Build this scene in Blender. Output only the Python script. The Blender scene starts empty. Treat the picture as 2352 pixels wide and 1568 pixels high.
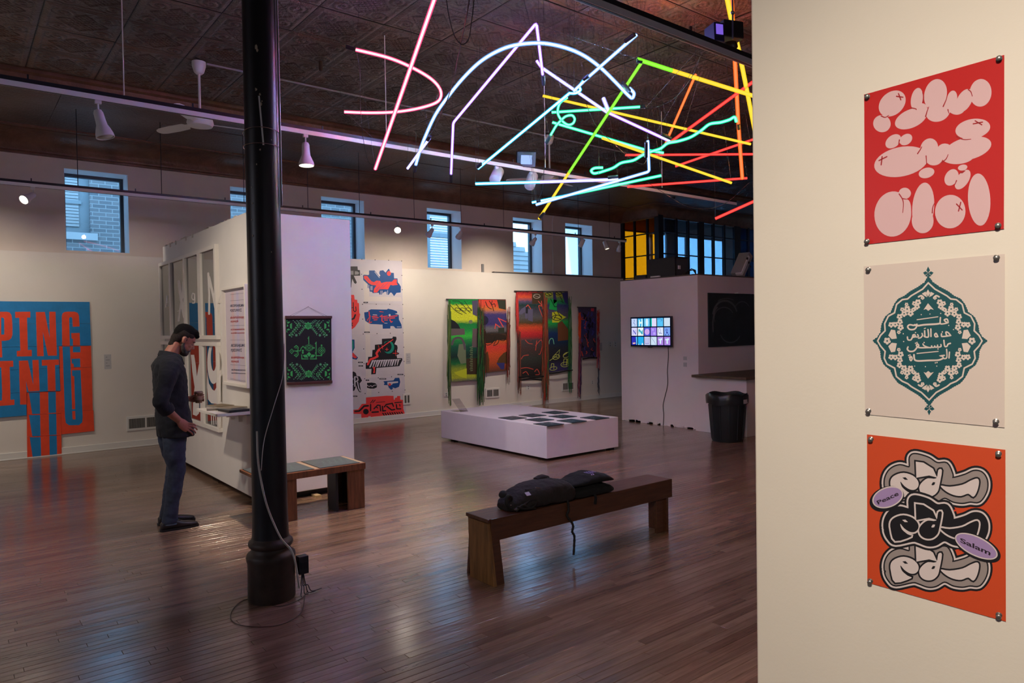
import bpy, bmesh, math, random
import numpy as np
from mathutils import Vector, Matrix, Euler, noise
random.seed(7)
PI = math.pi
scene = bpy.context.scene
col = scene.collection

# ------------------------------------------------------------------ camera
# World: X runs along the long window wall, Y runs away from the camera towards it, Z up, floor at 0, metres.
IW, IH, FPX = 2352.0, 1568.0, 1624.9
YAW, PITCH, ROLL, EYE = 0.67248, 0.018541, -0.015594, 1.70
def _basis():
    cy, sy, cp, sp, cr, sr = math.cos(YAW), math.sin(YAW), math.cos(PITCH), math.sin(PITCH), math.cos(ROLL), math.sin(ROLL)
    f = Vector((sy * cp, cy * cp, -sp)); r = Vector((cy, -sy, 0)); u = r.cross(f)
    return cr * r + sr * u, -sr * r + cr * u, f
CR, CU, CF = _basis()
cam_data = bpy.data.cameras.new('camera')
cam = bpy.data.objects.new('camera', cam_data); col.objects.link(cam)
cam_data.sensor_width = 36.0; cam_data.lens = FPX * 36.0 / IW
cam_data.clip_start = 0.05; cam_data.clip_end = 300
cam.matrix_world = Matrix(((CR.x, CU.x, -CF.x, 0), (CR.y, CU.y, -CF.y, 0), (CR.z, CU.z, -CF.z, EYE), (0, 0, 0, 1)))
scene.camera = cam
def on(x, y, ax, val):
    """Survey helper: the point where the sight line of photo pixel (x, y) meets the plane axis ax = val."""
    d = CF + CR * ((x - IW / 2) / FPX) - CU * ((y - IH / 2) / FPX)
    o = Vector((0, 0, EYE)); t = (val - o[ax]) / d[ax]
    return o + d * t
def at_depth(x, y, dep):
    d = CF + CR * ((x - IW / 2) / FPX) - CU * ((y - IH / 2) / FPX)
    return Vector((0, 0, EYE)) + d * dep

# ------------------------------------------------------------------ world, exposure
world = bpy.data.worlds.new('world'); scene.world = world; world.use_nodes = True
wn = world.node_tree.nodes; wl_ = world.node_tree.links
bg = wn['Background']
SKY = (0.24, 0.56, 0.92)
tc = wn.new('ShaderNodeTexCoord'); nz = wn.new('ShaderNodeTexNoise'); nz.inputs['Scale'].default_value = 3.0
rp = wn.new('ShaderNodeValToRGB'); rp.color_ramp.elements[0].position = .3; rp.color_ramp.elements[1].position = .75
rp.color_ramp.elements[0].color = (SKY[0] * .9, SKY[1] * .93, SKY[2], 1); rp.color_ramp.elements[1].color = (.42, .72, 1.0, 1)
wl_.new(tc.outputs['Generated'], nz.inputs['Vector']); wl_.new(nz.outputs['Fac'], rp.inputs['Fac']); wl_.new(rp.outputs['Color'], bg.inputs['Color'])
bg.inputs['Strength'].default_value = 8.0
scene.view_settings.view_transform = 'Standard'; scene.view_settings.look = 'None'
scene.view_settings.exposure = 0.0; scene.view_settings.gamma = 1.0; scene.view_settings.use_curve_mapping = False

def lamp(name, kind, loc, aim, energy, color=(1, 1, 1), **k):
    d = bpy.data.lights.new(name, kind); d.energy = energy; d.color = color
    for a, b in k.items(): setattr(d, a, b)
    o = bpy.data.objects.new(name, d); col.objects.link(o); o.location = loc
    v = Vector(aim) - Vector(loc); o.rotation_euler = v.to_track_quat('-Z', 'Y').to_euler()
    return o
# cool area fills added inside the solid front and left walls, no windows there
lamp('fill_front', 'AREA', (2.0, -3.15, 2.2), (2.0, 4, 1.2), 14, (.72, .80, 1.0), shape='RECTANGLE', size=7.0, size_y=2.4)
lamp('fill_left', 'AREA', (-4.9, 5.5, 2.6), (1, 8.5, 1.2), 50, (.84, .84, 1.0), shape='RECTANGLE', size=4.0, size_y=2.0)
# warm ceiling spots on posters, partition and hall, plus one added plinth fill
WARM = (1.0, .86, .70)
def spot(name, loc, aim, e, deg=60, blend=.9, r=.05, color=WARM):
    return lamp(name, 'SPOT', loc, aim, e, color, spot_size=math.radians(deg), spot_blend=blend, shadow_soft_size=r)
spot('spot_posters', (-0.75, -0.25, 2.95), (1.9, 0.75, 1.35), 390, 70, 1.0, .05, (1.0, .87, .71))
spot('spot_partition_left', (0.3, 6.23, 3.4), (2.31, 7.6, 1.7), 190, 70, 1.0, .04)
spot('fill_plinth', (4.1, 6.4, 3.45), (6.6, 7.9, .6), 250, 62, 1.0, .04, (1, .86, .92))  # added fill with no fixture, brightens the plinth's top and left face
spot('spot_hall_left', (-.6, 6.23, 3.45), (.3, 7.8, 0), 150, 95, 1.0, .04)
spot('spot_partition_front', (2.2, 3.9, 3.5), (2.9, 6.97, 1.3), 9, 60, 1.0, .04)

# ------------------------------------------------------------------ materials
MATS = {}
class NT:
    def __init__(s, m):
        s.m = m; s.t = m.node_tree; s.n = s.t.nodes; s.l = s.t.links; s.b = s.n.get('Principled BSDF')
    def new(s, typ, **k):
        nd = s.n.new(typ)
        for a, v in k.items():
            if a in nd.inputs: nd.inputs[a].default_value = v
            else: setattr(nd, a, v)
        return nd
    def link(s, a, b): s.l.new(a, b)
def mat(name, color, rough=.6, metal=0, spec=.5, noise_amt=0, nscale=8, bump=0, bscale=60, vec='Object', stretch=None, emit=None, es=0, coat=0, sheen=0):
    if name in MATS: return MATS[name]
    m = bpy.data.materials.new(name); m.use_nodes = True; N = NT(m); b = N.b
    b.inputs['Base Color'].default_value = (*color, 1); b.inputs['Roughness'].default_value = rough
    b.inputs['Metallic'].default_value = metal; b.inputs['Specular IOR Level'].default_value = spec
    if coat: b.inputs['Coat Weight'].default_value = coat
    if sheen: b.inputs['Sheen Weight'].default_value = sheen
    if emit: b.inputs['Emission Color'].default_value = (*emit, 1); b.inputs['Emission Strength'].default_value = es
    if noise_amt or bump:
        tc = N.new('ShaderNodeTexCoord'); v = tc.outputs[vec]
        if stretch:
            mp = N.new('ShaderNodeMapping'); mp.inputs['Scale'].default_value = stretch; N.link(v, mp.inputs['Vector']); v = mp.outputs['Vector']
        if noise_amt:
            n = N.new('ShaderNodeTexNoise', Scale=nscale, Detail=6.0, Roughness=.6); N.link(v, n.inputs['Vector'])
            r = N.new('ShaderNodeValToRGB'); lo = [max(0, c * (1 - noise_amt)) for c in color]; hi = [min(1, c * (1 + noise_amt)) for c in color]
            r.color_ramp.elements[0].position = .3; r.color_ramp.elements[1].position = .7
            r.color_ramp.elements[0].color = (*lo, 1); r.color_ramp.elements[1].color = (*hi, 1)
            N.link(n.outputs['Fac'], r.inputs['Fac']); N.link(r.outputs['Color'], b.inputs['Base Color'])
        if bump:
            n2 = N.new('ShaderNodeTexNoise', Scale=bscale, Detail=4.0); N.link(v, n2.inputs['Vector'])
            bp = N.new('ShaderNodeBump', Strength=bump, Distance=.01); N.link(n2.outputs['Fac'], bp.inputs['Height']); N.link(bp.outputs['Normal'], b.inputs['Normal'])
    MATS[name] = m; return m
def glass_mat(name, tint, gloss=.12, rough=.02):
    m = bpy.data.materials.new(name); m.use_nodes = True; N = NT(m)
    out = N.n['Material Output']; tr = N.new('ShaderNodeBsdfTransparent'); tr.inputs['Color'].default_value = (*tint, 1)
    gl = N.new('ShaderNodeBsdfGlossy', Roughness=rough); gl.inputs['Color'].default_value = (.9, .95, 1, 1)
    fr = N.new('ShaderNodeFresnel', IOR=1.45); ad = N.new('ShaderNodeMath', operation='MULTIPLY'); ad.inputs[1].default_value = gloss * 8
    mx = N.new('ShaderNodeMixShader'); N.link(fr.outputs[0], ad.inputs[0]); N.link(ad.outputs[0], mx.inputs[0])
    N.link(tr.outputs[0], mx.inputs[1]); N.link(gl.outputs[0], mx.inputs[2]); N.link(mx.outputs[0], out.inputs['Surface'])
    MATS[name] = m; return m
def emit_mat(name, color, strength, alpha=None):
    m = bpy.data.materials.new(name); m.use_nodes = True; N = NT(m); out = N.n['Material Output']
    e = N.new('ShaderNodeEmission', Strength=strength); e.inputs['Color'].default_value = (*color, 1)
    if alpha is None: N.link(e.outputs[0], out.inputs['Surface'])
    else:
        tr = N.new('ShaderNodeBsdfTransparent'); mx = N.new('ShaderNodeMixShader'); mx.inputs[0].default_value = alpha
        N.link(tr.outputs[0], mx.inputs[1]); N.link(e.outputs[0], mx.inputs[2]); N.link(mx.outputs[0], out.inputs['Surface'])
    MATS[name] = m; return m
def s2l(r, g, b):
    f = lambda c: (c / 255 / 12.92) if c <= 10 else ((c / 255 + .055) / 1.055) ** 2.4
    return (f(r), f(g), f(b))

# ------------------------------------------------------------------ mesh helpers
WLOC = {}
def props(o, label=None, cat=None, group=None, kind=None):
    if label: o['label'] = label
    if cat: o['category'] = cat
    if group: o['group'] = group
    if kind: o['kind'] = kind
    return o
def T(name, label, cat, loc, group=None):
    o = bpy.data.objects.new(name, None); col.objects.link(o); o.location = loc; o.empty_display_size = .05
    WLOC[o.name] = Vector(loc); return props(o, label, cat, group)
class MB:
    """Collects shapes in world coordinates; build() links them as ONE mesh object."""
    def __init__(s): s.v = []; s.f = []; s.mi = []; s.attr = []; s.cur = 0; s.ca = 0.5
    def add(s, vs, fs):
        k = len(s.v); s.v += [tuple(v) for v in vs]
        for f in fs: s.f.append(tuple(i + k for i in f)); s.mi.append(s.cur); s.attr.append(s.ca)
        return s
    def box(s, lo, hi):
        x0, y0, z0 = lo; x1, y1, z1 = hi
        return s.add([(x0, y0, z0), (x1, y0, z0), (x1, y1, z0), (x0, y1, z0), (x0, y0, z1), (x1, y0, z1), (x1, y1, z1), (x0, y1, z1)],
                     [(3, 2, 1, 0), (4, 5, 6, 7), (0, 1, 5, 4), (1, 2, 6, 5), (2, 3, 7, 6), (3, 0, 4, 7)])
    def obox(s, c, size, R):
        """oriented box: centre, size, 3x3 matrix"""
        hx, hy, hz = size[0] / 2, size[1] / 2, size[2] / 2; c = Vector(c)
        vs = [c + R @ Vector((a * hx, b * hy, d * hz)) for d in (-1, 1) for a, b in ((-1, -1), (1, -1), (1, 1), (-1, 1))]
        return s.add(vs, [(3, 2, 1, 0), (4, 5, 6, 7), (0, 1, 5, 4), (1, 2, 6, 5), (2, 3, 7, 6), (3, 0, 4, 7)])
    def bar(s, p0, p1, w, h, up=(0, 0, 1)):
        p0, p1 = Vector(p0), Vector(p1); d = p1 - p0; L = d.length; x = d.normalized(); up = Vector(up)
        y = up.cross(x)
        if y.length < 1e-5: y = Vector((1, 0, 0)).cross(x)
        y.normalize(); z = x.cross(y)
        R = Matrix((x, y, z)).transposed()
        return s.obox((p0 + p1) / 2, (L, w, h), R)
    def cyl(s, p0, p1, r0, r1=None, n=16, cap=True):
        if r1 is None: r1 = r0
        p0, p1 = Vector(p0), Vector(p1); x = (p1 - p0).normalized()
        y = x.orthogonal().normalized(); z = x.cross(y)
        vs = []
        for p, r in ((p0, r0), (p1, r1)):
            for i in range(n):
                a = 2 * PI * i / n; vs.append(p + (y * math.cos(a) + z * math.sin(a)) * r)
        fs = [(i, (i + 1) % n, n + (i + 1) % n, n + i) for i in range(n)]
        if cap: fs += [tuple(reversed(range(n))), tuple(range(n, 2 * n))]
        return s.add(vs, fs)
    def lathe(s, prof, c, n=24, axis=(0, 0, 1), cap=True):
        """prof: list of (r, h) along axis from c"""
        x = Vector(axis).normalized(); y = x.orthogonal().normalized(); z = x.cross(y); c = Vector(c); vs = []
        for r, h in prof:
            for i in range(n):
                a = 2 * PI * i / n; vs.append(c + x * h + (y * math.cos(a) + z * math.sin(a)) * max(r, 1e-5))
        fs = []
        for k in range(len(prof) - 1):
            for i in range(n): fs.append((k * n + i, k * n + (i + 1) % n, (k + 1) * n + (i + 1) % n, (k + 1) * n + i))
        if cap: fs += [tuple(reversed(range(n))), tuple(range((len(prof) - 1) * n, len(prof) * n))]
        return s.add(vs, fs)
    def tube(s, pts, r, n=8, cap=True):
        pts = [Vector(p) for p in pts]; m = len(pts)
        rr = r if isinstance(r, (list, tuple)) else [r] * m
        t = [(pts[min(i + 1, m - 1)] - pts[max(i - 1, 0)]).normalized() for i in range(m)]
        y = t[0].orthogonal().normalized(); vs = []
        for i in range(m):
            y = (y - t[i] * y.dot(t[i]));
            if y.length < 1e-6: y = t[i].orthogonal()
            y.normalize(); z = t[i].cross(y)
            for k in range(n):
                a = 2 * PI * k / n; vs.append(pts[i] + (y * math.cos(a) + z * math.sin(a)) * rr[i])
        fs = [(i * n + k, i * n + (k + 1) % n, (i + 1) * n + (k + 1) % n, (i + 1) * n + k) for i in range(m - 1) for k in range(n)]
        if cap: fs += [tuple(reversed(range(n))), tuple(range((m - 1) * n, m * n))]
        return s.add(vs, fs)
    def loft(s, secs, n=20, p=2.0):
        """secs: (centre, u vector, v vector) ; ring = c + cos*u + sin*v (superellipse p), closed ends"""
        vs = []; m = len(secs)
        for c, u, v in secs:
            c, u, v = Vector(c), Vector(u), Vector(v)
            for i in range(n):
                a = 2 * PI * i / n; ca, sa = math.cos(a), math.sin(a)
                e = 2.0 / p; x = math.copysign(abs(ca) ** e, ca); y = math.copysign(abs(sa) ** e, sa)
                vs.append(c + u * x + v * y)
        fs = [(i * n + k, i * n + (k + 1) % n, (i + 1) * n + (k + 1) % n, (i + 1) * n + k) for i in range(m - 1) for k in range(n)]
        fs += [tuple(reversed(range(n))), tuple(range((m - 1) * n, m * n))]
        return s.add(vs, fs)
    def ell(s, c, r, n=16, R=None, m=None):
        c = Vector(c); vs = []; m = m or n // 2
        for j in range(1, m):
            th = PI * j / m
            for i in range(n):
                a = 2 * PI * i / n; q = Vector((r[0] * math.sin(th) * math.cos(a), r[1] * math.sin(th) * math.sin(a), r[2] * math.cos(th)))
                vs.append(c + (R @ q if R else q))
        q0, q1 = Vector((0, 0, r[2])), Vector((0, 0, -r[2])); vs += [c + (R @ q0 if R else q0), c + (R @ q1 if R else q1)]
        T0 = (m - 1) * n
        fs = [(j * n + i, (j + 1) * n + i, (j + 1) * n + (i + 1) % n, j * n + (i + 1) % n) for j in range(m - 2) for i in range(n)]
        fs += [(T0, i, (i + 1) % n) for i in range(n)] + [(T0 + 1, (m - 2) * n + (i + 1) % n, (m - 2) * n + i) for i in range(n)]
        return s.add(vs, fs)
    def build(s, name, mats, parent=None, smooth=False, bevel=0, label=None, attr=None, **pr):
        me = bpy.data.meshes.new(name); off = Vector((0, 0, 0))
        root = parent
        while root is not None and root.parent is not None: root = root.parent
        if root is not None: off = WLOC[root.name]
        me.from_pydata([(x - off.x, y - off.y, z - off.z) for x, y, z in s.v], [], s.f)
        if not isinstance(mats, (list, tuple)): mats = [mats]
        for m in mats: me.materials.append(m)
        if len(mats) > 1: me.polygons.foreach_set('material_index', s.mi)
        if smooth and smooth != 'raw': me.polygons.foreach_set('use_smooth', [True] * len(me.polygons))
        if attr:
            a = me.attributes.new(attr, 'FLOAT', 'FACE'); a.data.foreach_set('value', s.attr)
        bm = bmesh.new(); bm.from_mesh(me); bmesh.ops.recalc_face_normals(bm, faces=bm.faces) if smooth != 'raw' else None
        bm.to_mesh(me); bm.free()
        o = bpy.data.objects.new(name, me); col.objects.link(o)
        if parent is not None: o.parent = parent
        else: WLOC[o.name] = Vector((0, 0, 0))
        if bevel:
            b = o.modifiers.new('bevel', 'BEVEL'); b.width = bevel; b.segments = 2; b.limit_method = 'ANGLE'
        if smooth and smooth != 'raw':
            try: me.set_sharp_from_angle(angle=math.radians(50))
            except Exception: pass
        props(o, label, **pr)
        return o
def bx(lo, hi): return MB().box(lo, hi)
def origin_to(o):
    """top-level mesh built in world coordinates: move its origin to the base centre of its bounds"""
    me = o.data; n = len(me.vertices); a = np.empty(n * 3); me.vertices.foreach_get('co', a); a = a.reshape(-1, 3)
    c = Vector(((a[:, 0].min() + a[:, 0].max()) / 2, (a[:, 1].min() + a[:, 1].max()) / 2, a[:, 2].min()))
    me.transform(Matrix.Translation(-c)); o.location = c; WLOC[o.name] = c
    return o
def copy_tree(o, parent=None):
    c = o.copy(); col.objects.link(c); c.parent = parent
    for ch in list(o.children): copy_tree(ch, c)
    return c
# flat print: 2D outlines carried by a mapping f(x, y, lift) -> world point
def circ(cx, cy, rx, ry=None, ang=0, n=28):
    ry = ry or rx; a = math.radians(ang); ca, sa = math.cos(a), math.sin(a)
    return [(cx + rx * math.cos(t) * ca - ry * math.sin(t) * sa, cy + rx * math.cos(t) * sa + ry * math.sin(t) * ca) for t in (2 * PI * i / n for i in range(n))]
def stroke(pts, w, closed=False, n=8, taper=None):
    """brush line as polygons: a mitred ribbon with round ends when thin, overlapping discs when very wide"""
    P = [tuple(pts[0])]
    for q in pts[1:]:
        if math.hypot(q[0] - P[-1][0], q[1] - P[-1][1]) > 1e-6: P.append(tuple(q))
    if len(P) < 2: return [circ(P[0][0], P[0][1], w / 2, n=max(n, 6))]
    m = len(P); ws = [w * (1 if taper is None else taper[0] + (taper[1] - taper[0]) * i / (m - 1)) / 2 for i in range(m)]
    out = []
    if w > 30:
        Q = P + ([P[0]] if closed else [])
        for i in range(len(Q) - 1):
            (x0, y0), (x1, y1) = Q[i], Q[i + 1]; dx, dy = x1 - x0, y1 - y0; L = math.hypot(dx, dy)
            if L < 1e-9: continue
            a, b = -dy / L * w / 2, dx / L * w / 2
            out.append([(x0 + a, y0 + b), (x1 + a, y1 + b), (x1 - a, y1 - b), (x0 - a, y0 - b)])
        for x, y in Q: out.append(circ(x, y, w / 2, n=max(n, 12)))
        return out
    def nrm(a, b): dx, dy = b[0] - a[0], b[1] - a[1]; L = math.hypot(dx, dy) or 1; return (-dy / L, dx / L)
    Lf, Rt = [], []
    for i in range(m):
        pv = P[i - 1] if (i > 0 or closed) else None; nx_ = P[(i + 1) % m] if (i < m - 1 or closed) else None
        if pv is None: nn = nrm(P[i], nx_); k = 1
        elif nx_ is None: nn = nrm(pv, P[i]); k = 1
        else:
            a, b = nrm(pv, P[i]), nrm(P[i], nx_); sx, sy = a[0] + b[0], a[1] + b[1]; L = math.hypot(sx, sy)
            if L < .35: nn = a; k = 1
            else: nn = (sx / L, sy / L); k = min(2 / L, 2.2)
        Lf.append((P[i][0] + nn[0] * ws[i] * k, P[i][1] + nn[1] * ws[i] * k)); Rt.append((P[i][0] - nn[0] * ws[i] * k, P[i][1] - nn[1] * ws[i] * k))
    for i in range(m if closed else m - 1):
        j = (i + 1) % m; out.append([Lf[i], Lf[j], Rt[j], Rt[i]])
    if not closed and n:
        for e, o_ in ((0, 1), (m - 1, m - 2)):
            t0 = math.atan2(P[e][1] - P[o_][1], P[e][0] - P[o_][0]); k = max(4, n // 2)
            out.append([(P[e][0] + ws[e] * math.cos(t0 - PI / 2 + PI * q / k), P[e][1] + ws[e] * math.sin(t0 - PI / 2 + PI * q / k)) for q in range(k + 1)])
    return out
def smooth2(pts, closed=False, k=6):
    """Catmull-Rom through 2D or 3D points"""
    P = [tuple(p) for p in pts]; n = len(P); out = []; D = len(P[0])
    rng = range(n) if closed else range(n - 1)
    for i in rng:
        p0, p1, p2, p3 = (P[(i - 1) % n], P[i], P[(i + 1) % n], P[(i + 2) % n]) if closed else (P[max(i - 1, 0)], P[i], P[i + 1], P[min(i + 2, n - 1)])
        for j in range(k):
            t = j / k
            out.append(tuple(.5 * (2 * p1[d] + (p2[d] - p0[d]) * t + (2 * p0[d] - 5 * p1[d] + 4 * p2[d] - p3[d]) * t * t + (3 * p1[d] - p0[d] - 3 * p2[d] + p3[d]) * t ** 3) for d in range(D)))
    if not closed: out.append(P[-1])
    return out
def flat(name, parent, polys, m, f, lift, label=None):
    b = MB()
    for i, p in enumerate(polys):
        l = lift + i * max(8e-7, min(4e-6, 6e-5 / len(polys))); b.add([f(x, y, l) for x, y in p], [tuple(range(len(p)))])
    return b.build(name, m, parent, smooth='raw', label=label)
def zmap(x0, y0, s, ax, val, sign=-1):
    """print traced from an enlarged crop of the photo (origin x0,y0, scale s) onto the plane axis ax = val"""
    def f(x, y, lift=0):
        p = on(x0 + x / s, y0 + y / s, ax, val); p = p.copy(); p[ax] += sign * lift; return p
    return f
FONT = None
def text_polys(txt, size=1.0, bold=0.0, shear=0.0):
    """outline faces of a word in the built-in typeface, as (verts, faces) in 2D"""
    cu = bpy.data.curves.new('t', 'FONT'); cu.body = txt; cu.size = size; cu.offset = bold; cu.shear = shear; cu.fill_mode = 'FRONT'; cu.resolution_u = 3
    o = bpy.data.objects.new('t', cu); col.objects.link(o)
    dg = bpy.context.evaluated_depsgraph_get(); me = bpy.data.meshes.new_from_object(o.evaluated_get(dg))
    vs = [(v.co.x, v.co.y) for v in me.vertices]; fs = [tuple(p.vertices) for p in me.polygons]
    bpy.data.objects.remove(o); bpy.data.curves.remove(cu); bpy.data.meshes.remove(me)
    return vs, fs
def text_on(name, parent, txt, m, f, lift, quad, bold=0.0, label=None):
    """word fitted into the photo-pixel quad (left-top, right-top, right-bottom, left-bottom) of mapping f"""
    vs, fs = text_polys(txt, 1.0, bold)
    if not vs: return None
    xs = [v[0] for v in vs]; ys = [v[1] for v in vs]; x0, x1, y0, y1 = min(xs), max(xs), min(ys), max(ys)
    b = MB(); P = []
    for x, y in vs:
        u = (x - x0) / (x1 - x0 or 1); v = 1 - (y - y0) / (y1 - y0 or 1)
        a, b_, c, d = quad
        X = (a[0] * (1 - u) + b_[0] * u) * (1 - v) + (d[0] * (1 - u) + c[0] * u) * v
        Y = (a[1] * (1 - u) + b_[1] * u) * (1 - v) + (d[1] * (1 - u) + c[1] * u) * v
        P.append(f(X, Y, lift))
    b.add(P, fs)
    return b.build(name, m, parent, smooth='raw', label=label)
# ------------------------------------------------------------------ shared materials
M = {}
M['wall_up'] = mat('upper_wall_plaster', s2l(214, 202, 190), .8, noise_amt=.05, nscale=2.0, bump=.15, bscale=30)
M['wall_low'] = mat('white_wall_paint', s2l(222, 216, 208), .55, noise_amt=.02, nscale=3, bump=.06, bscale=60)
M['part'] = mat('partition_paint', s2l(226, 221, 216), .6, noise_amt=.025, nscale=4, bump=.1, bscale=40)
M['poster_wall'] = mat('near_wall_paint', s2l(226, 217, 205), .7, noise_amt=.02, nscale=2, bump=.05, bscale=90)
M['black'] = mat('matte_black', (.012, .012, .013), .5)
M['blackmetal'] = mat('black_metal', (.015, .016, .02), .35, bump=.05)
M['whitemetal'] = mat('white_enamel', (.75, .74, .72), .4)
M['white_trim'] = mat('white_trim_paint', (.72, .71, .68), .45, bump=.05, bscale=20)
M['wire'] = mat('dark_wire', (.02, .018, .02), .5)
M['darkframe'] = mat('dark_window_frame', (.03, .035, .045), .4)
M['paper'] = mat('off_white_paper', (.78, .76, .73), .7)
M['chrome'] = mat('steel', (.55, .55, .55), .25, 1.0)

def floor_mat():
    m = bpy.data.materials.new('oak_strip_floor'); m.use_nodes = True; N = NT(m); b = N.b
    at = N.new('ShaderNodeAttribute', attribute_name='tone'); geo = N.new('ShaderNodeNewGeometry')
    mp = N.new('ShaderNodeMapping'); mp.inputs['Scale'].default_value = (1.2, 26, 1); N.link(geo.outputs['Position'], mp.inputs['Vector'])
    ad = N.new('ShaderNodeVectorMath', operation='ADD'); N.link(mp.outputs[0], ad.inputs[0])
    cb = N.new('ShaderNodeCombineXYZ'); ml = N.new('ShaderNodeMath', operation='MULTIPLY'); ml.inputs[1].default_value = 40
    N.link(at.outputs['Fac'], ml.inputs[0]); N.link(ml.outputs[0], cb.inputs[0]); N.link(ml.outputs[0], cb.inputs[2]); N.link(cb.outputs[0], ad.inputs[1])
    gr = N.new('ShaderNodeTexNoise', Scale=2.2, Detail=8.0, Roughness=.65, Distortion=.6); N.link(ad.outputs[0], gr.inputs['Vector'])
    r = N.new('ShaderNodeValToRGB'); e = r.color_ramp.elements
    e[0].position = .0; e[0].color = (.155, .092, .066, 1); e[1].position = 1; e[1].color = (.38, .245, .17, 1)
    e2 = r.color_ramp.elements.new(.5); e2.color = (.25, .16, .115, 1); e3 = r.color_ramp.elements.new(.8); e3.color = (.30, .195, .14, 1)
    N.link(at.outputs['Fac'], r.inputs['Fac'])
    g2 = N.new('ShaderNodeValToRGB'); g2.color_ramp.elements[0].position = .32; g2.color_ramp.elements[0].color = (.70, .67, .66, 1)
    g2.color_ramp.elements[1].position = .62; g2.color_ramp.elements[1].color = (1.1, 1.08, 1.05, 1); N.link(gr.outputs['Fac'], g2.inputs['Fac'])
    mx = N.new('ShaderNodeMix', data_type='RGBA', blend_type='MULTIPLY'); mx.inputs[0].default_value = 1
    N.link(r.outputs[0], mx.inputs[6]); N.link(g2.outputs[0], mx.inputs[7])
    # worn and dirty patches
    mp3 = N.new('ShaderNodeMapping'); mp3.inputs['Scale'].default_value = (.5, 1.6, 1); N.link(geo.outputs['Position'], mp3.inputs['Vector'])
    w = N.new('ShaderNodeTexNoise', Scale=1.6, Detail=5.0, Roughness=.6); N.link(mp3.outputs[0], w.inputs['Vector'])
    wr = N.new('ShaderNodeValToRGB'); wr.color_ramp.elements[0].position = .33; wr.color_ramp.elements[0].color = (.5, .45, .42, 1)
    wr.color_ramp.elements[1].position = .55; wr.color_ramp.elements[1].color = (1, 1, 1, 1); N.link(w.outputs['Fac'], wr.inputs['Fac'])
    mx2 = N.new('ShaderNodeMix', data_type='RGBA', blend_type='MULTIPLY'); mx2.inputs[0].default_value = .8
    N.link(mx.outputs[2], mx2.inputs[6]); N.link(wr.outputs[0], mx2.inputs[7]); N.link(mx2.outputs[2], b.inputs['Base Color'])
    rr = N.new('ShaderNodeMapRange'); rr.inputs['From Min'].default_value = .3; rr.inputs['From Max'].default_value = .7
    rr.inputs['To Min'].default_value = .27; rr.inputs['To Max'].default_value = .15; N.link(w.outputs['Fac'], rr.inputs['Value']); N.link(rr.outputs[0], b.inputs['Roughness'])
    b.inputs['Specular IOR Level'].default_value = .75; b.inputs['Coat Weight'].default_value = .25; b.inputs['Coat Roughness'].default_value = .16
    mp4 = N.new('ShaderNodeMapping'); mp4.inputs['Scale'].default_value = (3, 14, 1); N.link(geo.outputs['Position'], mp4.inputs['Vector'])
    bn = N.new('ShaderNodeTexNoise', Scale=3.0, Detail=3.0); N.link(mp4.outputs[0], bn.inputs['Vector'])
    bp = N.new('ShaderNodeBump', Strength=.35, Distance=.004); N.link(bn.outputs['Fac'], bp.inputs['Height'])
    bp2 = N.new('ShaderNodeBump', Strength=.12, Distance=.002); N.link(gr.outputs['Fac'], bp2.inputs['Height']); N.link(bp.outputs[0], bp2.inputs['Normal'])
    N.link(bp2.outputs[0], b.inputs['Normal'])
    return m
M['floor'] = floor_mat()
def tin_mat():
    m = bpy.data.materials.new('aged_pressed_tin'); m.use_nodes = True; N = NT(m); b = N.b
    geo = N.new('ShaderNodeNewGeometry'); n = N.new('ShaderNodeTexNoise', Scale=1.3, Detail=5.0); N.link(geo.outputs['Position'], n.inputs['Vector'])
    r = N.new('ShaderNodeValToRGB'); e = r.color_ramp.elements; e[0].position = .3; e[0].color = (.07, .048, .038, 1); e[1].position = .75; e[1].color = (.20, .145, .12, 1)
    N.link(n.outputs['Fac'], r.inputs['Fac'])
    n3 = N.new('ShaderNodeTexNoise', Scale=.55, Detail=6.0, Roughness=.7); mp_ = N.new('ShaderNodeMapping'); mp_.inputs['Scale'].default_value = (.6, 1.8, 1); mp_.inputs['Location'].default_value = (3.1, 1.2, 0); N.link(geo.outputs['Position'], mp_.inputs['Vector']); N.link(mp_.outputs[0], n3.inputs['Vector'])
    r3 = N.new('ShaderNodeValToRGB'); r3.color_ramp.elements[0].position = .52; r3.color_ramp.elements[0].color = (0, 0, 0, 1); r3.color_ramp.elements[1].position = .66; r3.color_ramp.elements[1].color = (.8, .8, .8, 1); N.link(n3.outputs['Fac'], r3.inputs['Fac'])
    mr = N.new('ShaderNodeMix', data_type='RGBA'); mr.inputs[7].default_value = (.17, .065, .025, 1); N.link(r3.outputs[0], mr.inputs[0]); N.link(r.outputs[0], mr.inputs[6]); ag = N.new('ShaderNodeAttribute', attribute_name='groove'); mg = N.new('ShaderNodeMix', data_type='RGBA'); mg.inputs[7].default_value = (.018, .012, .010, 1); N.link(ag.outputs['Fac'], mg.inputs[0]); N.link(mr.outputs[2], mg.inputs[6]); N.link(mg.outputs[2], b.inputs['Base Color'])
    b.inputs['Roughness'].default_value = .38; b.inputs['Specular IOR Level'].default_value = .55; b.inputs['Metallic'].default_value = .25
    n2 = N.new('ShaderNodeTexNoise', Scale=16.0, Detail=5.0, Distortion=2.2); N.link(geo.outputs['Position'], n2.inputs['Vector'])
    bp = N.new('ShaderNodeBump', Strength=.8, Distance=.02); N.link(n2.outputs['Fac'], bp.inputs['Height']); N.link(bp.outputs[0], b.inputs['Normal'])
    return m
M['tin'] = tin_mat()
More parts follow.
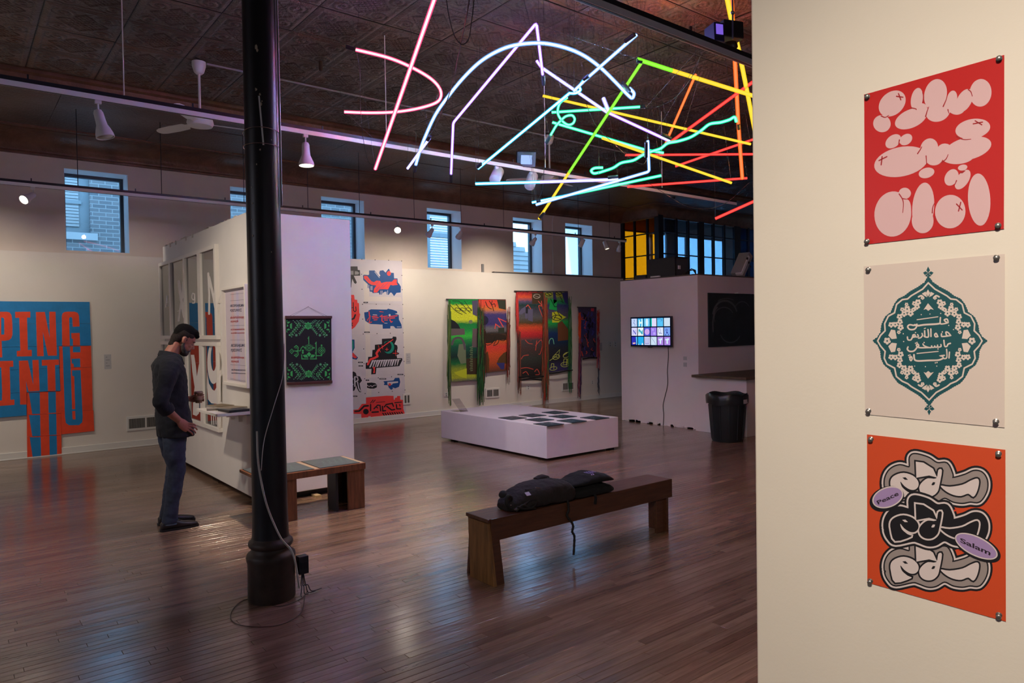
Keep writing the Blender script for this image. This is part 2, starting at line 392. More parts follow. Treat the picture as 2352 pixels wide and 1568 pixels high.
def brick_mat():
    m = bpy.data.materials.new('neighbour_brickwork'); m.use_nodes = True; N = NT(m); b = N.b
    tc = N.new('ShaderNodeTexCoord'); mp = N.new('ShaderNodeMapping'); mp.inputs['Rotation'].default_value = (PI / 2, 0, 0); N.link(tc.outputs['Object'], mp.inputs['Vector'])
    br = N.new('ShaderNodeTexBrick', Scale=1.0); br.inputs['Brick Width'].default_value = .21; br.inputs['Row Height'].default_value = .072; br.inputs['Mortar Size'].default_value = .008
    br.inputs['Color1'].default_value = (.085, .085, .09, 1); br.inputs['Color2'].default_value = (.13, .12, .12, 1); br.inputs['Mortar'].default_value = (.19, .19, .19, 1)
    N.link(mp.outputs[0], br.inputs['Vector']); N.link(br.outputs['Color'], b.inputs['Base Color']); b.inputs['Roughness'].default_value = .9
    bp = N.new('ShaderNodeBump', Strength=.6, Distance=.01); N.link(br.outputs['Fac'], bp.inputs['Height']); bp.invert = True; N.link(bp.outputs[0], b.inputs['Normal'])
    return m
M['brick'] = brick_mat()
M['winglass'] = glass_mat('window_glass', (.88, .95, 1.0), .1)
M['yellowglass'] = glass_mat('amber_film_glass', (1.0, .42, .03), .05)
M['blueglass'] = glass_mat('blue_tinted_glass', (.62, .72, .80), .06)
M['deepblueglass'] = glass_mat('deep_blue_glass', (.05, .22, .42), .06)

# ------------------------------------------------------------------ the shell
def st(name, b, m, **k): return b.build(name, m, None, kind='structure', **k)
X0, X1, Y0, Y1 = -5.0, 18.0, -3.2, 11.95
WT = .42                                        # thickness of the window wall
LOWY = 11.88
floor = st('floor', bx((X0, Y0, -.12), (X1, Y1, -.016)), mat('subfloor', (.03, .018, .012), .8))
# boards: strips along X; the nearest 300 are parts, the rest one 'stuff' part
PW, GAP = .0572, .0016
rows = []
y = 1.02
boards = []
def blocked(x0, x1, ya, yb): return False
r_ = 0
while y < Y1:
    x = -1.6 - random.random() * 1.5 if y > 5 else -1.4 - random.random()
    xe = X1 if y > 5.5 else min(X1, 4.5 + y * 2.4)
    while x < xe:
        L = random.choice((.35, .6, .8, 1.0, 1.3, 1.6, 2.1, .5)) * random.uniform(.85, 1.15)
        boards.append((x, min(x + L, xe + .5), y, r_)); x += L
    y += PW; r_ += 1
def board_mb(b, bd):
    xa, xb, ya, k = bd; g = GAP / 2
    b.ca = min(1, max(0, random.gauss(.52, .17)))
    lo = Vector((xa + g, ya + g, -.016)); hi = Vector((xb - g, ya + PW - g, 0))
    t = random.uniform(-.00035, .00035); t2 = random.uniform(-.00025, .00025); c = .0012
    vs = [(lo.x, lo.y, lo.z), (hi.x, lo.y, lo.z), (hi.x, hi.y, lo.z), (lo.x, hi.y, lo.z),
          (lo.x, lo.y, -c), (hi.x, lo.y, -c), (hi.x, hi.y, -c), (lo.x, hi.y, -c),
          (lo.x + c, lo.y + c, -.0004 - t - t2), (hi.x - c, lo.y + c, -.0004 - t + t2), (hi.x - c, hi.y - c, -.0004 + t + t2), (lo.x + c, hi.y - c, -.0004 + t - t2)]
    fs = [(0, 1, 5, 4), (1, 2, 6, 5), (2, 3, 7, 6), (3, 0, 4, 7), (4, 5, 9, 8), (5, 6, 10, 9), (6, 7, 11, 10), (7, 4, 8, 11), (8, 9, 10, 11)]
    b.add(vs, fs)
def vis_px(p):
    q = Vector(p) - Vector((0, 0, EYE)); z = q.dot(CF)
    if z < .1: return None
    return IW / 2 + FPX * q.dot(CR) / z, IH / 2 - FPX * q.dot(CU) / z, z
def in_view(bd):
    for xx in (bd[0], (bd[0] + bd[1]) / 2, bd[1]):
        v = vis_px((xx, bd[2], 0))
        if v and -20 < v[0] < 1760 and v[1] < 1590: return True
    return False
near = [b for b in boards if in_view(b)]; near.sort(key=lambda b: b[2]); near = near[:300]; ns = set(near)
for bd in near:
    b = MB(); board_mb(b, bd); b.build('board', M['floor'], floor, attr='tone', smooth='raw')
b = MB()
for bd in boards:
    if bd not in ns: board_mb(b, bd)
b.build('boards', M['floor'], floor, attr='tone', smooth='raw', kind='stuff')

# window wall: upper plaster wall with six openings, lower exhibition panel in front of it
wins = [(1.35, 2.17), (3.66, 4.50), (5.23, 6.07), (7.42, 8.24), (9.59, 10.42), (11.13, 12.00)]
WZ0, WZ1 = 2.92, 4.10
b = MB(); b.box((X0, Y1, 0), (13.05, Y1 + WT, WZ0)); b.box((13.05, Y1, 0), (X1, Y1 + .08, 2.42)); b.box((X0, Y1, WZ1), (13.05, Y1 + WT, 4.9)); b.box((13.05, Y1, WZ1), (X1, Y1 + .08, 4.9))
big = [(13.08, 14.13), (14.16, 15.6), (15.63, 17.3)]
xs = X0
for a, c in wins: b.box((xs, Y1, WZ0), (a, Y1 + WT, WZ1)); xs = c
b.box((xs, Y1, WZ0), (13.05, Y1 + WT, WZ1)); xs = 13.05
for a, c in big: b.box((xs, Y1, 2.42), (a, Y1 + .08, WZ1)); xs = c
b.box((xs, Y1, 2.42), (X1, Y1 + .08, WZ1))
wall_back = st('wall_back', b, M['wall_up'])
panel = st('wall_back_panel', bx((X0, LOWY, .0), (12.98, Y1, 2.875)), M['wall_low'], bevel=.004)
st('baseboard_back', MB().box((X0, LOWY - .018, .0), (12.95, LOWY, .10)).box((X0, LOWY - .024, .0), (12.95, LOWY, .018)), M['white_trim'], bevel=.003)
st('trim_1', bx((9.0, LOWY - .01, 2.875), (12.98, Y1 - .0, 2.90)), mat('grey_ledge', (.09, .085, .08), .6))
for i, (a, c) in enumerate(wins + big):
    if i == 6: WZ0 = 2.42
    n = 'window_%d' % (i + 1); w = T(n, None, None, ((a + c) / 2, Y1 + .2, WZ0)); props(w, kind='structure')
    fy0, fy1 = (Y1 + WT - .06, Y1 + WT + .02) if i < 6 else (Y1 + .01, Y1 + .07)
    t = .05 if i < 6 else .03
    f = MB(); f.box((a, fy0, WZ0), (a + t, fy1, WZ1)); f.box((c - t, fy0, WZ0), (c, fy1, WZ1)); f.box((a + t, fy0, WZ1 - t), (c - t, fy1, WZ1)); f.box((a + t, fy0, WZ0), (c - t, fy1, WZ0 + .035))
    f.build('window_frame', M['darkframe'], w)
    bx((a + t, fy0 + .03, WZ0 + .03), (c - t, fy0 + .036, WZ1 - t)).build('pane', M['winglass'], w)
    if i < 6:
        for lo_, hi_ in (((a, Y1 + .002, WZ0 + .004), (a + .004, fy0, WZ1)), ((c - .004, Y1 + .002, WZ0 + .004), (c, fy0, WZ1)), ((a + .004, Y1 + .002, WZ1 - .004), (c - .004, fy0, WZ1))): bx(lo_, hi_).build('reveal', mat('reveal_white', (.86, .87, .88), .6), w)
    bx((a - .0, Y1 + .003, WZ0 - .012), (c, fy0, WZ0 + .004)).build('sill', M['white_trim'], w)
# other walls
st('wall_left', MB().box((X0 - .2, Y0, 0), (X0, Y1 + WT, 1.0)).box((X0 - .2, Y0, 3.4), (X0, Y1 + WT, 4.9)).box((X0 - .2, Y0, 1.0), (X0, Y1 + WT, 3.4)), M['wall_up'])
st('wall_right', bx((X1, Y0, 0), (X1 + .2, Y1, 4.9)), M['wall_up'])
b = MB(); b.box((X0, Y0 - .2, 0), (X1, Y0, 1.0)).box((X0, Y0 - .2, 3.4), (X1, Y0, 4.9))
for a, c in ((-5, 18),): b.box((a, Y0 - .2, 1.0), (c, Y0, 3.4))
st('wall_front', b, M['wall_up'])

# ceiling slab, tin panels, border, cornice
CZ = 4.6
ceil = st('ceiling', bx((X0, Y0, CZ + .03), (X1, Y1, CZ + .2)), M['tin'])
PS = .648
def relief(u, v):
    """pressed pattern over one panel, u, v in -.5..+.5; metres, downwards positive"""
    a, c = abs(u), abs(v); h = 0
    e = max(a, c)
    if e > .47: h -= .008 * (e - .47) / .03
    if .40 < e < .46: h += .008 * (1 - abs(e - .43) / .03)
    d = a + c
    if d < .30:
        h += .004
        p, q = (u + v) / .086, (u - v) / .086
        g = min(abs(p - round(p)), abs(q - round(q)))
        if g < .18: h -= .011 * (1 - g / .18)
    elif d < .33: h += .010 * (1 - abs(d - .315) / .015)
    else:
        for sx in (-1, 1):
            for sy in (-1, 1):
                X, Y = u - sx * .27, v - sy * .27; r = math.hypot(X, Y); t = math.atan2(Y * sy, X * sx)
                if r < .17: h += .015 * (.5 + .5 * math.cos(r * 75 - t * 1.0)) * (1 - r / .17) ** .4
    return h
def panel_mesh(n):
    b = MB(); g = .0015
    vs = []; fs = []
    for j in range(n + 1):
        for i in range(n + 1):
            u, v = i / n - .5, j / n - .5
            vs.append((u * (PS - 2 * g), v * (PS - 2 * g), -relief(u, v)))
    for j in range(n):
        for i in range(n): k = j * (n + 1) + i; fs.append((k, k + n + 1, k + n + 2, k + 1))
    m = len(vs)
    ring = [i for i in range(n + 1)] + [i * (n + 1) + n for i in range(1, n + 1)] + [n * (n + 1) + i for i in range(n - 1, -1, -1)] + [i * (n + 1) for i in range(n - 1, 0, -1)]
    for k in ring: vs.append((vs[k][0], vs[k][1], .03))
    R = len(ring)
    for q in range(R): fs.append((ring[q], m + q, m + (q + 1) % R, ring[(q + 1) % R]))
    return vs, fs
pv, pf = panel_mesh(60)
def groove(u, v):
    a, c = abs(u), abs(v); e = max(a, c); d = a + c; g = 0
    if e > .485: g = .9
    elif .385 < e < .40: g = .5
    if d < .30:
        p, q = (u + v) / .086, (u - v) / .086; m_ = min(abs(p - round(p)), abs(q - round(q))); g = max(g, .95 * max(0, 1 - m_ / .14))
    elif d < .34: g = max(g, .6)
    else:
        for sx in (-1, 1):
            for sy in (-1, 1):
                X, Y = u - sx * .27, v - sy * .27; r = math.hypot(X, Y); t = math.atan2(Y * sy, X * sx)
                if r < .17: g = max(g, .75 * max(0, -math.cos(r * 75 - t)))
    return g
cells = []
for i in range(-12, 23):
    for j in range(-12, 4):
        cx, cy = 2.99 + i * PS, 7.01 + j * PS
        if cy + PS / 2 > 9.32 or cx < X0 + .3 or cx > X1 - .3 or cy < Y0 + .3: continue
        q = vis_px((cx, cy, CZ)); v = bool(q and -120 < q[0] < 1860 and q[1] > -120)
        cells.append((0 if v else 1, (Vector((cx, cy, CZ)) - Vector((0, 0, EYE))).length, cx, cy))
cells.sort()
pme = None; rest = MB(); pv2, pf2 = panel_mesh(16)
for k, (v, d, cx, cy) in enumerate(cells):
    if k < 300:
        if pme is None:
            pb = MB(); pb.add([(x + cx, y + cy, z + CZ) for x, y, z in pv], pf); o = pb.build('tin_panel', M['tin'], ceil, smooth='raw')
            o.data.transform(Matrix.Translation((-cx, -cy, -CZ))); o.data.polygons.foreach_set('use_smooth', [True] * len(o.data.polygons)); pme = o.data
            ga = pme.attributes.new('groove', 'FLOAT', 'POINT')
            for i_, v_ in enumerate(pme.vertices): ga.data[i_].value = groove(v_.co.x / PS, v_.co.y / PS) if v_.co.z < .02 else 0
        else:
            o = bpy.data.objects.new('tin_panel', pme); col.objects.link(o); o.parent = ceil
        o.location = (cx, cy, CZ + random.uniform(-.002, .002)); o.rotation_euler = (random.uniform(-.004, .004), random.uniform(-.004, .004), 0)
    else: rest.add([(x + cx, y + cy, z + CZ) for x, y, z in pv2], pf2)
if rest.v: rest.build('tin_panels', M['tin'], ceil, smooth='raw', kind='stuff')
def extrude_x(prof, xa, xb):
    """profile of (y, z) points swept along X"""
    n = len(prof); vs = [(xa, y, z) for y, z in prof] + [(xb, y, z) for y, z in prof]
    return MB().add(vs, [(i, (i + 1) % n, n + (i + 1) % n, n + i) for i in range(n)] + [tuple(range(n)), tuple(range(n, 2 * n))])
def extrude_y(prof, ya, yb):
    n = len(prof); vs = [(x, ya, z) for x, z in prof] + [(x, yb, z) for x, z in prof]
    return MB().add(vs, [(i, (i + 1) % n, n + (i + 1) % n, n + i) for i in range(n)] + [tuple(range(n)), tuple(range(n, 2 * n))])
M['cornice'] = mat('brown_cornice', (.17, .085, .05), .45, metal=.3, noise_amt=.35, nscale=4, bump=.8, bscale=22)
# step between field and border, then plain border sheets, then the cove
st('trim_2', extrude_x([(9.30, 4.62), (9.30, 4.57), (9.34, 4.55), (9.36, 4.50), (9.42, 4.49), (9.44, 4.515), (9.60, 4.52), (9.60, 4.62)], X0, X1), M['cornice'])
b = MB(); xx = X0
while xx < X1:
    for ya, yb in ((9.44, 10.36), (10.362, 11.45)):
        z = 4.52 + random.uniform(-.006, .006); b.box((xx + .002, ya, z), (min(xx + 1.22, X1) - .002, yb, 4.64))
    xx += 1.22
bd_ = b.build('border_sheet', M['tin'], ceil, smooth='raw')
prof = [(11.42, 4.64), (11.42, 4.50), (11.47, 4.49), (11.50, 4.505)]
for k in range(9):
    a = PI / 2 * k / 8; prof.append((11.50 + .36 * math.sin(a), 4.30 + .0 + .19 * math.cos(a) + .0))
prof += [(11.87, 4.29), (11.87, 4.265), (11.90, 4.255), (11.90, 4.235), (11.95, 4.23), (11.95, 4.64)]
st('trim_3', extrude_x(prof, X0, 13.0), M['cornice'], smooth=True)
prof = [(13.0 - (11.95 - y) * .6, z) for y, z in prof]
st('trim_4', extrude_y(prof, 10.8, Y1), M['cornice'], smooth=True)
lp = [(13.0 - x, z) for x, z in prof if x < 12.9999]
st('trim_6', MB().lathe(lp + [(.001, lp[-1][1])], (13.0, 10.8, 0), 32), M['cornice'], smooth=True)
prof = [(10.8 - (13.0 - x) * 1.0, z) for x, z in prof]
st('trim_5', extrude_x(prof, 13.0, X1), M['cornice'], smooth=True)

# ------------------------------------------------------------------ the buildings across the gap
n1 = T('brick_building', 'blue-grey brick building seen through the leftmost clerestory windows', 'building', (3.0, 14.6, 0))
BH = 4.6
b = MB(); b.box((-4, 14.5, 0), (1.05, 15.0, BH)); b.box((2.02, 14.5, 0), (8.3, 15, BH)); b.box((1.05, 14.5, 0), (2.02, 15, 3.50)); b.box((1.05, 14.5, 5.1), (2.02, 15, BH))
b.build('wall', M['brick'], n1)
M['ext_white'] = mat('pale_exterior_paint', (.26, .26, .26), .7)
w = bx((1.05, 14.62, 3.50), (2.02, 14.70, 5.1)).build('window', mat('ext_sash', (.16, .18, .19), .6), n1)
b = MB()
for k in range(26):
    z = 3.62 + k * .055; b.box((1.12, 14.600, z), (1.86, 14.612, z + .045))
b.build('blind', M['ext_white'], w)
bx((.95, 14.44, 3.38), (2.12, 14.55, 3.50)).build('window_sill', M['ext_white'], n1)
bx((1.10, 14.58, 4.02), (1.90, 14.6, 4.08)).build('meeting_rail', mat('ext_sash', (.3, .34, .36), .6), w)
n2 = T('clapboard_house', 'pale clapboard house with a gable seen through the three windows to the right', 'building', (11.5, 15.6, 0))
M['siding'] = mat('pale_siding', (.20, .20, .20), .7, noise_amt=.06, nscale=3)
b = MB()
def hole(x, z): return 9.55 < x < 10.65 and 3.1 < z < 5.2
z = 0
while z < 4.7:
    xr = 13.6 if z < 3.6 else 13.6 - (z - 3.6) * 2.6
    segs = [(8.4, 9.55), (10.65, xr)] if 3.1 <= z < 5.2 else [(8.4, xr)]
    for a, c in segs:
        if c > a: b.add([(a, 15.5, z), (c, 15.5, z), (c, 15.53, z + .125), (a, 15.53, z + .125)], [(0, 1, 2, 3)]); b.box((a, 15.53, z), (c, 15.9, z + .125))
    z += .125
b.build('siding', M['siding'], n2)
w = MB().box((9.55, 15.56, 3.1), (9.75, 15.6, 5.2)).box((10.45, 15.56, 3.1), (10.65, 15.6, 5.2)).box((9.75, 15.56, 3.1), (10.45, 15.6, 3.22)).box((9.75, 15.56, 4.1), (10.45, 15.6, 4.2)).box((9.45, 15.42, 2.98), (10.75, 15.5, 3.1)).build('window', mat('ext_frame', (.12, .14, .15), .6), n2)
b = MB()
for k in range(30): b.box((9.75, 15.61, 3.22 + k * .066), (10.45, 15.62, 3.22 + k * .066 + .055))
b.build('blind', M['ext_white'], w)
b = MB(); b.box((13.9, 17.5, 0), (24, 18, 3.3)); b.build('low_wall', M['siding'], n2)
# ------------------------------------------------------------------ near wall with the three posters
PX = 1.90
M['pw'] = M['poster_wall']
near_wall = st('wall_near', bx((PX, -2.6, 0), (PX + .14, 1.215, 3.05)), M['pw'], bevel=.006)

# ------------------------------------------------------------------ free-standing partition (two white faces)
part = T('partition_wall', 'freestanding white partition wall in mid room behind the black column', 'partition', (2.84, 8.7, 0))
body = MB().box((2.31, 6.97, .07), (3.37, 10.5, 2.88))
pb = body.build('body', M['part'], part, bevel=.006)
b = MB()
for k in range(26):
    y = 7.3 + random.random() * 3.1; l = random.uniform(.02, .10); h = random.uniform(.004, .018); b.box((2.306, y, 2.88 - h * .2), (2.36, y + l, 2.88 + h * .5))
for k in range(4):
    y = 8.9 + k * .35 + random.random() * .2; b.box((2.303, y, 2.84), (2.312, y + .05, 2.89))
b.build('torn_edge', mat('torn_plaster', s2l(205, 198, 188), .9), part)
b = MB().box((2.42, 7.05, 0), (3.26, 7.25, .07)).box((2.42, 8.6, 0), (3.26, 8.8, .07)).box((2.42, 10.2, 0), (3.26, 10.4, .07))
b.build('base', M['black'], part)
MB().box((2.9, 6.90, .0), (2.96, 7.02, .02)).build('wedge', mat('pale_wood', (.5, .38, .2), .6), part)

# ------------------------------------------------------------------ television booth
M['booth'] = mat('booth_paint', s2l(214, 203, 206), .6, noise_amt=.03, nscale=3, bump=.1, bscale=40)
booth = T('booth', 'white square booth with the television on its left face', 'booth', (11.2, 7.95, 0))
bb = MB().box((9.53, 7.11, .0), (12.8, 8.80, 2.52)); bb.build('walls', M['booth'], booth, bevel=.005)
MB().box((9.53, 7.11, 2.52), (12.8, 8.80, 2.54)).build('top_edge', mat('dusty_plywood', (.10, .08, .07), .8), booth)
b = MB()
for k in range(30):
    y = 7.2 + random.random() * 1.6; b.box((9.524, y, 0), (9.531, y + random.uniform(.03, .15), random.uniform(.01, .05)))
b.build('crumbled_base', M['booth'], booth, kind='stuff')
# junk on top of the booth
t = T('cabinet_box', 'dark open backed cabinet box on top of the television booth', 'cabinet', (9.75, 7.95, 2.54))
MB().box((9.60, 7.62, 2.54), (9.64, 8.22, 2.86)).build('front_board', M['black'], t, bevel=.003)
MB().box((9.64, 7.62, 2.54), (9.95, 7.65, 2.87)).build('side_board', mat('dark_grey_board', (.05, .055, .06), .6), t)
MB().box((9.64, 8.19, 2.54), (9.95, 8.22, 2.86)).build('side_board', M['black'], t)
MB().box((9.64, 7.62, 2.85), (9.95, 8.22, 2.87)).build('top_board', M['black'], t)
MB().box((9.68, 7.61, 2.66), (9.74, 7.62, 2.72)).build('sticker', M['paper'], t)
o = MB().box((9.62, 8.28, 2.54), (9.78, 8.52, 2.61)).build('black_case', M['black'], bevel=.01); props(o, 'small black case on the booth top, left of the cabinet box', 'case'); origin_to(o)
o = MB().box((9.56, 7.93, 2.54), (9.62, 8.12, 2.565)).build('paper_stack', M['paper']); props(o, 'thin white papers at the booth top edge under the cabinet box', 'paper'); origin_to(o)
b = MB()
for k in range(3): b.tube([(9.7 + .05 * k, 7.55, 2.55), (9.72 + .05 * k, 7.45, 2.62 + .02 * k), (9.7 + .03 * k, 7.32, 2.62), (9.66, 7.24, 2.55)], .008, 6)
o = b.build('cable_coil', M['wire'], smooth=True); props(o, 'coil of black cable lying on the booth top right of the cabinet box', 'cable'); origin_to(o)
t = T('cassette_machine', 'grey office machine leaning at the right end of the booth top', 'machine', (11.0, 7.25, 2.54))
R = Euler((0, -.95, 0)).to_matrix()
MB().obox((11.0, 7.26, 2.54 + .22), (.46, .22, .13), R).build('body', mat('grey_plastic', (.30, .28, .25), .5), t, bevel=.012)
MB().obox((10.94, 7.20, 2.74), (.40, .12, .05), R).build('white_panel', M['paper'], t)
for k in range(3): MB().lathe([(.022, 0), (.022, .014)], (10.98 + .045 * k, 7.142, 2.86 - .07 * k), 12, (0, -1, 0)).build('dial', M['black'], t)
#b.build('dial', M['black'], t)

# television
TX = 9.53
t = T('television', 'flat screen television on the booth showing a grid of letter artworks', 'television', (TX - .03, 8.04, 1.34))
MB().box((TX - .075, 7.59, 1.345), (TX - .035, 8.50, 1.865)).build('casing', mat('tv_plastic', (.012, .012, .02), .25), t, bevel=.004)
MB().box((TX - .035, 7.9, 1.45), (TX, 8.2, 1.75)).build('wall_mount', M['black'], t)
MB().box((TX - .082, 8.02, 1.333), (TX - .05, 8.10, 1.347)).build('sensor', M['black'], t)
sx = TX - .0756
MB().box((sx, 7.605, 1.362), (sx + .001, 8.485, 1.852)).build('screen', emit_mat('tv_dark', (.0, .005, .05), .4), t)
tiles = [[(.55, .68, .95), (.05, .45, .85), (.15, .6, .95), (.75, .72, .95), (.10, .55, .95), (.60, .75, .90)],
         [(.72, .70, .98), (.85, .93, .98), (.10, .12, .70), (.35, .22, .85), (.75, .80, .98), (.20, .38, .90)],
         [(.03, .03, .45), (.02, .42, .85), (.66, .70, .95), (.62, .76, .92), (.42, .24, .75), (.42, .24, .75)]]
def tvm(u, v, lift=0):   # u 0..6, v 0..3 down
    cy = 8.48 - (u / 6.0) * .87; return Vector((sx - .0004 - lift, cy, 1.846 - v / 3 * .478))
def E(c, s=1.0): return emit_mat('tv_%d_%d_%d' % tuple(int(v * 99) for v in c), c, s)
for r in range(3):
    for c in range(6):
        n = flat('tile', t, [[(c + .06, r + .06), (c + .94, r + .06), (c + .94, r + .94), (c + .06, r + .94)]], E(tiles[r][c]), tvm, .0002)
dk = E((.04, .05, .35)); wh = E((.85, .9, .98))
flat('tile_print', t, stroke(smooth2([(.42, .25), (.5, .2), (.55, .28), (.45, .45), (.4, .55), (.55, .62), (.62, .75), (.58, .85)]), .05), dk, tvm, .0006)
flat('tile_print', t, stroke(smooth2([(1.3, .25), (1.35, .5), (1.3, .85)]), .16) + stroke([(1.7, .15), (1.75, .5), (1.7, .9)], .16) + stroke([(1.3, .55), (1.7, .5)], .2), E((.75, .95, .9)), tvm, .0006)
flat('tile_print', t, [circ(2.5, .5, .2, .42)], E((.7, .85, .98)), tvm, .0006)
flat('tile_print', t, [[(3.06, .06), (3.25, .06), (3.25, .94), (3.06, .94)]], E((.0, .45, .38)), tvm, .0006)
flat('tile_print', t, stroke(smooth2([(4.1, .2), (4.4, .15), (4.8, .25), (4.6, .4)]), .04), dk, tvm, .0006)
flat('tile_print', t, stroke([(.32, 1.8), (.36, 1.35)], .05) + stroke([(.36, 1.35), (.7, 1.75)], .13) + stroke([(.7, 1.75), (.76, 1.3)], .05), E((.10, .10, .55)), tvm, .0006)
flat('tile_print', t, [[(1.15, 1.2), (1.3, 1.45), (1.2, 1.85)], [(1.85, 1.2), (1.65, 1.5), (1.85, 1.85)]] + stroke([(1.3, 1.3), (1.7, 1.7)], .2), E((.05, .42, .55)), tvm, .0006)
flat('tile_print', t, [circ(2.5, 1.52, .38, .33)], E((.62, .38, .85)), tvm, .0006)
flat('tile_print', t, [circ(3.4, 1.3, .12), circ(3.6, 1.7, .15)], E((.5, .4, .95)), tvm, .0006)
flat('tile_print', t, stroke(circ(4.4, 1.42, .17, .28), .03, closed=True) + stroke([(4.4, 1.65), (4.75, 1.7)], .05), dk, tvm, .0006)
flat('tile_print', t, stroke(circ(5.45, 1.35, .12, .1), .06, closed=True) + [circ(5.5, 1.62, .12, .1), circ(5.3, 1.85, .07), circ(5.7, 1.82, .07)], dk, tvm, .0006)
flat('tile_print', t, [[(.72, 2.06), (.94, 2.06), (.94, 2.94), (.8, 2.94)]], E((.1, .55, .9)), tvm, .0006)
flat('tile_print', t, [[(.2, 2.72), (.65, 2.68), (.65, 2.82), (.25, 2.86)]], E((.95, .55, .4)), tvm, .0006)
flat('tile_print', t, [[(1.1, 2.94), (1.15, 2.8), (1.25, 2.94)], [(1.6, 2.94), (1.75, 2.7), (1.9, 2.94)]], wh, tvm, .0006)
flat('tile_print', t, stroke([(2.2, 2.15), (2.2, 2.8), (2.75, 2.8), (2.75, 2.15)], .1, n=0) + stroke([(2.48, 2.15), (2.48, 2.8)], .1, n=0), E((.32, .3, .6)), tvm, .0006)
flat('tile_print', t, stroke(smooth2([(3.12, 2.12), (3.4, 2.4), (3.6, 2.6), (3.8, 2.9)]), .03), dk, tvm, .0006)
for k in (0, 1):
    u = 4 + k
    flat('tile_print', t, [[(u + .4, 2.8), (u + .4, 2.45), (u + .2, 2.4), (u + .3, 2.25), (u + .45, 2.3), (u + .6, 2.2), (u + .8, 2.25), (u + .75, 2.4), (u + .62, 2.45), (u + .62, 2.8)]], E((.66, .85, .98)), tvm, .0006)
o = MB().tube(smooth2([(TX - .012, 7.72, 1.40), (TX - .008, 7.715, 1.20), (TX - .008, 7.74, .95), (TX - .008, 7.74, .70), (TX - .008, 7.80, .50), (TX - .008, 7.84, .35), (TX - .01, 7.83, .18), (TX - .012, 7.84, .004)]), .006, 6).build('power_cord', M['wire'], smooth=True)
props(o, 'thin black power cord hanging down the booth below the television', 'cord')
# wall labels on the booth
def wall_card(quad3, label, lines=3, ax=0, m='card_grey'):
    """small printed label: quad3 = (lo, hi) box"""
    lo, hi = quad3; o = T('wall_label', label, 'label', ((lo[0] + hi[0]) / 2, (lo[1] + hi[1]) / 2, lo[2]))
    MB().box(lo, hi).build('card', mat('card_grey', (.45, .44, .46), .7), o)
    b = MB(); H = hi[2] - lo[2]
    for k in range(lines):
        z = lo[2] + H * (.2 + .6 * k / max(1, lines - 1))
        if ax == 0: b.box((lo[0] - .0008, lo[1] + .15 * (hi[1] - lo[1]), z), (lo[0], hi[1] - .15 * (hi[1] - lo[1]), z + H * .05))
        else: b.box((lo[0] + .15 * (hi[0] - lo[0]), lo[1] - .0008, z), (hi[0] - .15 * (hi[0] - lo[0]), lo[1], z + H * .05))
    b.build('print', mat('grey_print', (.25, .25, .27), .7), o)
    return o
wall_card(((TX - .004, 7.34, 1.13), (TX, 7.41, 1.19)), 'upper small grey caption card right of the television cord')
wall_card(((TX - .004, 7.34, 1.02), (TX, 7.41, 1.09)), 'lower small grey caption card right of the television cord')

# chalkboard on the booth front
FY = 7.11
t = T('chalkboard', 'black chalkboard with smeared chalk on the booth front', 'chalkboard', (10.75, FY, 1.34))
MB().box((9.79, FY - .02, 1.34), (11.8, FY, 2.235)).build('board', mat('slate', (.012, .018, .022), .5, noise_amt=.5, nscale=2.5), t, bevel=.003)
MB().box((10.55, FY - .07, 2.235), (11.8, FY, 2.25)).build('ledge', M['booth'], t)
def cm(x, y, lift=0): return Vector((x, FY - .0205 - lift, y))
chalk = mat('chalk_smear', (.10, .115, .12), .9)
sm = []
for (cx, cz, rx, ry, a0, a1, w) in ((10.25, 1.85, .35, .26, 20, 170, .035), (10.22, 1.82, .28, .18, 30, 200, .018), (10.05, 1.7, .15, .3, 100, 200, .03), (10.4, 1.6, .3, .2, 200, 330, .02), (10.75, 1.9, .25, .2, 40, 150, .015), (10.3, 1.95, .38, .2, 60, 130, .012)):
    sm += stroke([(cx + rx * math.cos(math.radians(a0 + (a1 - a0) * i / 12)), cz + ry * math.sin(math.radians(a0 + (a1 - a0) * i / 12))) for i in range(13)], w, n=6)
flat('chalk_marks', t, sm, chalk, cm, .0003)
# counter and bin in front of the booth
t = T('counter', 'white counter with a worn brown wooden top right of the bin', 'counter', (10.4, 6.4, 0))
MB().box((9.40, 6.14, 0), (11.5, 7.08, .87)).build('body', M['booth'], t, bevel=.004)
MB().box((9.33, 6.10, .87), (11.55, 7.10, .91)).build('top', mat('worn_wood', (.10, .065, .04), .6, noise_amt=.3, nscale=20), t, bevel=.004)
t = T('trash_can', 'black plastic trash can with a bin liner beside the booth corner', 'trash can', (8.93, 6.16, 0))
c = (8.93, 6.16, 0)
M['binplastic'] = mat('black_bin_plastic', (.010, .014, .015), .45, bump=.1, bscale=10)
MB().lathe([(.215, 0), (.225, .02), (.268, .60), (.270, .64)], c, 32).build('body', M['binplastic'], t, smooth=True)
MB().lathe([(.27, .62), (.292, .625), (.296, .66), (.292, .675), (.27, .68), (.262, .675), (.262, .60)], c, 32, cap=False).build('rim', M['binplastic'], t, smooth=True)
b = MB(); vs = []
for j, (r, z) in enumerate(((.262, .55), (.268, .685), (.280, .70), (.302, .675), (.303, .60), (.299, .55))):
    for i in range(48):
        a = 2 * PI * i / 48; q = r + .004 * math.sin(a * 11 + j) + .003 * math.sin(a * 23); vs.append((c[0] + q * math.cos(a), c[1] + q * math.sin(a), z + (.012 * math.sin(a * 5 + 1) if j in (2, 5) else 0)))
b.add(vs, [(j * 48 + i, j * 48 + (i + 1) % 48, (j + 1) * 48 + (i + 1) % 48, (j + 1) * 48 + i) for j in range(5) for i in range(48)])
b.build('bin_liner', mat('black_liner', (.012, .014, .015), .3), t, smooth=True)
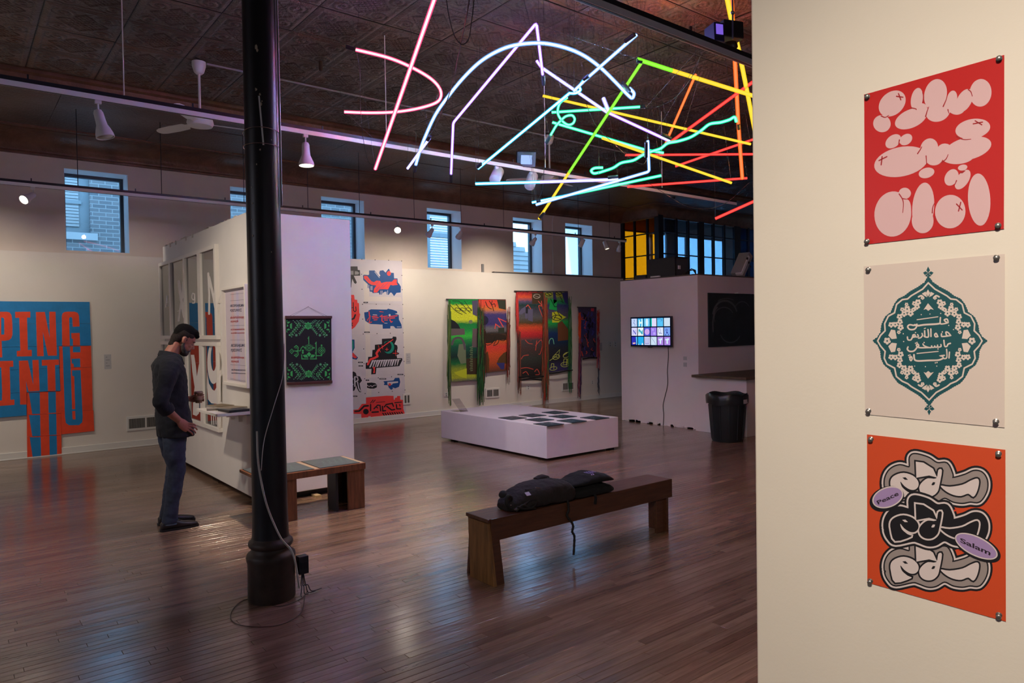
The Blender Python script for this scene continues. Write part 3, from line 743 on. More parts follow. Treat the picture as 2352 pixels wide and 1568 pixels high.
for k in range(12):
    a = 2 * PI * k / 12 + .2; MB().cyl((c[0] + .225 * math.cos(a), c[1] + .225 * math.sin(a), .04), (c[0] + .262 * math.cos(a), c[1] + .262 * math.sin(a), .54), .008, .010, 6).build('rib', M['binplastic'], t, smooth=True)
def arc_patch(c, r, a0, a1, z0, z1, n=8):
    vs = []; a0, a1 = math.radians(a0), math.radians(a1)
    for i in range(n + 1):
        a = a0 + (a1 - a0) * i / n
        for z in (z0, z1): vs.append((c[0] + r(z) * math.cos(a), c[1] + r(z) * math.sin(a), z))
    return MB().add(vs, [(2 * i, 2 * i + 2, 2 * i + 3, 2 * i + 1) for i in range(n)])
s_ = arc_patch(c, lambda z: .305, 262, 308, .565, .625); s_.build('sticker', mat('grey_sticker', (.42, .36, .36), .5), t, smooth='raw')

# ------------------------------------------------------------------ glazed office above
gr = T('glazed_office', 'black framed glazed office with yellow and blue panes above the booth', 'office', (15.0, 11.3, 0))
GX, GY = 13.0, 10.78
M['gframe'] = mat('black_steel_frame', (.008, .011, .016), .5)
Z0g, Z1g = 2.40, 4.34
bx((GX, GY + .05, 0), (GX + .06, Y1, Z0g)).build('lower_wall', M['black'], gr)
bx((GX, GY, 0), (X1, GY + .06, Z0g)).build('lower_wall', M['black'], gr)
def gl(i0, i1, fixed, axis, name='frame_post', w=.05, z0=Z0g, z1=Z1g):
    if axis == 'x': return bx((fixed - .02, i0, z0), (fixed + .04, i1, z1)).build(name, M['gframe'], gr)
    return bx((i0, fixed - .02, z0), (i1, fixed + .04, z1)).build(name, M['gframe'], gr)
# yellow side: X = GX, Y from GY to Y1
ys = [GY + .06, 11.13, 11.52, 11.90]
gl(11.86, 11.95, GX, 'x', w=.09); gl(11.10, 11.14, GX, 'x'); gl(11.50, 11.54, GX, 'x')
bx((GX - .03, GY - .03, 0), (GX + .14, GY + .10, 4.42)).build('corner_post', M['gframe'], gr)
b = bx((GX - .02, GY, 4.27), (GX + .05, Y1, 4.40)); b.build('header', M['gframe'], gr); bx((GX, GY - .02, 4.29), (X1, GY + .05, 4.42)).build('header', M['gframe'], gr)
for z in (2.87, 3.38, 3.89): bx((GX - .012, GY + .1, z - .013), (GX + .03, 11.87, z + .013)).build('muntin', M['gframe'], gr)
yy = [(GY + .10, 11.10), (11.14, 11.50), (11.54, 11.86)]; zz = [(2.40, 2.857), (2.883, 3.367), (3.393, 3.877), (3.903, 4.27)]
for a, c_ in yy:
    for z0, z1 in zz: bx((GX + .004, a, z0), (GX + .010, c_, z1)).build('yellow_pane', M['yellowglass'], gr, label='amber yellow pane')
# blue side: Y = GY, X from GX
posts = [(13.50, 13.53), (13.90, 13.93), (14.27, 14.45), (14.80, 14.83), (15.20, 15.23), (15.60, 15.82), (16.22, 16.25)]
xs_ = [GX + .14]
posts = []
def gpx(x): return on(x, 560, 1, GY).x
for a, c_ in ((1552, 1555.5), (1579, 1582.5), (1605, 1616), (1637, 1640.5), (1661.5, 1665), (1686, 1699.5), (1717, 1720.5), (1737, 1748)): posts.append((gpx(a), gpx(c_)))
for a, c_ in posts: gl(a, c_, GY, 'y')
for z in (2.87, 3.40, 3.92): bx((GX + .1, GY - .012, z - .013), (posts[-1][1], GY + .03, z + .013)).build('muntin', M['gframe'], gr)
edges = [GX + .14] + [v for p in posts for v in p]
zz = [(2.40, 2.857), (2.883, 3.387), (3.413, 3.907), (3.933, 4.29)]
for k in range(0, len(edges) - 1, 2):
    a, c_ = edges[k], edges[k + 1]
    for z0, z1 in zz: bx((a, GY + .004, z0), (c_, GY + .010, z1)).build('blue_pane', M['blueglass'] if k < 12 else M['deepblueglass'], gr, label='blue tinted pane' if k < 12 else 'dark blue pane')
o = MB().box((GX + .03, 11.25, 2.36), (GX + .6, 11.9, 2.4)).build('floor_slab', M['black'], gr)
o = MB().lathe([(.13, 2.5), (.13, 4.5)], (14.25, 11.45, 0), 20).build('inner_post', M['blackmetal'], gr, smooth=True)
bx((GX + .06, GY + .06, 2.36), (X1, Y1 - .01, 2.40)).build('floor_slab', mat('office_floor', (.2, .15, .1), .6), gr)

# conduits on the upper wall
o = MB().tube([(10.75, 11.93, 4.22), (10.72, 11.935, 4.1), (10.72, 11.935, 2.98)], .012, 8).cyl((10.72, 11.93, 2.86), (10.72, 11.93, 2.98), .03, n=10).build('wall_conduit', M['whitemetal'], smooth=True)
props(o, 'thin white conduit down the upper wall between the two rightmost small windows', 'conduit')
o = MB().box((8.73, 11.925, 2.88), (8.78, 11.95, 3.05)).build('cable_stub', mat('grey_metal', (.2, .2, .2), .5)); props(o, 'short grey stub standing on the ledge between the fourth and fifth windows', 'bracket')
# ------------------------------------------------------------------ cast iron column
CX, CY = 1.583, 4.50
t = T('iron_column', 'black cast iron column with a moulded brown base in the middle', 'column', (CX, CY, 0))
M['iron'] = mat('black_column_paint', (.005, .005, .006), .36, spec=.55, noise_amt=.3, nscale=6, bump=.12, bscale=14)
M['ironbase'] = mat('worn_column_base', (.055, .038, .026), .5, noise_amt=.45, nscale=5, bump=.3, bscale=18)
MB().lathe([(.118, .36), (.112, .42), (.108, .60), (.104, 2.0), (.102, 4.58)], (CX, CY, 0), 40).build('shaft', M['iron'], t, smooth=True)
MB().lathe([(.142, 0), (.146, .012), (.144, .235), (.150, .255), (.152, .275), (.146, .292), (.128, .305), (.122, .318), (.120, .33), (.134, .342), (.139, .356), (.134, .372), (.120, .382), (.112, .40)], (CX, CY, 0), 40).build('base', M['ironbase'], t, smooth=True)
def colpt(ang, z, r=None):
    r = r or (.104 - .002 * (z - 2) / 2.5 if z > .6 else .108); a = math.radians(ang); return Vector((CX + r * math.cos(a), CY + r * math.sin(a), z))
# angle facing the camera from the column
ca0 = math.degrees(math.atan2(-CY, -CX))
def ang_px(dx): return ca0 + math.degrees(math.asin(max(-1, min(1, dx / 38.0))))     # + = towards the right of the photo
MB().tube([colpt(ang_px(36), 4.55, .113), colpt(ang_px(36), 2.9, .116), colpt(ang_px(36), 2.5, .116)], .006, 6).build('conduit', mat('mauve_pipe', (.35, .32, .34), .4), t, smooth=True)
b = MB(); b.bar(colpt(ang_px(-4), 3.16, .109), colpt(ang_px(3), 2.86, .109), .010, .004, up=colpt(ca0, 3, 1) - Vector((CX, CY, 3))); b.build('strap', M['whitemetal'], t)
for z, tilt in ((2.95, .02), (2.865, .006)):
    MB().tube([Vector((CX + .112 * math.cos(a), CY + .112 * math.sin(a), z + tilt * math.cos(a - math.radians(ca0)))) for a in (2 * PI * i / 32 for i in range(33))], .0025, 5).build('tie_wire', M['chrome'], t, smooth=True)
chips = MB()
for dx, z, s in ((-8, 3.46, .012), (-6, 3.44, .010), (-10, 3.20, .009), (-2, 3.17, .008), (0, 3.11, .010), (2, 3.13, .006), (-3, 3.14, .007), (-4, 2.83, .007), (-12, 2.74, .005), (-24, 2.6, .004), (-23, 2.5, .005), (-25, 2.4, .004), (-24, 2.3, .006), (-20, 1.9, .004), (15, 2.2, .004), (20, 2.9, .004)):
    p = colpt(ang_px(dx), z, .1065 + .001); n = (p - Vector((CX, CY, z))).normalized(); u = n.cross(Vector((0, 0, 1)))
    pts = [p + u * s * (.6 + random.random() * .6) * math.cos(a) * .8 + Vector((0, 0, 1)) * s * (.7 + random.random() * .8) * math.sin(a) for a in (2 * PI * k / 7 for k in range(7))]
    chips.add(pts, [tuple(range(7))])
chips.build('paint_chips', mat('bare_primer', (.45, .36, .26), .8), t, smooth='raw')
# white cord wound round the column, socket box, wires on the floor
z_on = lambda x, y: on(x, y, 1, CY - .13)
pts = [on(653, 790, 1, CY - .02), on(650, 860, 1, CY - .09), on(630, 930, 1, CY - .125), on(607, 1010, 1, CY - .125), on(600, 1080, 1, CY - .12)]
o = MB().tube(smooth2([tuple(p) for p in pts]), .0025, 5).build('thin_cord', M['paper'], smooth=True); props(o, 'thin white cord crossing the lower column from right to left', 'cord')
pts = [on(590, 990, 1, CY - .10), on(593, 1060, 1, CY - .115), on(605, 1130, 1, CY - .13), on(620, 1180, 1, CY - .135), on(645, 1235, 1, CY - .14), on(668, 1262, 1, CY - .155), on(678, 1290, 1, CY - .16), on(683, 1320, 1, CY - .16), on(687, 1350, 1, CY - .14)]
o = MB().tube(smooth2([tuple(p) for p in pts]), .006, 6).build('white_cord', mat('cream_cord', (.62, .60, .54), .5), smooth=True); props(o, 'thick white power cord draped diagonally down the column to its base', 'cord')
sb = on(690, 1297, 1, CY - .06)
t = T('socket_box', 'square black outlet box at the right side of the column base', 'outlet', (sb.x + .01, sb.y, 0))
MB().box((sb.x - .02, sb.y - .03, sb.z - .055), (sb.x + .045, sb.y + .03, sb.z + .06)).build('box', M['blackmetal'], t, bevel=.004)
MB().box((sb.x - .01, sb.y - .034, sb.z - .02), (sb.x + .03, sb.y - .03, sb.z + .025)).build('cover', M['black'], t)
for k in range(4):
    x = sb.x + .004 * k; MB().tube(smooth2([(x, sb.y - .02, sb.z - .05), (x - .01 + .006 * k, sb.y - .03, sb.z - .12), (x + .01 * (k - 1), sb.y - .04, .06), (x + .02 * (k - 1), sb.y - .05, .01 + .003 * k), (x + .05 * (k - .5), sb.y - .07 + .02 * k, .006)]), .003, 5).build('wire', M['wire'], t, smooth=True)
pts = [on(706, 1356, 2, .004), on(690, 1375, 2, .004), on(640, 1392, 2, .004), on(590, 1378, 2, .004), on(560, 1378, 2, .004), on(534, 1400, 2, .004), on(533, 1425, 2, .004), on(570, 1438, 2, .004), on(640, 1435, 2, .004), on(690, 1408, 2, .004), on(700, 1370, 2, .004)]
o = MB().tube(smooth2([tuple(p) for p in pts]), .0025, 5).build('floor_wire', mat('brown_wire', (.06, .03, .02), .5), smooth=True); props(o, 'thin wire looped on the floor around the column base', 'wire')

# ------------------------------------------------------------------ track rails
ZT = 3.5
def track(y, xa, xb, rods, label, z=ZT, side='lilac_rail'):
    t = T('track_rail', label, 'track light rail', ((xa + xb) / 2, y, z))
    MB().box((xa, y - .018, z - .004), (xb, y + .018, z + .034)).build('rail', M['whitemetal'], t)
    MB().box((xa, y - .020, z + .034), (xb, y + .020, z + .064)).build('top_channel', M['blackmetal'], t)
    MB().box((xa, y - .008, z - .006), (xb, y + .008, z - .0035)).build('slot', M['black'], t)
    for x in rods: MB().cyl((x, y, z + .06), (x, y, 4.60 if y < 9.3 else 4.53), .0045, n=6).build('hanger_rod', M['whitemetal'] if y < 8 else M['blackmetal'], t)
    b = MB()
    x = xa + .3
    while x < xb - .1: b.box((x, y - .006, z + .06), (x + .012, y + .006, z + .10)); x += 1.13
    b.build('clips', M['blackmetal'], t, kind='stuff')
    return t
track(6.23, -3.2, 9.3, (-1.2, 1.12, 3.42, 5.5, 7.6), 'lilac lit track rail running behind the column and the neon tubes')
track(10.3, -4.0, 11.35, (-2.6, -.6, 1.31, 2.27, 3.35, 4.3, 5.15, 6.15, 7.1, 8.05, 9.0, 9.95, 10.85), 'thin black track rail hanging in front of the small high windows')
track(2.82, 2.3, 7.5, (5.6,), 'near track rail crossing the top right corner above the neon')

# ------------------------------------------------------------------ track heads
M['headmetal'] = mat('pale_lamp_enamel', (.62, .60, .60), .45)
M['bulb'] = emit_mat('lamp_glow', (1.0, .88, .66), 8)
M['bulboff'] = mat('lamp_face_unlit', (.35, .33, .30), .3)
def head_flared(x, y, z, d, lit, label, group=None, L=.20, R=.058, drop=.07):
    """flared bell lamp: stem from the rail, body pointing along d"""
    d = Vector(d).normalized(); t = T('track_lamp', label, 'spotlight', (x, y, z), group)
    MB().box((x - .022, y - .014, z - .03), (x + .022, y + .014, z)).build('adapter', M['headmetal'], t, bevel=.002)
    MB().cyl((x, y, z - .03), (x, y, z - drop - .02), .007, n=8).build('stem', M['headmetal'], t)
    c = Vector((x, y, z - drop - .03)); k = L
    prof = [(.006, -.01), (.026, 0), (.034, .02), (.036, .08 * k / .2), (.039, .11 * k / .2), (.050, .135 * k / .2), (R, .17 * k / .2), (R + .004, k), (R - .002, k), (R - .006, k - .02)]
    MB().lathe(prof, c - d * .02, 24, d).build('shade', M['headmetal'], t, smooth=True)
    MB().lathe([(R - .005, 0), (R - .012, .006), (.001, .010)], c + d * (k - .028), 20, d).build('bulb', M['bulb'] if lit else M['bulboff'], t, smooth=True)
    if lit: spot('track_spot', tuple(c + d * (k + .01)), tuple(c + d * 3), lit * 1.7, 105, 1.0, .03)
    return t
def head_can(x, y, z, d, lit, label, group=None, L=.20, R=.052, drop=.10):
    d = Vector(d).normalized(); t = T('track_can', label, 'spotlight', (x, y, z), group)
    MB().box((x - .022, y - .014, z - .03), (x + .022, y + .014, z)).build('adapter', M['headmetal'], t, bevel=.002)
    MB().cyl((x, y, z - .03), (x, y, z - drop + R * .6), .007, n=8).build('stem', M['headmetal'], t)
    c = Vector((x, y, z - drop)) - d * L * .5
    MB().lathe([(R - .006, 0), (R, .006), (R, L - .004), (R - .003, L), (R - .006, L), (R - .008, L - .03)], c, 28, d).build('can', M['headmetal'], t, smooth=True)
    MB().lathe([(R - .008, 0), (.001, .006)], c + d * (L - .026), 20, d).build('bulb', M['bulb'] if lit else M['bulboff'], t, smooth=True)
    if lit: spot('track_spot', tuple(c + d * (L + .01)), tuple(c + d * 3), lit * 1.7, 105, 1.0, .03)
    return t
head_flared(.94, 6.23, 3.50, (.22, -.12, -1), 0, 'unlit bell shaped lamp on the lilac rail left of the column', L=.21, R=.062)
spot('track_spot_bench', (2.59, 6.22, 3.17), (2.78, 5.9, 0), 230, 52, .4, .03, (1.0, .78, .55))
head_flared(2.59, 6.23, 3.50, (.0, -.05, -1), 3, 'lit bell shaped lamp hanging straight down just right of the column', L=.21, R=.066)
head_can(4.78, 6.23, 3.49, (.65, .5, .62), 0, 'left of the two lavender cylinder lamps on the lilac rail', L=.22, R=.062)
head_can(5.28, 6.23, 3.49, (.62, .45, .70), 0, 'right of the two lavender cylinder lamps on the lilac rail', L=.22, R=.062)
# on the long thin rail
EW = 46
spot('wall_spot_left', (.5, 10.3, 3.4), (.2, 11.8, 1.9), 64, 105, 1.0, .03)  # added to wash the wall, has no lamp head of its own
head_flared(.84, 10.3, 3.50, (-.62, -.55, -.50), 14, 'lit bell lamp at the far left of the thin black rail', L=.18, R=.055)
head_flared(5.83, 10.3, 3.50, (-.40, -.70, -.50), 5, 'lit bell lamp on the thin rail over the vinyl poster', L=.16, R=.055)
head_flared(6.50, 10.3, 3.50, (-.1, .8, -.62), 40, 'bell lamp before the fourth small window', L=.16, R=.052)
head_flared(7.09, 10.3, 3.50, (.1, .8, -.62), 48, 'bell lamp beside the right edge of the fourth small window', L=.15, R=.052)
head_flared(8.81, 10.3, 3.50, (.0, .8, -.62), 66, 'bell lamp before the fifth small window', L=.16, R=.055)
head_can(10.04, 10.3, 3.50, (-.15, .55, -1.0), 42, 'cylinder lamp before the sixth small window', L=.17, R=.045)
head_can(10.74, 10.3, 3.50, (.12, -.30, -1.0), 34, 'lit cylinder lamp near the right end of the thin rail', L=.17, R=.048)
head_flared(11.15, 10.3, 3.50, (.25, .5, -.8), 0, 'small pale lamp at the right end of the thin rail', L=.14, R=.04)
# two unseen heads further left on the rail, then two extra wall spots without heads
for x in (-1.2, -2.6): spot('wall_spot_left', (x, 10.3, 3.4), (x + .3, 11.8, 1.7), 110, 105, 1.0, .03)
spot('wall_spot_corner', (1.9, 10.28, 3.42), (2.0, 11.8, 1.9), 34, 105, 1.0, .03)
spot('wall_spot_vinyl', (4.9, 10.28, 3.42), (4.9, 11.8, 1.6), 20, 105, 1.0, .03)
# black flood on the lilac rail
t = T('flood_light', 'small black floodlight with a glowing panel above the lavender lamps', 'floodlight', (5.16, 6.2, 3.55))
R = Euler((.3, 0, -.5)).to_matrix()
MB().obox((5.18, 6.20, 3.62), (.22, .07, .17), R).build('housing', M['blackmetal'], t, bevel=.006)
MB().obox(Vector((5.18, 6.20, 3.62)) + R @ Vector((0, -.038, -.005)), (.13, .004, .10), R).build('led_panel', emit_mat('led_panel', (.35, .50, .95), 1.2), t)
MB().box((5.12, 6.215, 3.50), (5.20, 6.235, 3.56)).build('bracket', M['black'], t)
# projector on the near rail
pj = on(1672, 76, 1, 2.95)
t = T('projector', 'black stage projector box hung above the near rail', 'projector', tuple(pj))
R = Euler((-.05, .0, -.35)).to_matrix()
MB().obox(pj, (.16, .14, .12), R).build('housing', M['black'], t, bevel=.006)
MB().obox(pj + R @ Vector((-.12, -.01, -.035)), (.08, .12, .13), R).build('lamp_house', mat('deep_blue_metal', (.01, .012, .06), .4), t, bevel=.004)
MB().obox(pj + R @ Vector((-.12, -.073, -.02)), (.055, .003, .07), R).build('lit_window', emit_mat('violet_window', (.22, .12, .75), .9), t)
MB().lathe([(.045, 0), (.05, .03), (.03, .06)], pj + R @ Vector((.01, -.01, -.075)), 20, (0, 0, -1)).build('lens', mat('lens_glass', (.05, .03, .015), .1), t, smooth=True)
MB().cyl(pj + Vector((-.075, -.09, -.09)), pj + Vector((-.075, -.09, 1.0)), .006, n=8).build('hanger_pipe', mat('blue_grey_pipe', (.2, .2, .28), .4, .6), t)
MB().ell(pj + Vector((-.075, -.09, .09)), (.018, .012, .014), 10).build('clamp', M['chrome'], t, smooth=True)

# ------------------------------------------------------------------ ceiling fans and pipe
def fan(x, y, label, rot, hz=3.93):
    t = T('ceiling_fan', label, 'ceiling fan', (x, y, hz))
    MB().lathe([(.03, -.13), (.05, -.11), (.068, -.05), (.07, -.02), (.07, 0)], (x, y, 4.58), 24).build('canopy', M['whitemetal'], t, smooth=True)
    MB().cyl((x, y, hz + .06), (x, y, 4.5), .013, n=12).build('downrod', M['whitemetal'], t)
    MB().lathe([(.02, .10), (.035, .08), (.06, .06), (.125, .045), (.135, .0), (.12, -.03), (.05, -.045), (.001, -.047)], (x, y, hz), 28).build('motor', M['whitemetal'], t, smooth=True)
    for k in range(3):
        a = rot + k * 2 * PI / 3; d = Vector((math.cos(a), math.sin(a), 0)); n = Vector((-math.sin(a), math.cos(a), .22)).normalized(); up = d.cross(n)
        c0 = Vector((x, y, hz)); secs = []
        for r_, w in ((.12, .03), (.2, .035), (.22, .062), (.4, .068), (.58, .062), (.64, .045), (.66, .02)): secs.append((c0 + d * r_, n * w, up * .004))
        MB().loft(secs, 12, 4).build('blade', M['whitemetal'], t, smooth=True)
    return t
fan(2.15, 7.97, 'white three blade ceiling fan left of the column', math.radians(235))
fan(7.12, 7.97, 'white three blade ceiling fan half hidden behind the neon tubes', .3)
o = MB().cyl((2.22, 7.93, 4.565), (11.5, 7.98, 4.565), .011, n=10).build('ceiling_pipe', mat('pale_pipe', (.32, .31, .31), .4)); props(o, 'pale pipe running along the ceiling away from the left fan', 'pipe')
o = MB().lathe([(.001, -.11), (.02, -.10), (.02, 0)], (3.18, 7.2, 4.585), 10).build('ceiling_hook', mat('brown_metal', (.06, .03, .02), .5)); props(o, 'short brown stub hanging from the tin ceiling by the red neon', 'bracket')
o = MB().lathe([(.03, -.05), (.035, -.03), (.05, 0)], (12.2, 9.7, 4.46), 12).build('ceiling_speaker', M['black']); props(o, 'small black lamp on the ceiling near the glazed office', 'lamp')

# ------------------------------------------------------------------ low plinth with eight black tiles
M['plinth'] = mat('plinth_paint', s2l(224, 214, 220), .6, noise_amt=.03, nscale=5, bump=.06, bscale=40)
t = T('plinth', 'low white display plinth on the floor in the back of the room', 'plinth', (6.57, 7.98, 0))
MB().box((5.91, 6.75, .035), (7.235, 9.21, .45)).build('box', M['plinth'], t, bevel=.006)
for x, y in ((6.0, 6.95), (7.12, 6.80), (6.0, 9.0), (7.05, 9.0)): MB().box((x, y, 0), (x + .08, y + .08, .035)).build('foot', M['black'], t)
o = MB().tube([on(*p, 2, .452) for p in ((1175, 931), (1195, 927), (1212, 928), (1222, 931), (1205, 933), (1190, 932))], .004, 6).build('loose_paper', M['plinth'], smooth=True); props(o, 'crumpled clear strip lying at the back edge of the plinth', 'plastic')
ti = mat('dark_print_tile', (.012, .022, .028), .45); tp = mat('tile_white_print', (.28, .33, .34), .6)
tl = [((505, 247), (600, 233), (728, 246), (640, 267), 'front left'), ((662, 229), (757, 214), (862, 229), (768, 246), ''), ((815, 210), (925, 194), (1038, 209), (925, 223), ''),
      ((700, 260), (802, 244), (928, 260), (820, 280), ''), ((862, 238), (975, 221), (1100, 237), (985, 254), ''), ((1100, 246), (1195, 231), (1322, 247), (1225, 264), ''),
      ((750, 292), (855, 275), (1005, 292), (905, 310), ''), ((920, 270), (1030, 251), (1170, 268), (1060, 288), '')]
names = ['square dark tile nearest the left front edge of the plinth', 'dark tile behind the leftmost one on the plinth', 'dark tile at the very back of the group on the plinth', 'dark tile in the second row next to the front left corner one', 'dark tile in the middle of the group on the plinth', 'dark tile nearest the right front corner of the plinth', 'dark tile lowest in the photo by the front corner of the plinth', 'dark tile between the lowest one and the rightmost one on the plinth']
for (a, b_, c_, d_, _), nm in zip(tl, names):
    q = [on(980 + p[0] / 3.136, 880 + p[1] / 3.136, 2, .456) for p in (a, b_, c_, d_)]
    cx = sum((p.x for p in q)) / 4; cy = sum((p.y for p in q)) / 4; hx, hy = .135, .15
    o = T('art_tile', nm, 'tile', (cx, cy, .45), 'dark printed tiles on the plinth'); o2 = MB().box((cx - hx, cy - hy, .4505), (cx + hx, cy + hy, .457)).build('plate', ti, o)
    sm = []
    for k in range(9):
        u, v = random.uniform(-.1, .1), random.uniform(-.1, .1); sm += stroke(smooth2([(cx + u, cy + v), (cx + u + random.uniform(-.04, .04), cy + v + .02), (cx + u + random.uniform(-.05, .05), cy + v + .05)], k=3), .006, n=0)
    flat('print', o, [p for p in sm if all(cx - hx < x < cx + hx and cy - hy < y < cy + hy for x, y in p)], tp, lambda x, y, l=0: Vector((x, y, .4573 + l)), 0)
t = T('acrylic_stand', 'clear upright acrylic label stand at the left back of the plinth', 'stand', (5.98, 9.0, .45))
ac = glass_mat('acrylic', (.90, .88, .90), .03)
a = on(1047, 903, 0, 6.02); b_ = on(1063, 938, 0, 6.02)
MB().add([(6.0, b_.y + .03, .452), (6.14, b_.y + .03, .452), (6.10, a.y + .02, .64), (5.96, a.y + .02, .64), (6.0, b_.y + .034, .452), (6.14, b_.y + .034, .452), (6.10, a.y + .024, .64), (5.96, a.y + .024, .64)], [(0, 1, 2, 3), (7, 6, 5, 4), (0, 4, 5, 1), (1, 5, 6, 2), (2, 6, 7, 3), (3, 7, 4, 0)]).build('back_sheet', ac, t)
MB().box((5.98, 8.86, .4505), (6.16, 9.06, .454)).build('foot_sheet', ac, t)

# ------------------------------------------------------------------ long bench
def wood(name, c, amt=.35): return mat(name, c, .38, noise_amt=amt, nscale=3.0, bump=.15, bscale=9, vec='Object', stretch=(1.5, 14, 14))
M['bench'] = wood('dark_stained_bench', (.085, .032, .015))
M['benchleg'] = mat('bench_leg_wood', (.20, .095, .028), .4, noise_amt=.4, nscale=3, bump=.15, bscale=9, stretch=(14, 14, 1.4))
M['bencht'] = wood('bench_seat_wood', (.11, .045, .026))
t = T('bench', 'long dark wooden bench with splayed plank legs in the foreground', 'bench', (3.7, 3.86, 0))
P0, P1 = Vector((2.765, 3.755, 0)), Vector((4.655, 3.755, 0))
MB().box((2.775, 3.765, .405), (4.66, 4.02, .432)).build('seat', M['bencht'], t, bevel=.003)
MB().box((2.79, 3.752, .285), (4.66, 3.772, .434)).build('apron', M['bench'], t, bevel=.003)
MB().box((2.79, 4.005, .285), (4.66, 4.025, .430)).build('apron', M['bench'], t, bevel=.003)
MB().box((2.768, 3.76, .41), (2.790, 4.02, .434)).build('seat_end', M['bench'], t, bevel=.003)
def wedge(x0, x1, yb0, yb1, yt0, yt1, zt):
    return MB().add([(x0, yb0, 0), (x1, yb0, 0), (x1, yb1, 0), (x0, yb1, 0), (x0, yt0, zt), (x1, yt0, zt), (x1, yt1, zt), (x0, yt1, zt)], [(3, 2, 1, 0), (4, 5, 6, 7), (0, 1, 5, 4), (1, 2, 6, 5), (2, 3, 7, 6), (3, 0, 4, 7)])
wedge(2.765, 2.79, 3.70, 3.975, 3.765, 3.99, .405).build('leg', M['benchleg'], t, bevel=.003)
wedge(2.79, 2.86, 3.71, 3.735, 3.775, 3.80, .40).build('leg_brace', M['bench'], t, bevel=.002)
wedge(2.79, 2.86, 4.03, 4.05, 3.985, 4.004, .40).build('leg_brace', M['bench'], t, bevel=.002)
MB().box((4.50, 3.785, 0), (4.60, 3.81, .405)).build('leg', M['bench'], t, bevel=.003)
MB().box((4.60, 3.765, 0), (4.625, 3.96, .405)).build('leg', M['bench'], t, bevel=.003)

# ------------------------------------------------------------------ small bench by the partition
t = T('small_bench', 'small reddish wooden bench with tiled top in front of the partition', 'bench', (2.75, 6.45, 0))
M['rb'] = mat('reddish_bench_wood', (.19, .072, .028), .45, noise_amt=.35, nscale=3, bump=.12, bscale=9, stretch=(14, 14, 1.5))
MB().box((2.08, 6.20, .405), (3.11, 6.70, .432)).build('top', M['rb'], t, bevel=.003)
MB().box((2.08, 6.195, .372), (3.11, 6.215, .43)).build('apron', M['rb'], t, bevel=.002)
for x0, x1 in ((2.20, 2.43), (2.93, 3.10)):
    MB().box((x0, 6.205, 0), (x1, 6.23, .405)).build('leg', M['rb'], t, bevel=.003)
    MB().box((x0, 6.66, 0), (x1, 6.685, .405)).build('leg', M['rb'], t, bevel=.003)
    MB().box((x1 - .022, 6.23, 0), (x1, 6.66, .405)).build('side_panel', mat('dark_bench_side', (.05, .022, .012), .5), t, bevel=.002)
MB().box((2.815, 6.23, 0), (2.84, 6.40, .405)).build('inner_panel', M['black'], t)
for (x0, x1), nm in zip(((2.10, 2.60), (2.66, 3.06)), ('left dark slate like print lying on the small bench', 'right dark slate like print lying on the small bench')):
    o = T('slate_print', nm, 'print', ((x0 + x1) / 2, 6.44, .432), 'prints on the small bench')
    MB().box((x0, 6.22, .4325), (x1, 6.67, .438)).build('sheet', mat('grey_green_slate', (.085, .11, .115), .5, noise_amt=.15, nscale=8), o)
    sm = []
    for r in range(4):
        for k in range(5): sm += stroke(smooth2([(x0 + .08 + .06 * k + .02 * r, 6.32 + .06 * r), (x0 + .11 + .06 * k + .02 * r, 6.35 + .06 * r), (x0 + .13 + .06 * k, 6.32 + .06 * r)], k=3), .006, n=0)
    flat('print', o, [p for p in sm if all(x < x1 for x, y in p)], mat('pale_green_print', (.16, .26, .22), .6), lambda x, y, l=0: Vector((x, y, .4384)), 0)
MB().box((2.61, 6.22, .4325), (2.65, 6.67, .434)).build('light_strip', mat('pale_strip', (.45, .33, .22), .6), t)
MB().box((3.07, 6.22, .4325), (3.10, 6.67, .434)).build('light_strip', mat('pale_strip', (.45, .33, .22), .6), t)

# ------------------------------------------------------------------ vents, sockets, captions on the long wall
def wall_vent(x0, x1, z0, z1, label, dark=True):
    t = T('wall_vent', label, 'vent', ((x0 + x1) / 2, LOWY, z0)); y = LOWY
    MB().box((x0, y - .014, z0), (x1, y, z1)).build('plate', M['white_trim'], t, bevel=.003)
    m = (x0 + x1) / 2
    for a, c_ in ((x0 + .03, m - .012), (m + .012, x1 - .03)):
        bx((a, y - .015, z0 + .035), (c_, y - .0135, z1 - .035)).build('opening', M['black'], t)
        n = int((c_ - a) / .014); b = MB()
        for k in range(n): xx = a + (k + .5) * (c_ - a) / n; b.box((xx - .0025, y - .018, z0 + .035), (xx + .0025, y - .015, z1 - .035))
        b.build('louvres', mat('vent_louvre', (.35, .34, .32), .5), t, kind='stuff')
def wz(px, py, dy=LOWY): return on(px, py, 1, dy)
a, c_ = wz(290, 957), wz(378, 982); wall_vent(a.x, c_.x, c_.z, a.z + .0, 'white double louvre vent low on the wall behind the man')
a, c_ = wz(1115, 892), wz(1147, 912); wall_vent(a.x, c_.x, c_.z, a.z, 'white double vent under the left textile')
a, c_ = wz(1290, 877), wz(1318, 896); wall_vent(a.x, c_.x, c_.z, a.z, 'white vent under the right panel of the middle textile')
a, c_ = wz(925, 904), wz(943, 928); wall_vent(a.x, c_.x, c_.z, a.z, 'white vent beside the lower right edge of the vinyl poster')
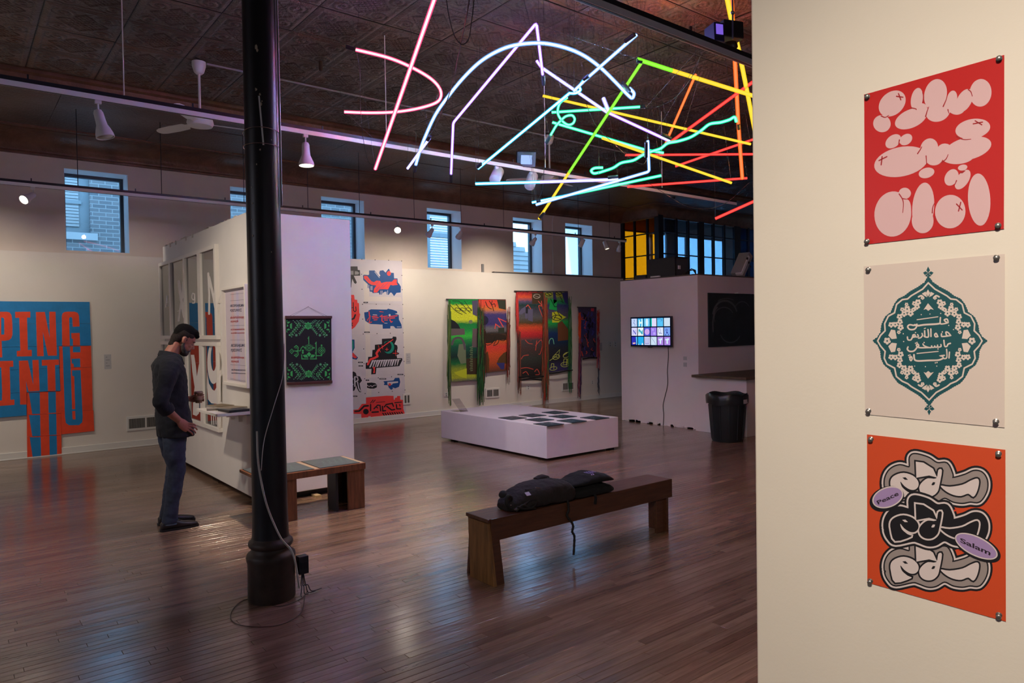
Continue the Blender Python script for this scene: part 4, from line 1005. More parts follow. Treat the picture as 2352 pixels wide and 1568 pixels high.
def card(px0, py0, px1, py1, label, cat='label', name='wall_label', m=None, lines=4):
    a, c_ = wz(px0, py0), wz(px1, py1)
    o = T(name, label, cat, ((a.x + c_.x) / 2, LOWY, c_.z)); MB().box((a.x, LOWY - .003, c_.z), (c_.x, LOWY, a.z)).build('card', m or mat('pale_card', (.50, .49, .50), .7), o)
    b = MB()
    for k in range(lines):
        z = c_.z + (a.z - c_.z) * (k + 1) / (lines + 1); b.box((a.x + .02, LOWY - .0036, z), (c_.x - .02 - .03 * (k % 2), LOWY - .003, z + (a.z - c_.z) * .04))
    b.build('print', mat('grey_print', (.25, .25, .27), .7), o)
card(239, 814, 256, 847, 'grey caption card right of the blue and orange lettering')
card(932, 811, 943, 835, 'caption card just right of the vinyl poster')
card(1377, 787, 1383, 805, 'caption card right of the small textile')
def outlet(px0, py0, px1, py1, label):
    a, c_ = wz(px0, py0), wz(px1, py1); o = T('wall_outlet', label, 'outlet', ((a.x + c_.x) / 2, LOWY, c_.z))
    MB().box((a.x, LOWY - .008, c_.z), (c_.x, LOWY, a.z)).build('plate', M['white_trim'], o, bevel=.002)
    for f in (.3, .7): z = c_.z + (a.z - c_.z) * f; MB().box(((a.x + c_.x) / 2 - .012, LOWY - .0095, z - .012), ((a.x + c_.x) / 2 + .012, LOWY - .008, z + .012)).build('socket', mat('socket_grey', (.2, .2, .2), .5), o)
outlet(1397, 784, 1405, 797, 'left of two switch plates at the right end of the wall')
outlet(1409, 784, 1417, 797, 'right of two switch plates at the right end of the wall')
outlet(1357, 873, 1364, 882, 'low outlet under the small textile')
outlet(1020, 901, 1029, 911, 'low outlet left of the green fringe')
outlet(1208, 885, 1218, 895, 'low outlet under the red panel of the middle textile')
# ------------------------------------------------------------------ neon tubes hung under the tin ceiling
def dep(y, off=0): return 5.15 + 2.25 * max(-60, y) / 500 + off
HUE = dict(red=((1.0, .22, .24), (.13, .01, .03)), blue=((.28, .55, 1.0), (.02, .05, .14)), violet=((.50, .38, 1.0), (.055, .02, .14)), cyan=((.35, .85, 1.0), (.0, .07, .13)),
           green=((.30, 1.0, .60), (.0, .13, .05)), lime=((.45, 1.0, .22), (.03, .12, .003)), yellow=((1.0, .72, .18), (.13, .085, .003)), orange=((1.0, .32, .14), (.13, .018, .002)), scarlet=((1.0, .16, .12), (.13, .004, .004)), ice=((.60, .62, 1.0), (.05, .045, .14)))
CS = dict(yellow=1.8, orange=2.0, scarlet=2.0, lime=1.8, green=5.0)
HUE['yellow'] = ((1.0, .55, .10), HUE['yellow'][1]); HUE['lime'] = ((.35, 1.0, .12), HUE['lime'][1])
NM = {k: (emit_mat('neon_%s_gas' % k, v[0], CS.get(k, 14.0)), emit_mat('neon_%s_glow' % k, v[1], 9.0, .7)) for k, v in HUE.items()}
NW = 9.0; CAR = {}
NWT = dict(violet=1.7, blue=1.5, ice=1.3, red=.4, yellow=.55, lime=.55, green=.6)
NEONCOL = dict(red=(1, .12, .22), blue=(.25, .4, 1), violet=(.45, .2, 1), cyan=(.2, .6, 1), green=(.15, 1, .5), lime=(.4, 1, .15), yellow=(1, .65, .1), orange=(1, .2, .06), scarlet=(1, .1, .06), ice=(.55, .4, 1))
def P3(pts, off, curved):
    if curved: return [tuple(at_depth(x, y, dep(y, off))) for x, y in pts]
    return [tuple(at_depth(x, y, dep(y, off))) for x, y in pts]
def neon(label, segs, off=0.0, r=.0065, caps=(), bend=False, group=None):
    r = r * 1.3
    """segs: list of (hue, pixel points, curved)"""
    al = [at_depth(x, y, dep(y, off)) for _, pts, _ in segs for x, y in pts]
    c = sum(al, Vector((0, 0, 0))) / len(al); c.z = min(p.z for p in al)
    t = T('neon_tube', label, 'neon light', tuple(c), group)
    for hue, pts, curved in segs:
        q = P3(pts, off, curved)
        if curved: q = smooth2(q, k=7)
        elif len(q) > 2:      # rounded corners
            out = [q[0]]
            for i in range(1, len(q) - 1):
                a, b_, c_ = Vector(q[i - 1]), Vector(q[i]), Vector(q[i + 1]); u = (a - b_).normalized() * .02; v = (c_ - b_).normalized() * .02
                out += [tuple(b_ + u), tuple(b_ + u * .35 + v * .35), tuple(b_ + v)]
            q = out + [q[-1]]
        MB().tube(q, r, 8).build('gas_core', NM[hue][0], t, smooth=True)
        MB().tube(q, r * 1.75, 10).build('glass_tube', NM[hue][1], t, smooth=True)
    # the gas discharge's light, as small lamps strung along the tube
    for hue, pts, curved in segs:
        q = P3(pts, off, curved); c_l = NEONCOL[hue]; NWh = NW * NWT.get(hue, 1)
        for i in range(len(q) - 1):
            a, b_ = Vector(q[i]), Vector(q[i + 1]); L_ = (b_ - a).length; CAR.setdefault(t.name, [0])[0] += L_
            if i == len(q) - 2 or CAR[t.name][0] > .7:
                Lc = CAR[t.name][0]; CAR[t.name][0] = 0; p = (a + b_) / 2
                if L_ > 1.4:
                    for k in (.25, .75): lamp('neon_gas_light', 'POINT', a.lerp(b_, k) + Vector((0, 0, -.03)), (0, 0, 0), NWh * Lc / 2, c_l, shadow_soft_size=0)
                else: lamp('neon_gas_light', 'POINT', p + Vector((0, 0, -.03)), (0, 0, 0), NWh * Lc, c_l, shadow_soft_size=0)
    for (x0, y0), (x1, y1) in caps:
        a, b_ = at_depth(x0, y0, dep(y0, off - .01)), at_depth(x1, y1, dep(y1, off - .01))
        MB().cyl(a, b_, .017, n=10).build('end_cap', M['blackmetal'], t, smooth=True)
    # two thin suspension wires up to the ceiling
    ends = [at_depth(*segs[0][1][0], dep(segs[0][1][0][1], off)), at_depth(*segs[-1][1][-1], dep(segs[-1][1][-1][1], off))]
    for e, dx in zip(ends, (.12, -.15)):
        if e.z < 4.5: MB().cyl(e, (e.x + dx, e.y + .1, 4.6), .0012, n=4).build('hanging_wire', M['wire'], t)
    return t
neon('long straight pinkish red tube crossing the red curve', [('red', [(1011, -40), (862, 388)], 0)], -.25, .0075)
neon('red tube bent into a half loop right of the column', [('red', [(817, 114), (890, 132), (942, 153), (986, 178), (1008, 200), (1013, 220), (1001, 236), (960, 249), (908, 257), (850, 259), (791, 257)], 1)], -.05, .0068, caps=[((794, 107), (813, 113))])
neon('large light blue arch tube over the middle of the room', [('blue', [(954, 382), (965, 345), (977, 313), (1001, 262), (1032, 218), (1066, 177), (1104, 141), (1146, 116), (1187, 103), (1242, 99), (1293, 108), (1338, 126), (1379, 155), (1413, 188), (1441, 217), (1452, 225), (1456, 214), (1446, 203)], 1)], 0, .0072, caps=[((955, 379), (952, 394)), ((1430, 190), (1446, 208))])
neon('violet zigzag tube with a sharp peak at the top', [('violet', [(1036, 403), (1041, 282), (1232, 53), (1247, 176)], 0)], .05, .0062, caps=[((1036, 400), (1036, 418)), ((1247, 172), (1249, 194))])
neon('pale violet straight tube sloping down right through the tangle', [('ice', [(1245, 156), (1393, 257)], 0), ('violet', [(1393, 257), (1538, 324)], 0)], .25, .0066, caps=[((1520, 308), (1541, 318))])
neon('short hooked violet tube at the left end of the sloping tube', [('violet', [(1233, 140), (1246, 158)], 0)], .2, .0062)
neon('short bright ice blue peg in the centre of the tangle', [('ice', [(1386, 226), (1398, 256)], 0)], .2, .0085)
neon('long cyan straight tube from the lower left into the tangle', [('cyan', [(1098, 387), (1307, 215)], 0)], .1, .0068, caps=[((1106, 376), (1096, 384))])
neon('sky blue straight tube ending at the upper right of the arch', [('blue', [(1318, 209), (1348, 180), (1462, 80)], 0)], -.05, .0065, caps=[((1436, 95), (1458, 79)), ((1340, 182), (1352, 174))])
neon('tiny curled ice blue tube beside the loop', [('cyan', [(1306, 214), (1322, 214), (1333, 207), (1331, 199), (1336, 190), (1344, 180)], 1)], .1, .0062)
neon('thin looping pale green squiggle tube', [('green', [(1303, 224), (1286, 237), (1281, 258), (1289, 275), (1303, 286), (1315, 284), (1320, 274), (1314, 265), (1300, 267), (1289, 276), (1278, 288), (1269, 303), (1262, 315)], 1)], .2, .0058, caps=[((1265, 311), (1255, 328))])
neon('short near level green tube left of the centre', [('green', [(1267, 258), (1477, 245)], 0)], .3, .0062, caps=[((1470, 245), (1481, 245))])
neon('green tube running down right below the level one', [('green', [(1269, 281), (1482, 344), (1524, 351)], 0)], .35, .0064)
neon('upper of two long thin yellow tubes sloping down right', [('yellow', [(1247, 220), (1407, 257), (1724, 331)], 0)], .5, .0055)
neon('lower long yellow tube ending near the bottom right', [('yellow', [(1383, 317), (1680, 420)], 0)], .3, .0058)
neon('green to yellow tube leaving the frame behind the near wall', [('lime', [(1464, 136), (1544, 162)], 0), ('yellow', [(1544, 162), (1730, 220), (1800, 242)], 0)], .1, .0075, caps=[((1463, 139), (1474, 142))])
neon('long diagonal tube fading from green to yellow at its foot', [('lime', [(1472, 146), (1307, 396)], 0), ('yellow', [(1307, 396), (1238, 502)], 0)], .2, .0062, caps=[((1250, 487), (1240, 500))])
neon('orange red short tube leaning in the right half', [('orange', [(1598, 171), (1539, 306), (1528, 332)], 0)], .6, .0058)
neon('salmon red tube rising to the right edge', [('scarlet', [(1539, 327), (1728, 189), (1800, 137)], 0)], .5, .0068)
neon('red near vertical tube by the right edge', [('orange', [(1679, -20), (1682, 36), (1688, 140), (1696, 286), (1705, 410)], 0)], .55, .0085, caps=[((1696, 284), (1697, 296))])
neon('yellow near vertical tube by the right edge', [('yellow', [(1667, -20), (1678, 36), (1699, 125), (1712, 190), (1730, 282), (1738, 322)], 0)], .5, .0088)
neon('thin level red tube behind the tangle', [('scarlet', [(1436, 356), (1730, 354), (1800, 353)], 0)], .6, .0055)
neon('dim red tube bent upward at the right', [('scarlet', [(1551, 382), (1696, 332), (1730, 320), (1790, 300)], 0)], .8, .0058)
neon('thin red tube with a hooked right end low in the tangle', [('scarlet', [(1441, 429), (1716, 409)], 0)], .6, .0058)
neon('wavy pale green tube rising to the right', [('green', [(1376, 396), (1364, 398), (1358, 392), (1366, 386), (1385, 385)], 1), ('green', [(1374, 397), (1407, 386), (1427, 374), (1455, 368), (1476, 356), (1496, 348), (1517, 341), (1534, 329), (1558, 324), (1586, 315), (1610, 300), (1630, 285), (1655, 281), (1675, 275), (1687, 269), (1691, 279)], 1)], .1, .0068)
neon('blue tube bent at a right angle going down then left', [('blue', [(1488, 324), (1491, 394), (1231, 470)], 0)], -.1, .0068, caps=[((1484, 326), (1484, 360))])
neon('straight cyan green tube lowest but one in the bundle', [('cyan', [(1222, 465), (1330, 443)], 0), ('green', [(1330, 443), (1519, 403)], 0)], .1, .0068, caps=[((1232, 462), (1242, 460))])
neon('bright blue white level tube under the lavender lamps', [('cyan', [(1092, 422), (1240, 418)], 0), ('ice', [(1240, 418), (1420, 412)], 0)], .0, .0074, caps=[((1396, 408), (1420, 405))])
neon('short red tube pointing down left at the right edge', [('scarlet', [(1643, 502), (1730, 463), (1790, 436)], 0)], .3, .0070)
neon('short pale violet double tube beside the foot of the arch', [('ice', [(936, 387), (987, 317)], 0)], -.05, .0062, caps=[((982, 322), (988, 312))])

# cables and stay wires of the neon work
def cable(label, pts, r=.004, m=None, off=0, name='cable'):
    q = smooth2([tuple(at_depth(x, y, min(d * 1.2, 7.6))) for x, y, d in pts], k=5)
    o = MB().tube(q, r, 6).build(name, m or M['wire'], smooth=True); props(o, label, 'cable'); return origin_to(o)
cable('thick black cable falling from the ceiling beside the red tube', [(1082, -30, 4.0), (1073, 31, 4.1), (1060, 93, 4.3), (1035, 207, 4.8), (1001, 289, 5.2), (984, 313, 5.4)], .0045)
cable('black cable hanging in a loop above the violet peak', [(1022, -30, 3.9), (1030, 30, 4.0), (1043, 80, 4.1), (1060, 102, 4.1), (1076, 90, 4.1), (1083, 50, 4.0), (1091, -20, 3.9)], .0035)
cable('thin dark wire hanging from the cap of the red half loop', [(818, 120, 4.6), (826, 160, 4.8), (828, 240, 5.1), (832, 300, 5.4), (840, 350, 5.7), (848, 374, 5.8), (858, 378, 5.9)], .0025)
cable('blue lit wire hanging under the looping squiggle', [(1256, 330, 5.8), (1250, 380, 6.0), (1247, 430, 6.3), (1236, 460, 6.5)], .003)
cable('dark violet wire sagging from the short green tube', [(1478, 247, 5.3), (1505, 247, 5.3), (1550, 225, 5.2), (1590, 175, 4.9), (1608, 130, 4.8)], .0025)
cable('dark wire drooping along the centre of the tangle', [(1347, 240, 5.3), (1370, 290, 5.5), (1410, 330, 5.8), (1450, 365, 6.0), (1478, 377, 6.0), (1486, 360, 6.0)], .0025)
cable('thin wire drooping across the ceiling at the right back', [(1460, 400, 6.8), (1520, 440, 7.2), (1590, 478, 7.4), (1660, 470, 7.3), (1720, 420, 7.0)], .002)
for k, (a, b_) in enumerate((((1120, -10, 3.9), (1225, 52, 4.2)), ((1233, 56, 4.3), (1462, 135, 4.8)), ((1600, 118, 4.7), (1480, 250, 5.4)), ((1612, 125, 4.7), (1510, 300, 5.8)), ((1622, 125, 4.7), (1560, 330, 6.0)), ((1000, 237, 5.2), (1045, 70, 4.3)), ((1249, 100, 4.5), (1290, 205, 5.1)), ((795, 258, 5.3), (880, 340, 6.0)))):
    lab = ['thin violet stay wire left of the violet peak', 'thin pale stay wire from the violet peak to the green tube', 'fine stay wire from the projector to the short green tube', 'fine stay wire from the projector to the sloping violet tube', 'fine stay wire from the projector toward the green wave', 'fine stay wire above the bend of the red half loop', 'fine wire falling from the top of the blue arch', 'fine wire from the lower end of the red half loop'][k]
    a = (a[0], a[1], a[2] * 1.2); b_ = (b_[0], b_[1], b_[2] * 1.2); o = MB().cyl(at_depth(*a), at_depth(*b_), .0016, n=4).build('stay_wire', mat('stay_wire', (.10, .08, .10), .4)); props(o, lab, 'wire'); origin_to(o)
def slab(name, parent, poly, m, f, d0, d1, label=None, bevel=0):
    """prism of a photo-traced outline between lifts d0 and d1 in front of its plane"""
    n = len(poly); vs = [f(x, y, d0) for x, y in poly] + [f(x, y, d1) for x, y in poly]
    fs = [tuple(range(n)), tuple(range(n, 2 * n))] + [(i, (i + 1) % n, n + (i + 1) % n, n + i) for i in range(n)]
    return MB().add(vs, fs).build(name, m, parent, label=label, bevel=bevel)
def paint(name, rgb, rough=.6, k=1.0, **kw): return mat(name, tuple(min(1, c * k) for c in s2l(*rgb)), rough, **kw)
# ------------------------------------------------------------------ cardboard lettering on the long wall
CB = paint('cardboard_blue', (20, 118, 178), .6, 1.15, noise_amt=.12, nscale=7, bump=.05); CO = paint('cardboard_orange', (232, 72, 36), .6, 1.0, noise_amt=.10, nscale=7, bump=.05)
f = zmap(0, 680, 7.839, 1, LOWY - .019)
o0 = f(900, 1400)
t = T('cardboard_lettering', 'blue and orange cardboard lettering sheets on the white wall at the left', 'artwork', (o0.x, LOWY, .0))
rows_ = [[(-330, 90), (1610, 103), (1622, 490), (-330, 497)], [(-330, 500), (1622, 493), (1640, 888), (1062, 894), (-330, 925)], [(-330, 929), (1060, 900), (1066, 1290), (-330, 1345)],
         [(-330, 1349), (1067, 1294), (1085, 1700), (475, 1728), (-330, 1760)], [(-330, 1764), (470, 1732), (478, 2145), (-330, 2210)]]
for p in rows_: slab('cardboard_sheet', t, p, CB, f, 0, .012)
for p in [[(1064, 902), (1638, 890), (1648, 1276), (1075, 1288)], [(1075, 1292), (1650, 1280), (1668, 2050), (1095, 2062)], [(1098, 2066), (1680, 2052), (1695, 2424), (1108, 2486)],
          [(482, 1732), (1095, 1706), (1098, 2108), (484, 2132)], [(484, 2136), (1098, 2112), (1104, 2500), (486, 2524)], [(486, 2528), (1104, 2504), (1110, 2905), (492, 2950)], [(492, 2953), (1110, 2908), (1122, 2950), (500, 2990)]]:
    slab('cardboard_sheet', t, p, CO, f, -.004, .006 if p[0][0] > 1000 else .004, label='orange cardboard sheet')
L = {'P': [[(-130, 282), (120, 280), (170, 292), (205, 340), (218, 430), (223, 600), (222, 700), (200, 760), (160, 790), (100, 802), (28, 804), (40, 1100), (-110, 1104)]],
     'I': [[(270, 282), (545, 278), (547, 385), (485, 386), (500, 968), (570, 965), (573, 1080), (303, 1085), (300, 985), (365, 980), (345, 388), (275, 389)]],
     'N': [[(645, 286), (805, 283), (893, 745), (885, 281), (998, 280), (1022, 1068), (862, 1072), (770, 640), (785, 1078), (668, 1080)]],
     'G': [[(1110, 360), (1125, 310), (1160, 285), (1220, 278), (1340, 278), (1395, 300), (1420, 350), (1430, 545), (1308, 550), (1300, 400), (1288, 380), (1260, 376), (1243, 400), (1255, 890), (1118, 892)], [(1280, 665), (1432, 660), (1440, 885), (1312, 888), (1310, 765), (1285, 765)]],
     'I2': [[(-120, 1172), (235, 1160), (238, 1268), (172, 1272), (187, 1740), (186, 1862), (258, 1859), (260, 1954), (-120, 1984), (-120, 1892), (35, 1874), (38, 1740), (22, 1280), (-120, 1288)]],
     'N2': [[(340, 1162), (500, 1155), (597, 1595), (582, 1150), (693, 1145), (712, 1703), (512, 1714), (466, 1525), (480, 1718), (475, 1950), (362, 1950), (355, 1720)]],
     'T': [[(750, 1147), (1058, 1138), (1060, 1235), (988, 1240), (1000, 1700), (862, 1705), (850, 1247), (752, 1250)]]}
for k, v in L.items(): 
    for p in v: flat('letter', t, [p], CO, f, .0124, label='orange letter')
flat('letter_counter', t, [[(20, 385), (55, 385), (75, 410), (76, 685), (60, 692), (22, 690)]], CB, f, .0128)
for p in [[(1125, 908), (1258, 906), (1304, 2230), (1170, 2190)], [(1296, 1335), (1450, 1330), (1488, 2190), (1358, 2230), (1335, 1440), (1300, 1435)], [(1168, 2150), (1185, 2279), (1240, 2321), (1420, 2319), (1480, 2269), (1488, 2150), (1362, 2150), (1362, 2214), (1310, 2219), (1300, 2150)],
          [(1312, 908), (1445, 905), (1445, 1008), (1312, 1010)], [(1285, 1127), (1440, 1122), (1446, 1275), (1330, 1277), (1320, 1215), (1290, 1210)], [(1298, 2034), (1358, 2030), (1360, 2062), (1300, 2068)]]:
    KK = globals().get('KK', 0) + 1; flat('letter', t, [p], CB, f, .0064 + KK * 6e-5, label='blue letter stroke')
for p in [[(518, 1736), (715, 1730), (722, 2116), (580, 2122)], [(522, 2140), (722, 2136), (730, 2514), (580, 2522)], [(535, 2538), (732, 2534), (742, 2928), (592, 2932)], [(868, 1724), (1003, 1718), (1010, 2096), (875, 2102)], [(877, 2118), (1012, 2114), (1020, 2494), (885, 2500)], [(888, 2512), (1020, 2508), (1030, 2920), (895, 2926)]]:
    flat('letter', t, [p], CB, f, .0044, label='blue letter stroke')
# ------------------------------------------------------------------ vinyl sheet behind the partition
f = zmap(780, 560, 7.128, 1, LOWY)
VB, VR, VK, VG, VW = paint('vinyl_blue', (8, 74, 140), .5), paint('vinyl_red', (235, 66, 66), .5), paint('vinyl_black', (24, 26, 34), .5), paint('vinyl_teal', (10, 140, 122), .5), paint('vinyl_white', (205, 200, 212), .5)
VP = paint('vinyl_sheet', (205, 199, 208), .55, noise_amt=.03, nscale=4); VL = paint('vinyl_pale_patch', (216, 208, 206), .55)
o0 = f(560, 1400); t = T('vinyl_poster', 'tall white vinyl sheet with angular red and blue emblem graphics behind the partition', 'poster', (o0.x, LOWY, 0))
cells_ = [[(-260, 225), (1018, 280), (1030, 985), (-240, 975)], [(-240, 978), (1030, 988), (1042, 1455), (-230, 1475)], [(-230, 1478), (1042, 1458), (1060, 2158), (-220, 2198)], [(-220, 2201), (1060, 2161), (1088, 2862), (-190, 3020)]]
for p in cells_: slab('vinyl_panel', t, p, VP, f, .002, .006)
for p in ([(395, 450), (470, 450), (480, 860), (1000, 870), (1020, 935), (400, 940)], [(405, 1180), (480, 1260), (495, 1470), (410, 1470)], [(420, 1480), (495, 1480), (515, 2190), (430, 2200)], [(440, 2250), (515, 2250), (520, 2480), (445, 2490)]): flat('pale_patch', t, [p], VL, f, .0063)
def vin(poly, m, l=.0066, hal=9):
    if hal: flat('print', t, stroke(poly, hal * 2, closed=True, n=6), VW, f, l - .0002)
    flat('print', t, [poly], m, f, l)
D = lambda pts: [(x, y + 1568) for x, y in pts]
vin([(380, 520), (395, 505), (465, 510), (480, 500), (480, 435), (570, 435), (650, 535), (665, 520), (645, 480), (655, 440), (710, 430), (750, 470), (795, 410), (810, 410), (830, 470), (885, 475), (890, 565), (945, 565), (950, 630), (970, 650), (1000, 700), (998, 795), (930, 800), (890, 855), (850, 800), (830, 795), (800, 835), (770, 830), (765, 780), (720, 790), (690, 830), (650, 830), (640, 800), (540, 805), (530, 785), (490, 780), (485, 730), (460, 720), (460, 660), (385, 590)], VB)
flat('print', t, [[(395, 520), (450, 525), (500, 590), (520, 612), (560, 625), (600, 600), (660, 605), (680, 640), (760, 620), (850, 620), (890, 580), (935, 580), (930, 640), (950, 670), (870, 680), (830, 670), (790, 745), (700, 740), (650, 745), (610, 795), (555, 795), (560, 740), (600, 680), (520, 670), (470, 640), (395, 560)], circ(805, 484, 33, 38)], VR, f, .0069)
flat('print', t, stroke([(600, 660), (640, 610)], 5, n=0) + stroke([(590, 760), (650, 700)], 5, n=0) + stroke([(700, 720), (800, 630)], 5, n=0) + stroke([(650, 740), (720, 660)], 5, n=0) + stroke([(430, 560), (480, 610)], 5, n=0), VB, f, .0072)
flat('print', t, [[(x, y), (x + 9, y), (x + 9, y + 70), (x, y + 70)] for x, y in ((472, 670), (505, 690), (525, 690), (668, 765), (690, 765), (780, 760))] + stroke([(570, 455), (650, 555)], 8, n=0), VW, f, .0072)
vin([(400, 1120), (465, 1110), (470, 1090), (510, 1070), (770, 1075), (790, 1060), (860, 1075), (935, 1100), (945, 1130), (900, 1145), (965, 1160), (970, 1240), (1010, 1320), (1015, 1380), (915, 1382), (880, 1345), (830, 1345), (828, 1385), (705, 1388), (700, 1320), (500, 1310), (420, 1260), (405, 1190)], VB)
flat('print', t, sum([stroke(p, 16, n=6) for p in ([(450, 1250), (500, 1180), (480, 1290), (520, 1280)], [(530, 1190), (610, 1180)], [(540, 1215), (630, 1205)], [(560, 1245), (610, 1240)], [(660, 1190), (690, 1170), (690, 1260), (720, 1280)], [(710, 1190), (780, 1180)], [(720, 1215), (800, 1210)], [(730, 1245), (780, 1245)], [(810, 1190), (940, 1175)], [(820, 1215), (900, 1210)], [(820, 1240), (840, 1280), (860, 1270)], [(480, 1110), (485, 1180)])], []) + stroke([(650, 1105), (715, 1115)], 12, n=0), VR, f, .0069)
flat('print', t, [circ(816, 1165, 17), [(540, 1155), (610, 1155), (610, 1165), (540, 1165)], [(730, 1293), (780, 1293), (780, 1301), (730, 1301)], [(935, 1353), (1000, 1353), (1000, 1362), (935, 1362)]], VW, f, .0071)
vin([(100, 368), (290, 368), (295, 425), (330, 430), (335, 520), (230, 522), (280, 630), (262, 655), (235, 640), (205, 570), (195, 640), (190, 712), (150, 715), (150, 520), (100, 520)], VK)
flat('print', t, [[(100, 440), (225, 440), (225, 505), (100, 505)], [(245, 445), (290, 450), (322, 475), (300, 500), (245, 505)]], paint('vinyl_grey', (140, 140, 142), .5), f, .0069)
vin([(100, 830), (235, 835), (245, 910), (285, 915), (290, 965), (315, 970), (320, 1130), (335, 1150), (310, 1270), (250, 1360), (170, 1420), (100, 1440)], VR)
flat('print', t, stroke([(185, 890), (185, 1170)], 16) + stroke([(220, 960), (225, 1090), (250, 1110), (268, 1090), (262, 1030)], 14) + stroke([(185, 1050), (225, 1040)], 10) + stroke([(180, 1240), (230, 1220), (255, 1160)], 26) + stroke([(200, 1290), (200, 1340)], 8) + stroke([(215, 1290), (195, 1315), (215, 1345)], 8), VK, f, .0069)
vin([(100, 1560), (240, 1565), (245, 1700), (210, 1770), (300, 1860), (275, 1895), (225, 1885), (100, 1840)], VB)
flat('print', t, [[(100, 1575), (225, 1580), (228, 1700), (195, 1765), (100, 1740)]], VG, f, .0068); flat('print', t, [[(180, 1770), (230, 1790), (285, 1860), (250, 1875), (190, 1835)]], VR, f, .0069)
vin([(690, 1552), (860, 1545), (870, 1515), (925, 1520), (930, 1560), (895, 1640), (940, 1660), (948, 1700), (935, 1770), (975, 1785), (965, 1808), (930, 1815), (940, 1870), (1020, 1868), (1025, 1900), (975, 2000), (600, 2030), (590, 2130), (515, 2135), (520, 2045), (425, 2045), (425, 1945), (460, 1940), (465, 1850), (530, 1845), (535, 1735), (575, 1730), (575, 1650), (690, 1640)], VK)
mo = [(800 + 90 * math.cos(a), 1690 + 105 * math.sin(a)) for a in [math.radians(-150 + 290 * i / 24) for i in range(25)]] + [(770 + 78 * math.cos(a), 1680 + 88 * math.sin(a)) for a in [math.radians(120 - 240 * i / 20) for i in range(21)]]
flat('print', t, [mo], VG, f, .0069)
flat('print', t, stroke([(870, 1565), (760, 1640), (640, 1730)], 14) + stroke([(640, 1730), (600, 1790), (620, 1840), (560, 1870), (500, 1890), (460, 1970)], 34) + stroke([(630, 1660), (665, 1770)], 8) + stroke([(690, 1660), (705, 1720)], 8) + stroke([(770, 1700), (770, 1750)], 8) + stroke([(745, 1725), (795, 1725)], 8) + stroke([(870, 1790), (950, 1790)], 9) + stroke([(915, 1740), (915, 1830)], 9) + [[(540, 2015), (580, 2010), (575, 2110), (545, 2115), (555, 2060)]], VR, f, .0071)
flat('print', t, [[(480 + 40 * k + (14 if k % 3 else 0), 2022 - 3 * k), (505 + 40 * k, 2020 - 3 * k), (560 + 38 * k, 1900 - 1.5 * k), (530 + 38 * k, 1903 - 1.5 * k)] for k in range(12)] + stroke([(520, 1918), (1000, 1888)], 9, n=0), VW, f, .0072)
vin(D([(445, 705), (520, 700), (580, 710), (610, 735), (605, 780), (560, 800), (500, 800), (445, 785), (450, 745)]), VK, hal=4)
flat('print', t, stroke(D([(450, 745), (480, 765), (510, 750), (530, 770), (560, 745), (600, 740)]), 9), VW, f, .0071)
vin(D([(712, 680), (775, 675), (880, 665), (905, 625), (975, 622), (990, 690), (970, 770), (910, 795), (865, 780), (870, 805), (840, 820), (800, 780), (790, 745), (720, 740), (735, 710)]), VB, hal=4)
flat('print', t, [D([(778, 690), (955, 680), (955, 705), (870, 715), (850, 740), (780, 735)])], VW, f, .0070); flat('print', t, [circ(818, 2300, 22)], VR, f, .0072)
vin(D([(220, 1145), (300, 1140), (360, 1050), (430, 1045), (430, 945), (770, 915), (880, 918), (885, 980), (900, 980), (905, 950), (935, 945), (940, 920), (990, 920), (990, 980), (1040, 985), (1040, 1130), (1060, 1190), (1058, 1235), (510, 1290), (505, 1250), (470, 1250), (465, 1280), (355, 1283), (350, 1215), (225, 1212)]), VR, hal=0)
flat('print', t, sum([stroke(D(p), w) for p, w in (([(250, 1172), (320, 1165), (400, 1085), (465, 1080)], 28), ([(505, 1060), (505, 1160)], 22), ([(530, 1185), (630, 1180)], 24), ([(560, 1130), (620, 1070), (660, 1075), (670, 1165)], 20), ([(600, 1100), (620, 1115)], 18), ([(700, 1090), (705, 1165), (750, 1160)], 22), ([(730, 1100), (760, 1060), (860, 1040), (880, 1090)], 20), ([(770, 1090), (850, 1150), (900, 1140)], 22), ([(925, 1060), (935, 1130), (1000, 1130)], 20), ([(900, 1030), (1010, 1020)], 16), ([(980, 1060), (985, 1085)], 18), ([(505, 1035), (545, 985)], 12), ([(540, 1030), (580, 985)], 12), ([(600, 1025), (740, 1015)], 8))], []) + [circ(428, 1175 + 1568, 46)], VK, f, .0069)
flat('print', t, [D([(690 + 38 * k, 1195 - 2 * k), (712 + 38 * k, 1194 - 2 * k), (745 + 38 * k, 1245 - 3 * k), (722 + 38 * k, 1247 - 3 * k)]) for k in range(9)], VK, f, .0069)
flat('print', t, [D([(100, 540), (230, 520), (265, 545), (275, 590), (330, 600), (365, 670), (325, 715), (345, 830), (350, 858), (320, 858), (285, 800), (270, 750), (240, 830), (190, 855), (100, 855)])], VK, f, .0068)
flat('print', t, sum([stroke(D(p), w) for p, w in (([(245, 610), (248, 760)], 22), ([(245, 605), (290, 610), (300, 660), (255, 690)], 16), ([(290, 690), (310, 790), (335, 840)], 18), ([(190, 610), (215, 640), (190, 700), (215, 730), (190, 770)], 16))], []), VW, f, .0071)
for x, y, w in ((388, 958, 74), (400, 1445, 92), (300, 1938, 80), (308, 1996, 74), (425, 2230, 55), (648, 2208, 112), (945, 2136, 95), (208, 2492, 80)):
    flat('caption_pill', t, stroke([(x + 8, y), (x + w - 8, y)], 20), VK, f, .0068); flat('caption_text', t, stroke([(x + 16, y), (x + w - 16, y)], 5, n=0), VW, f, .0070)
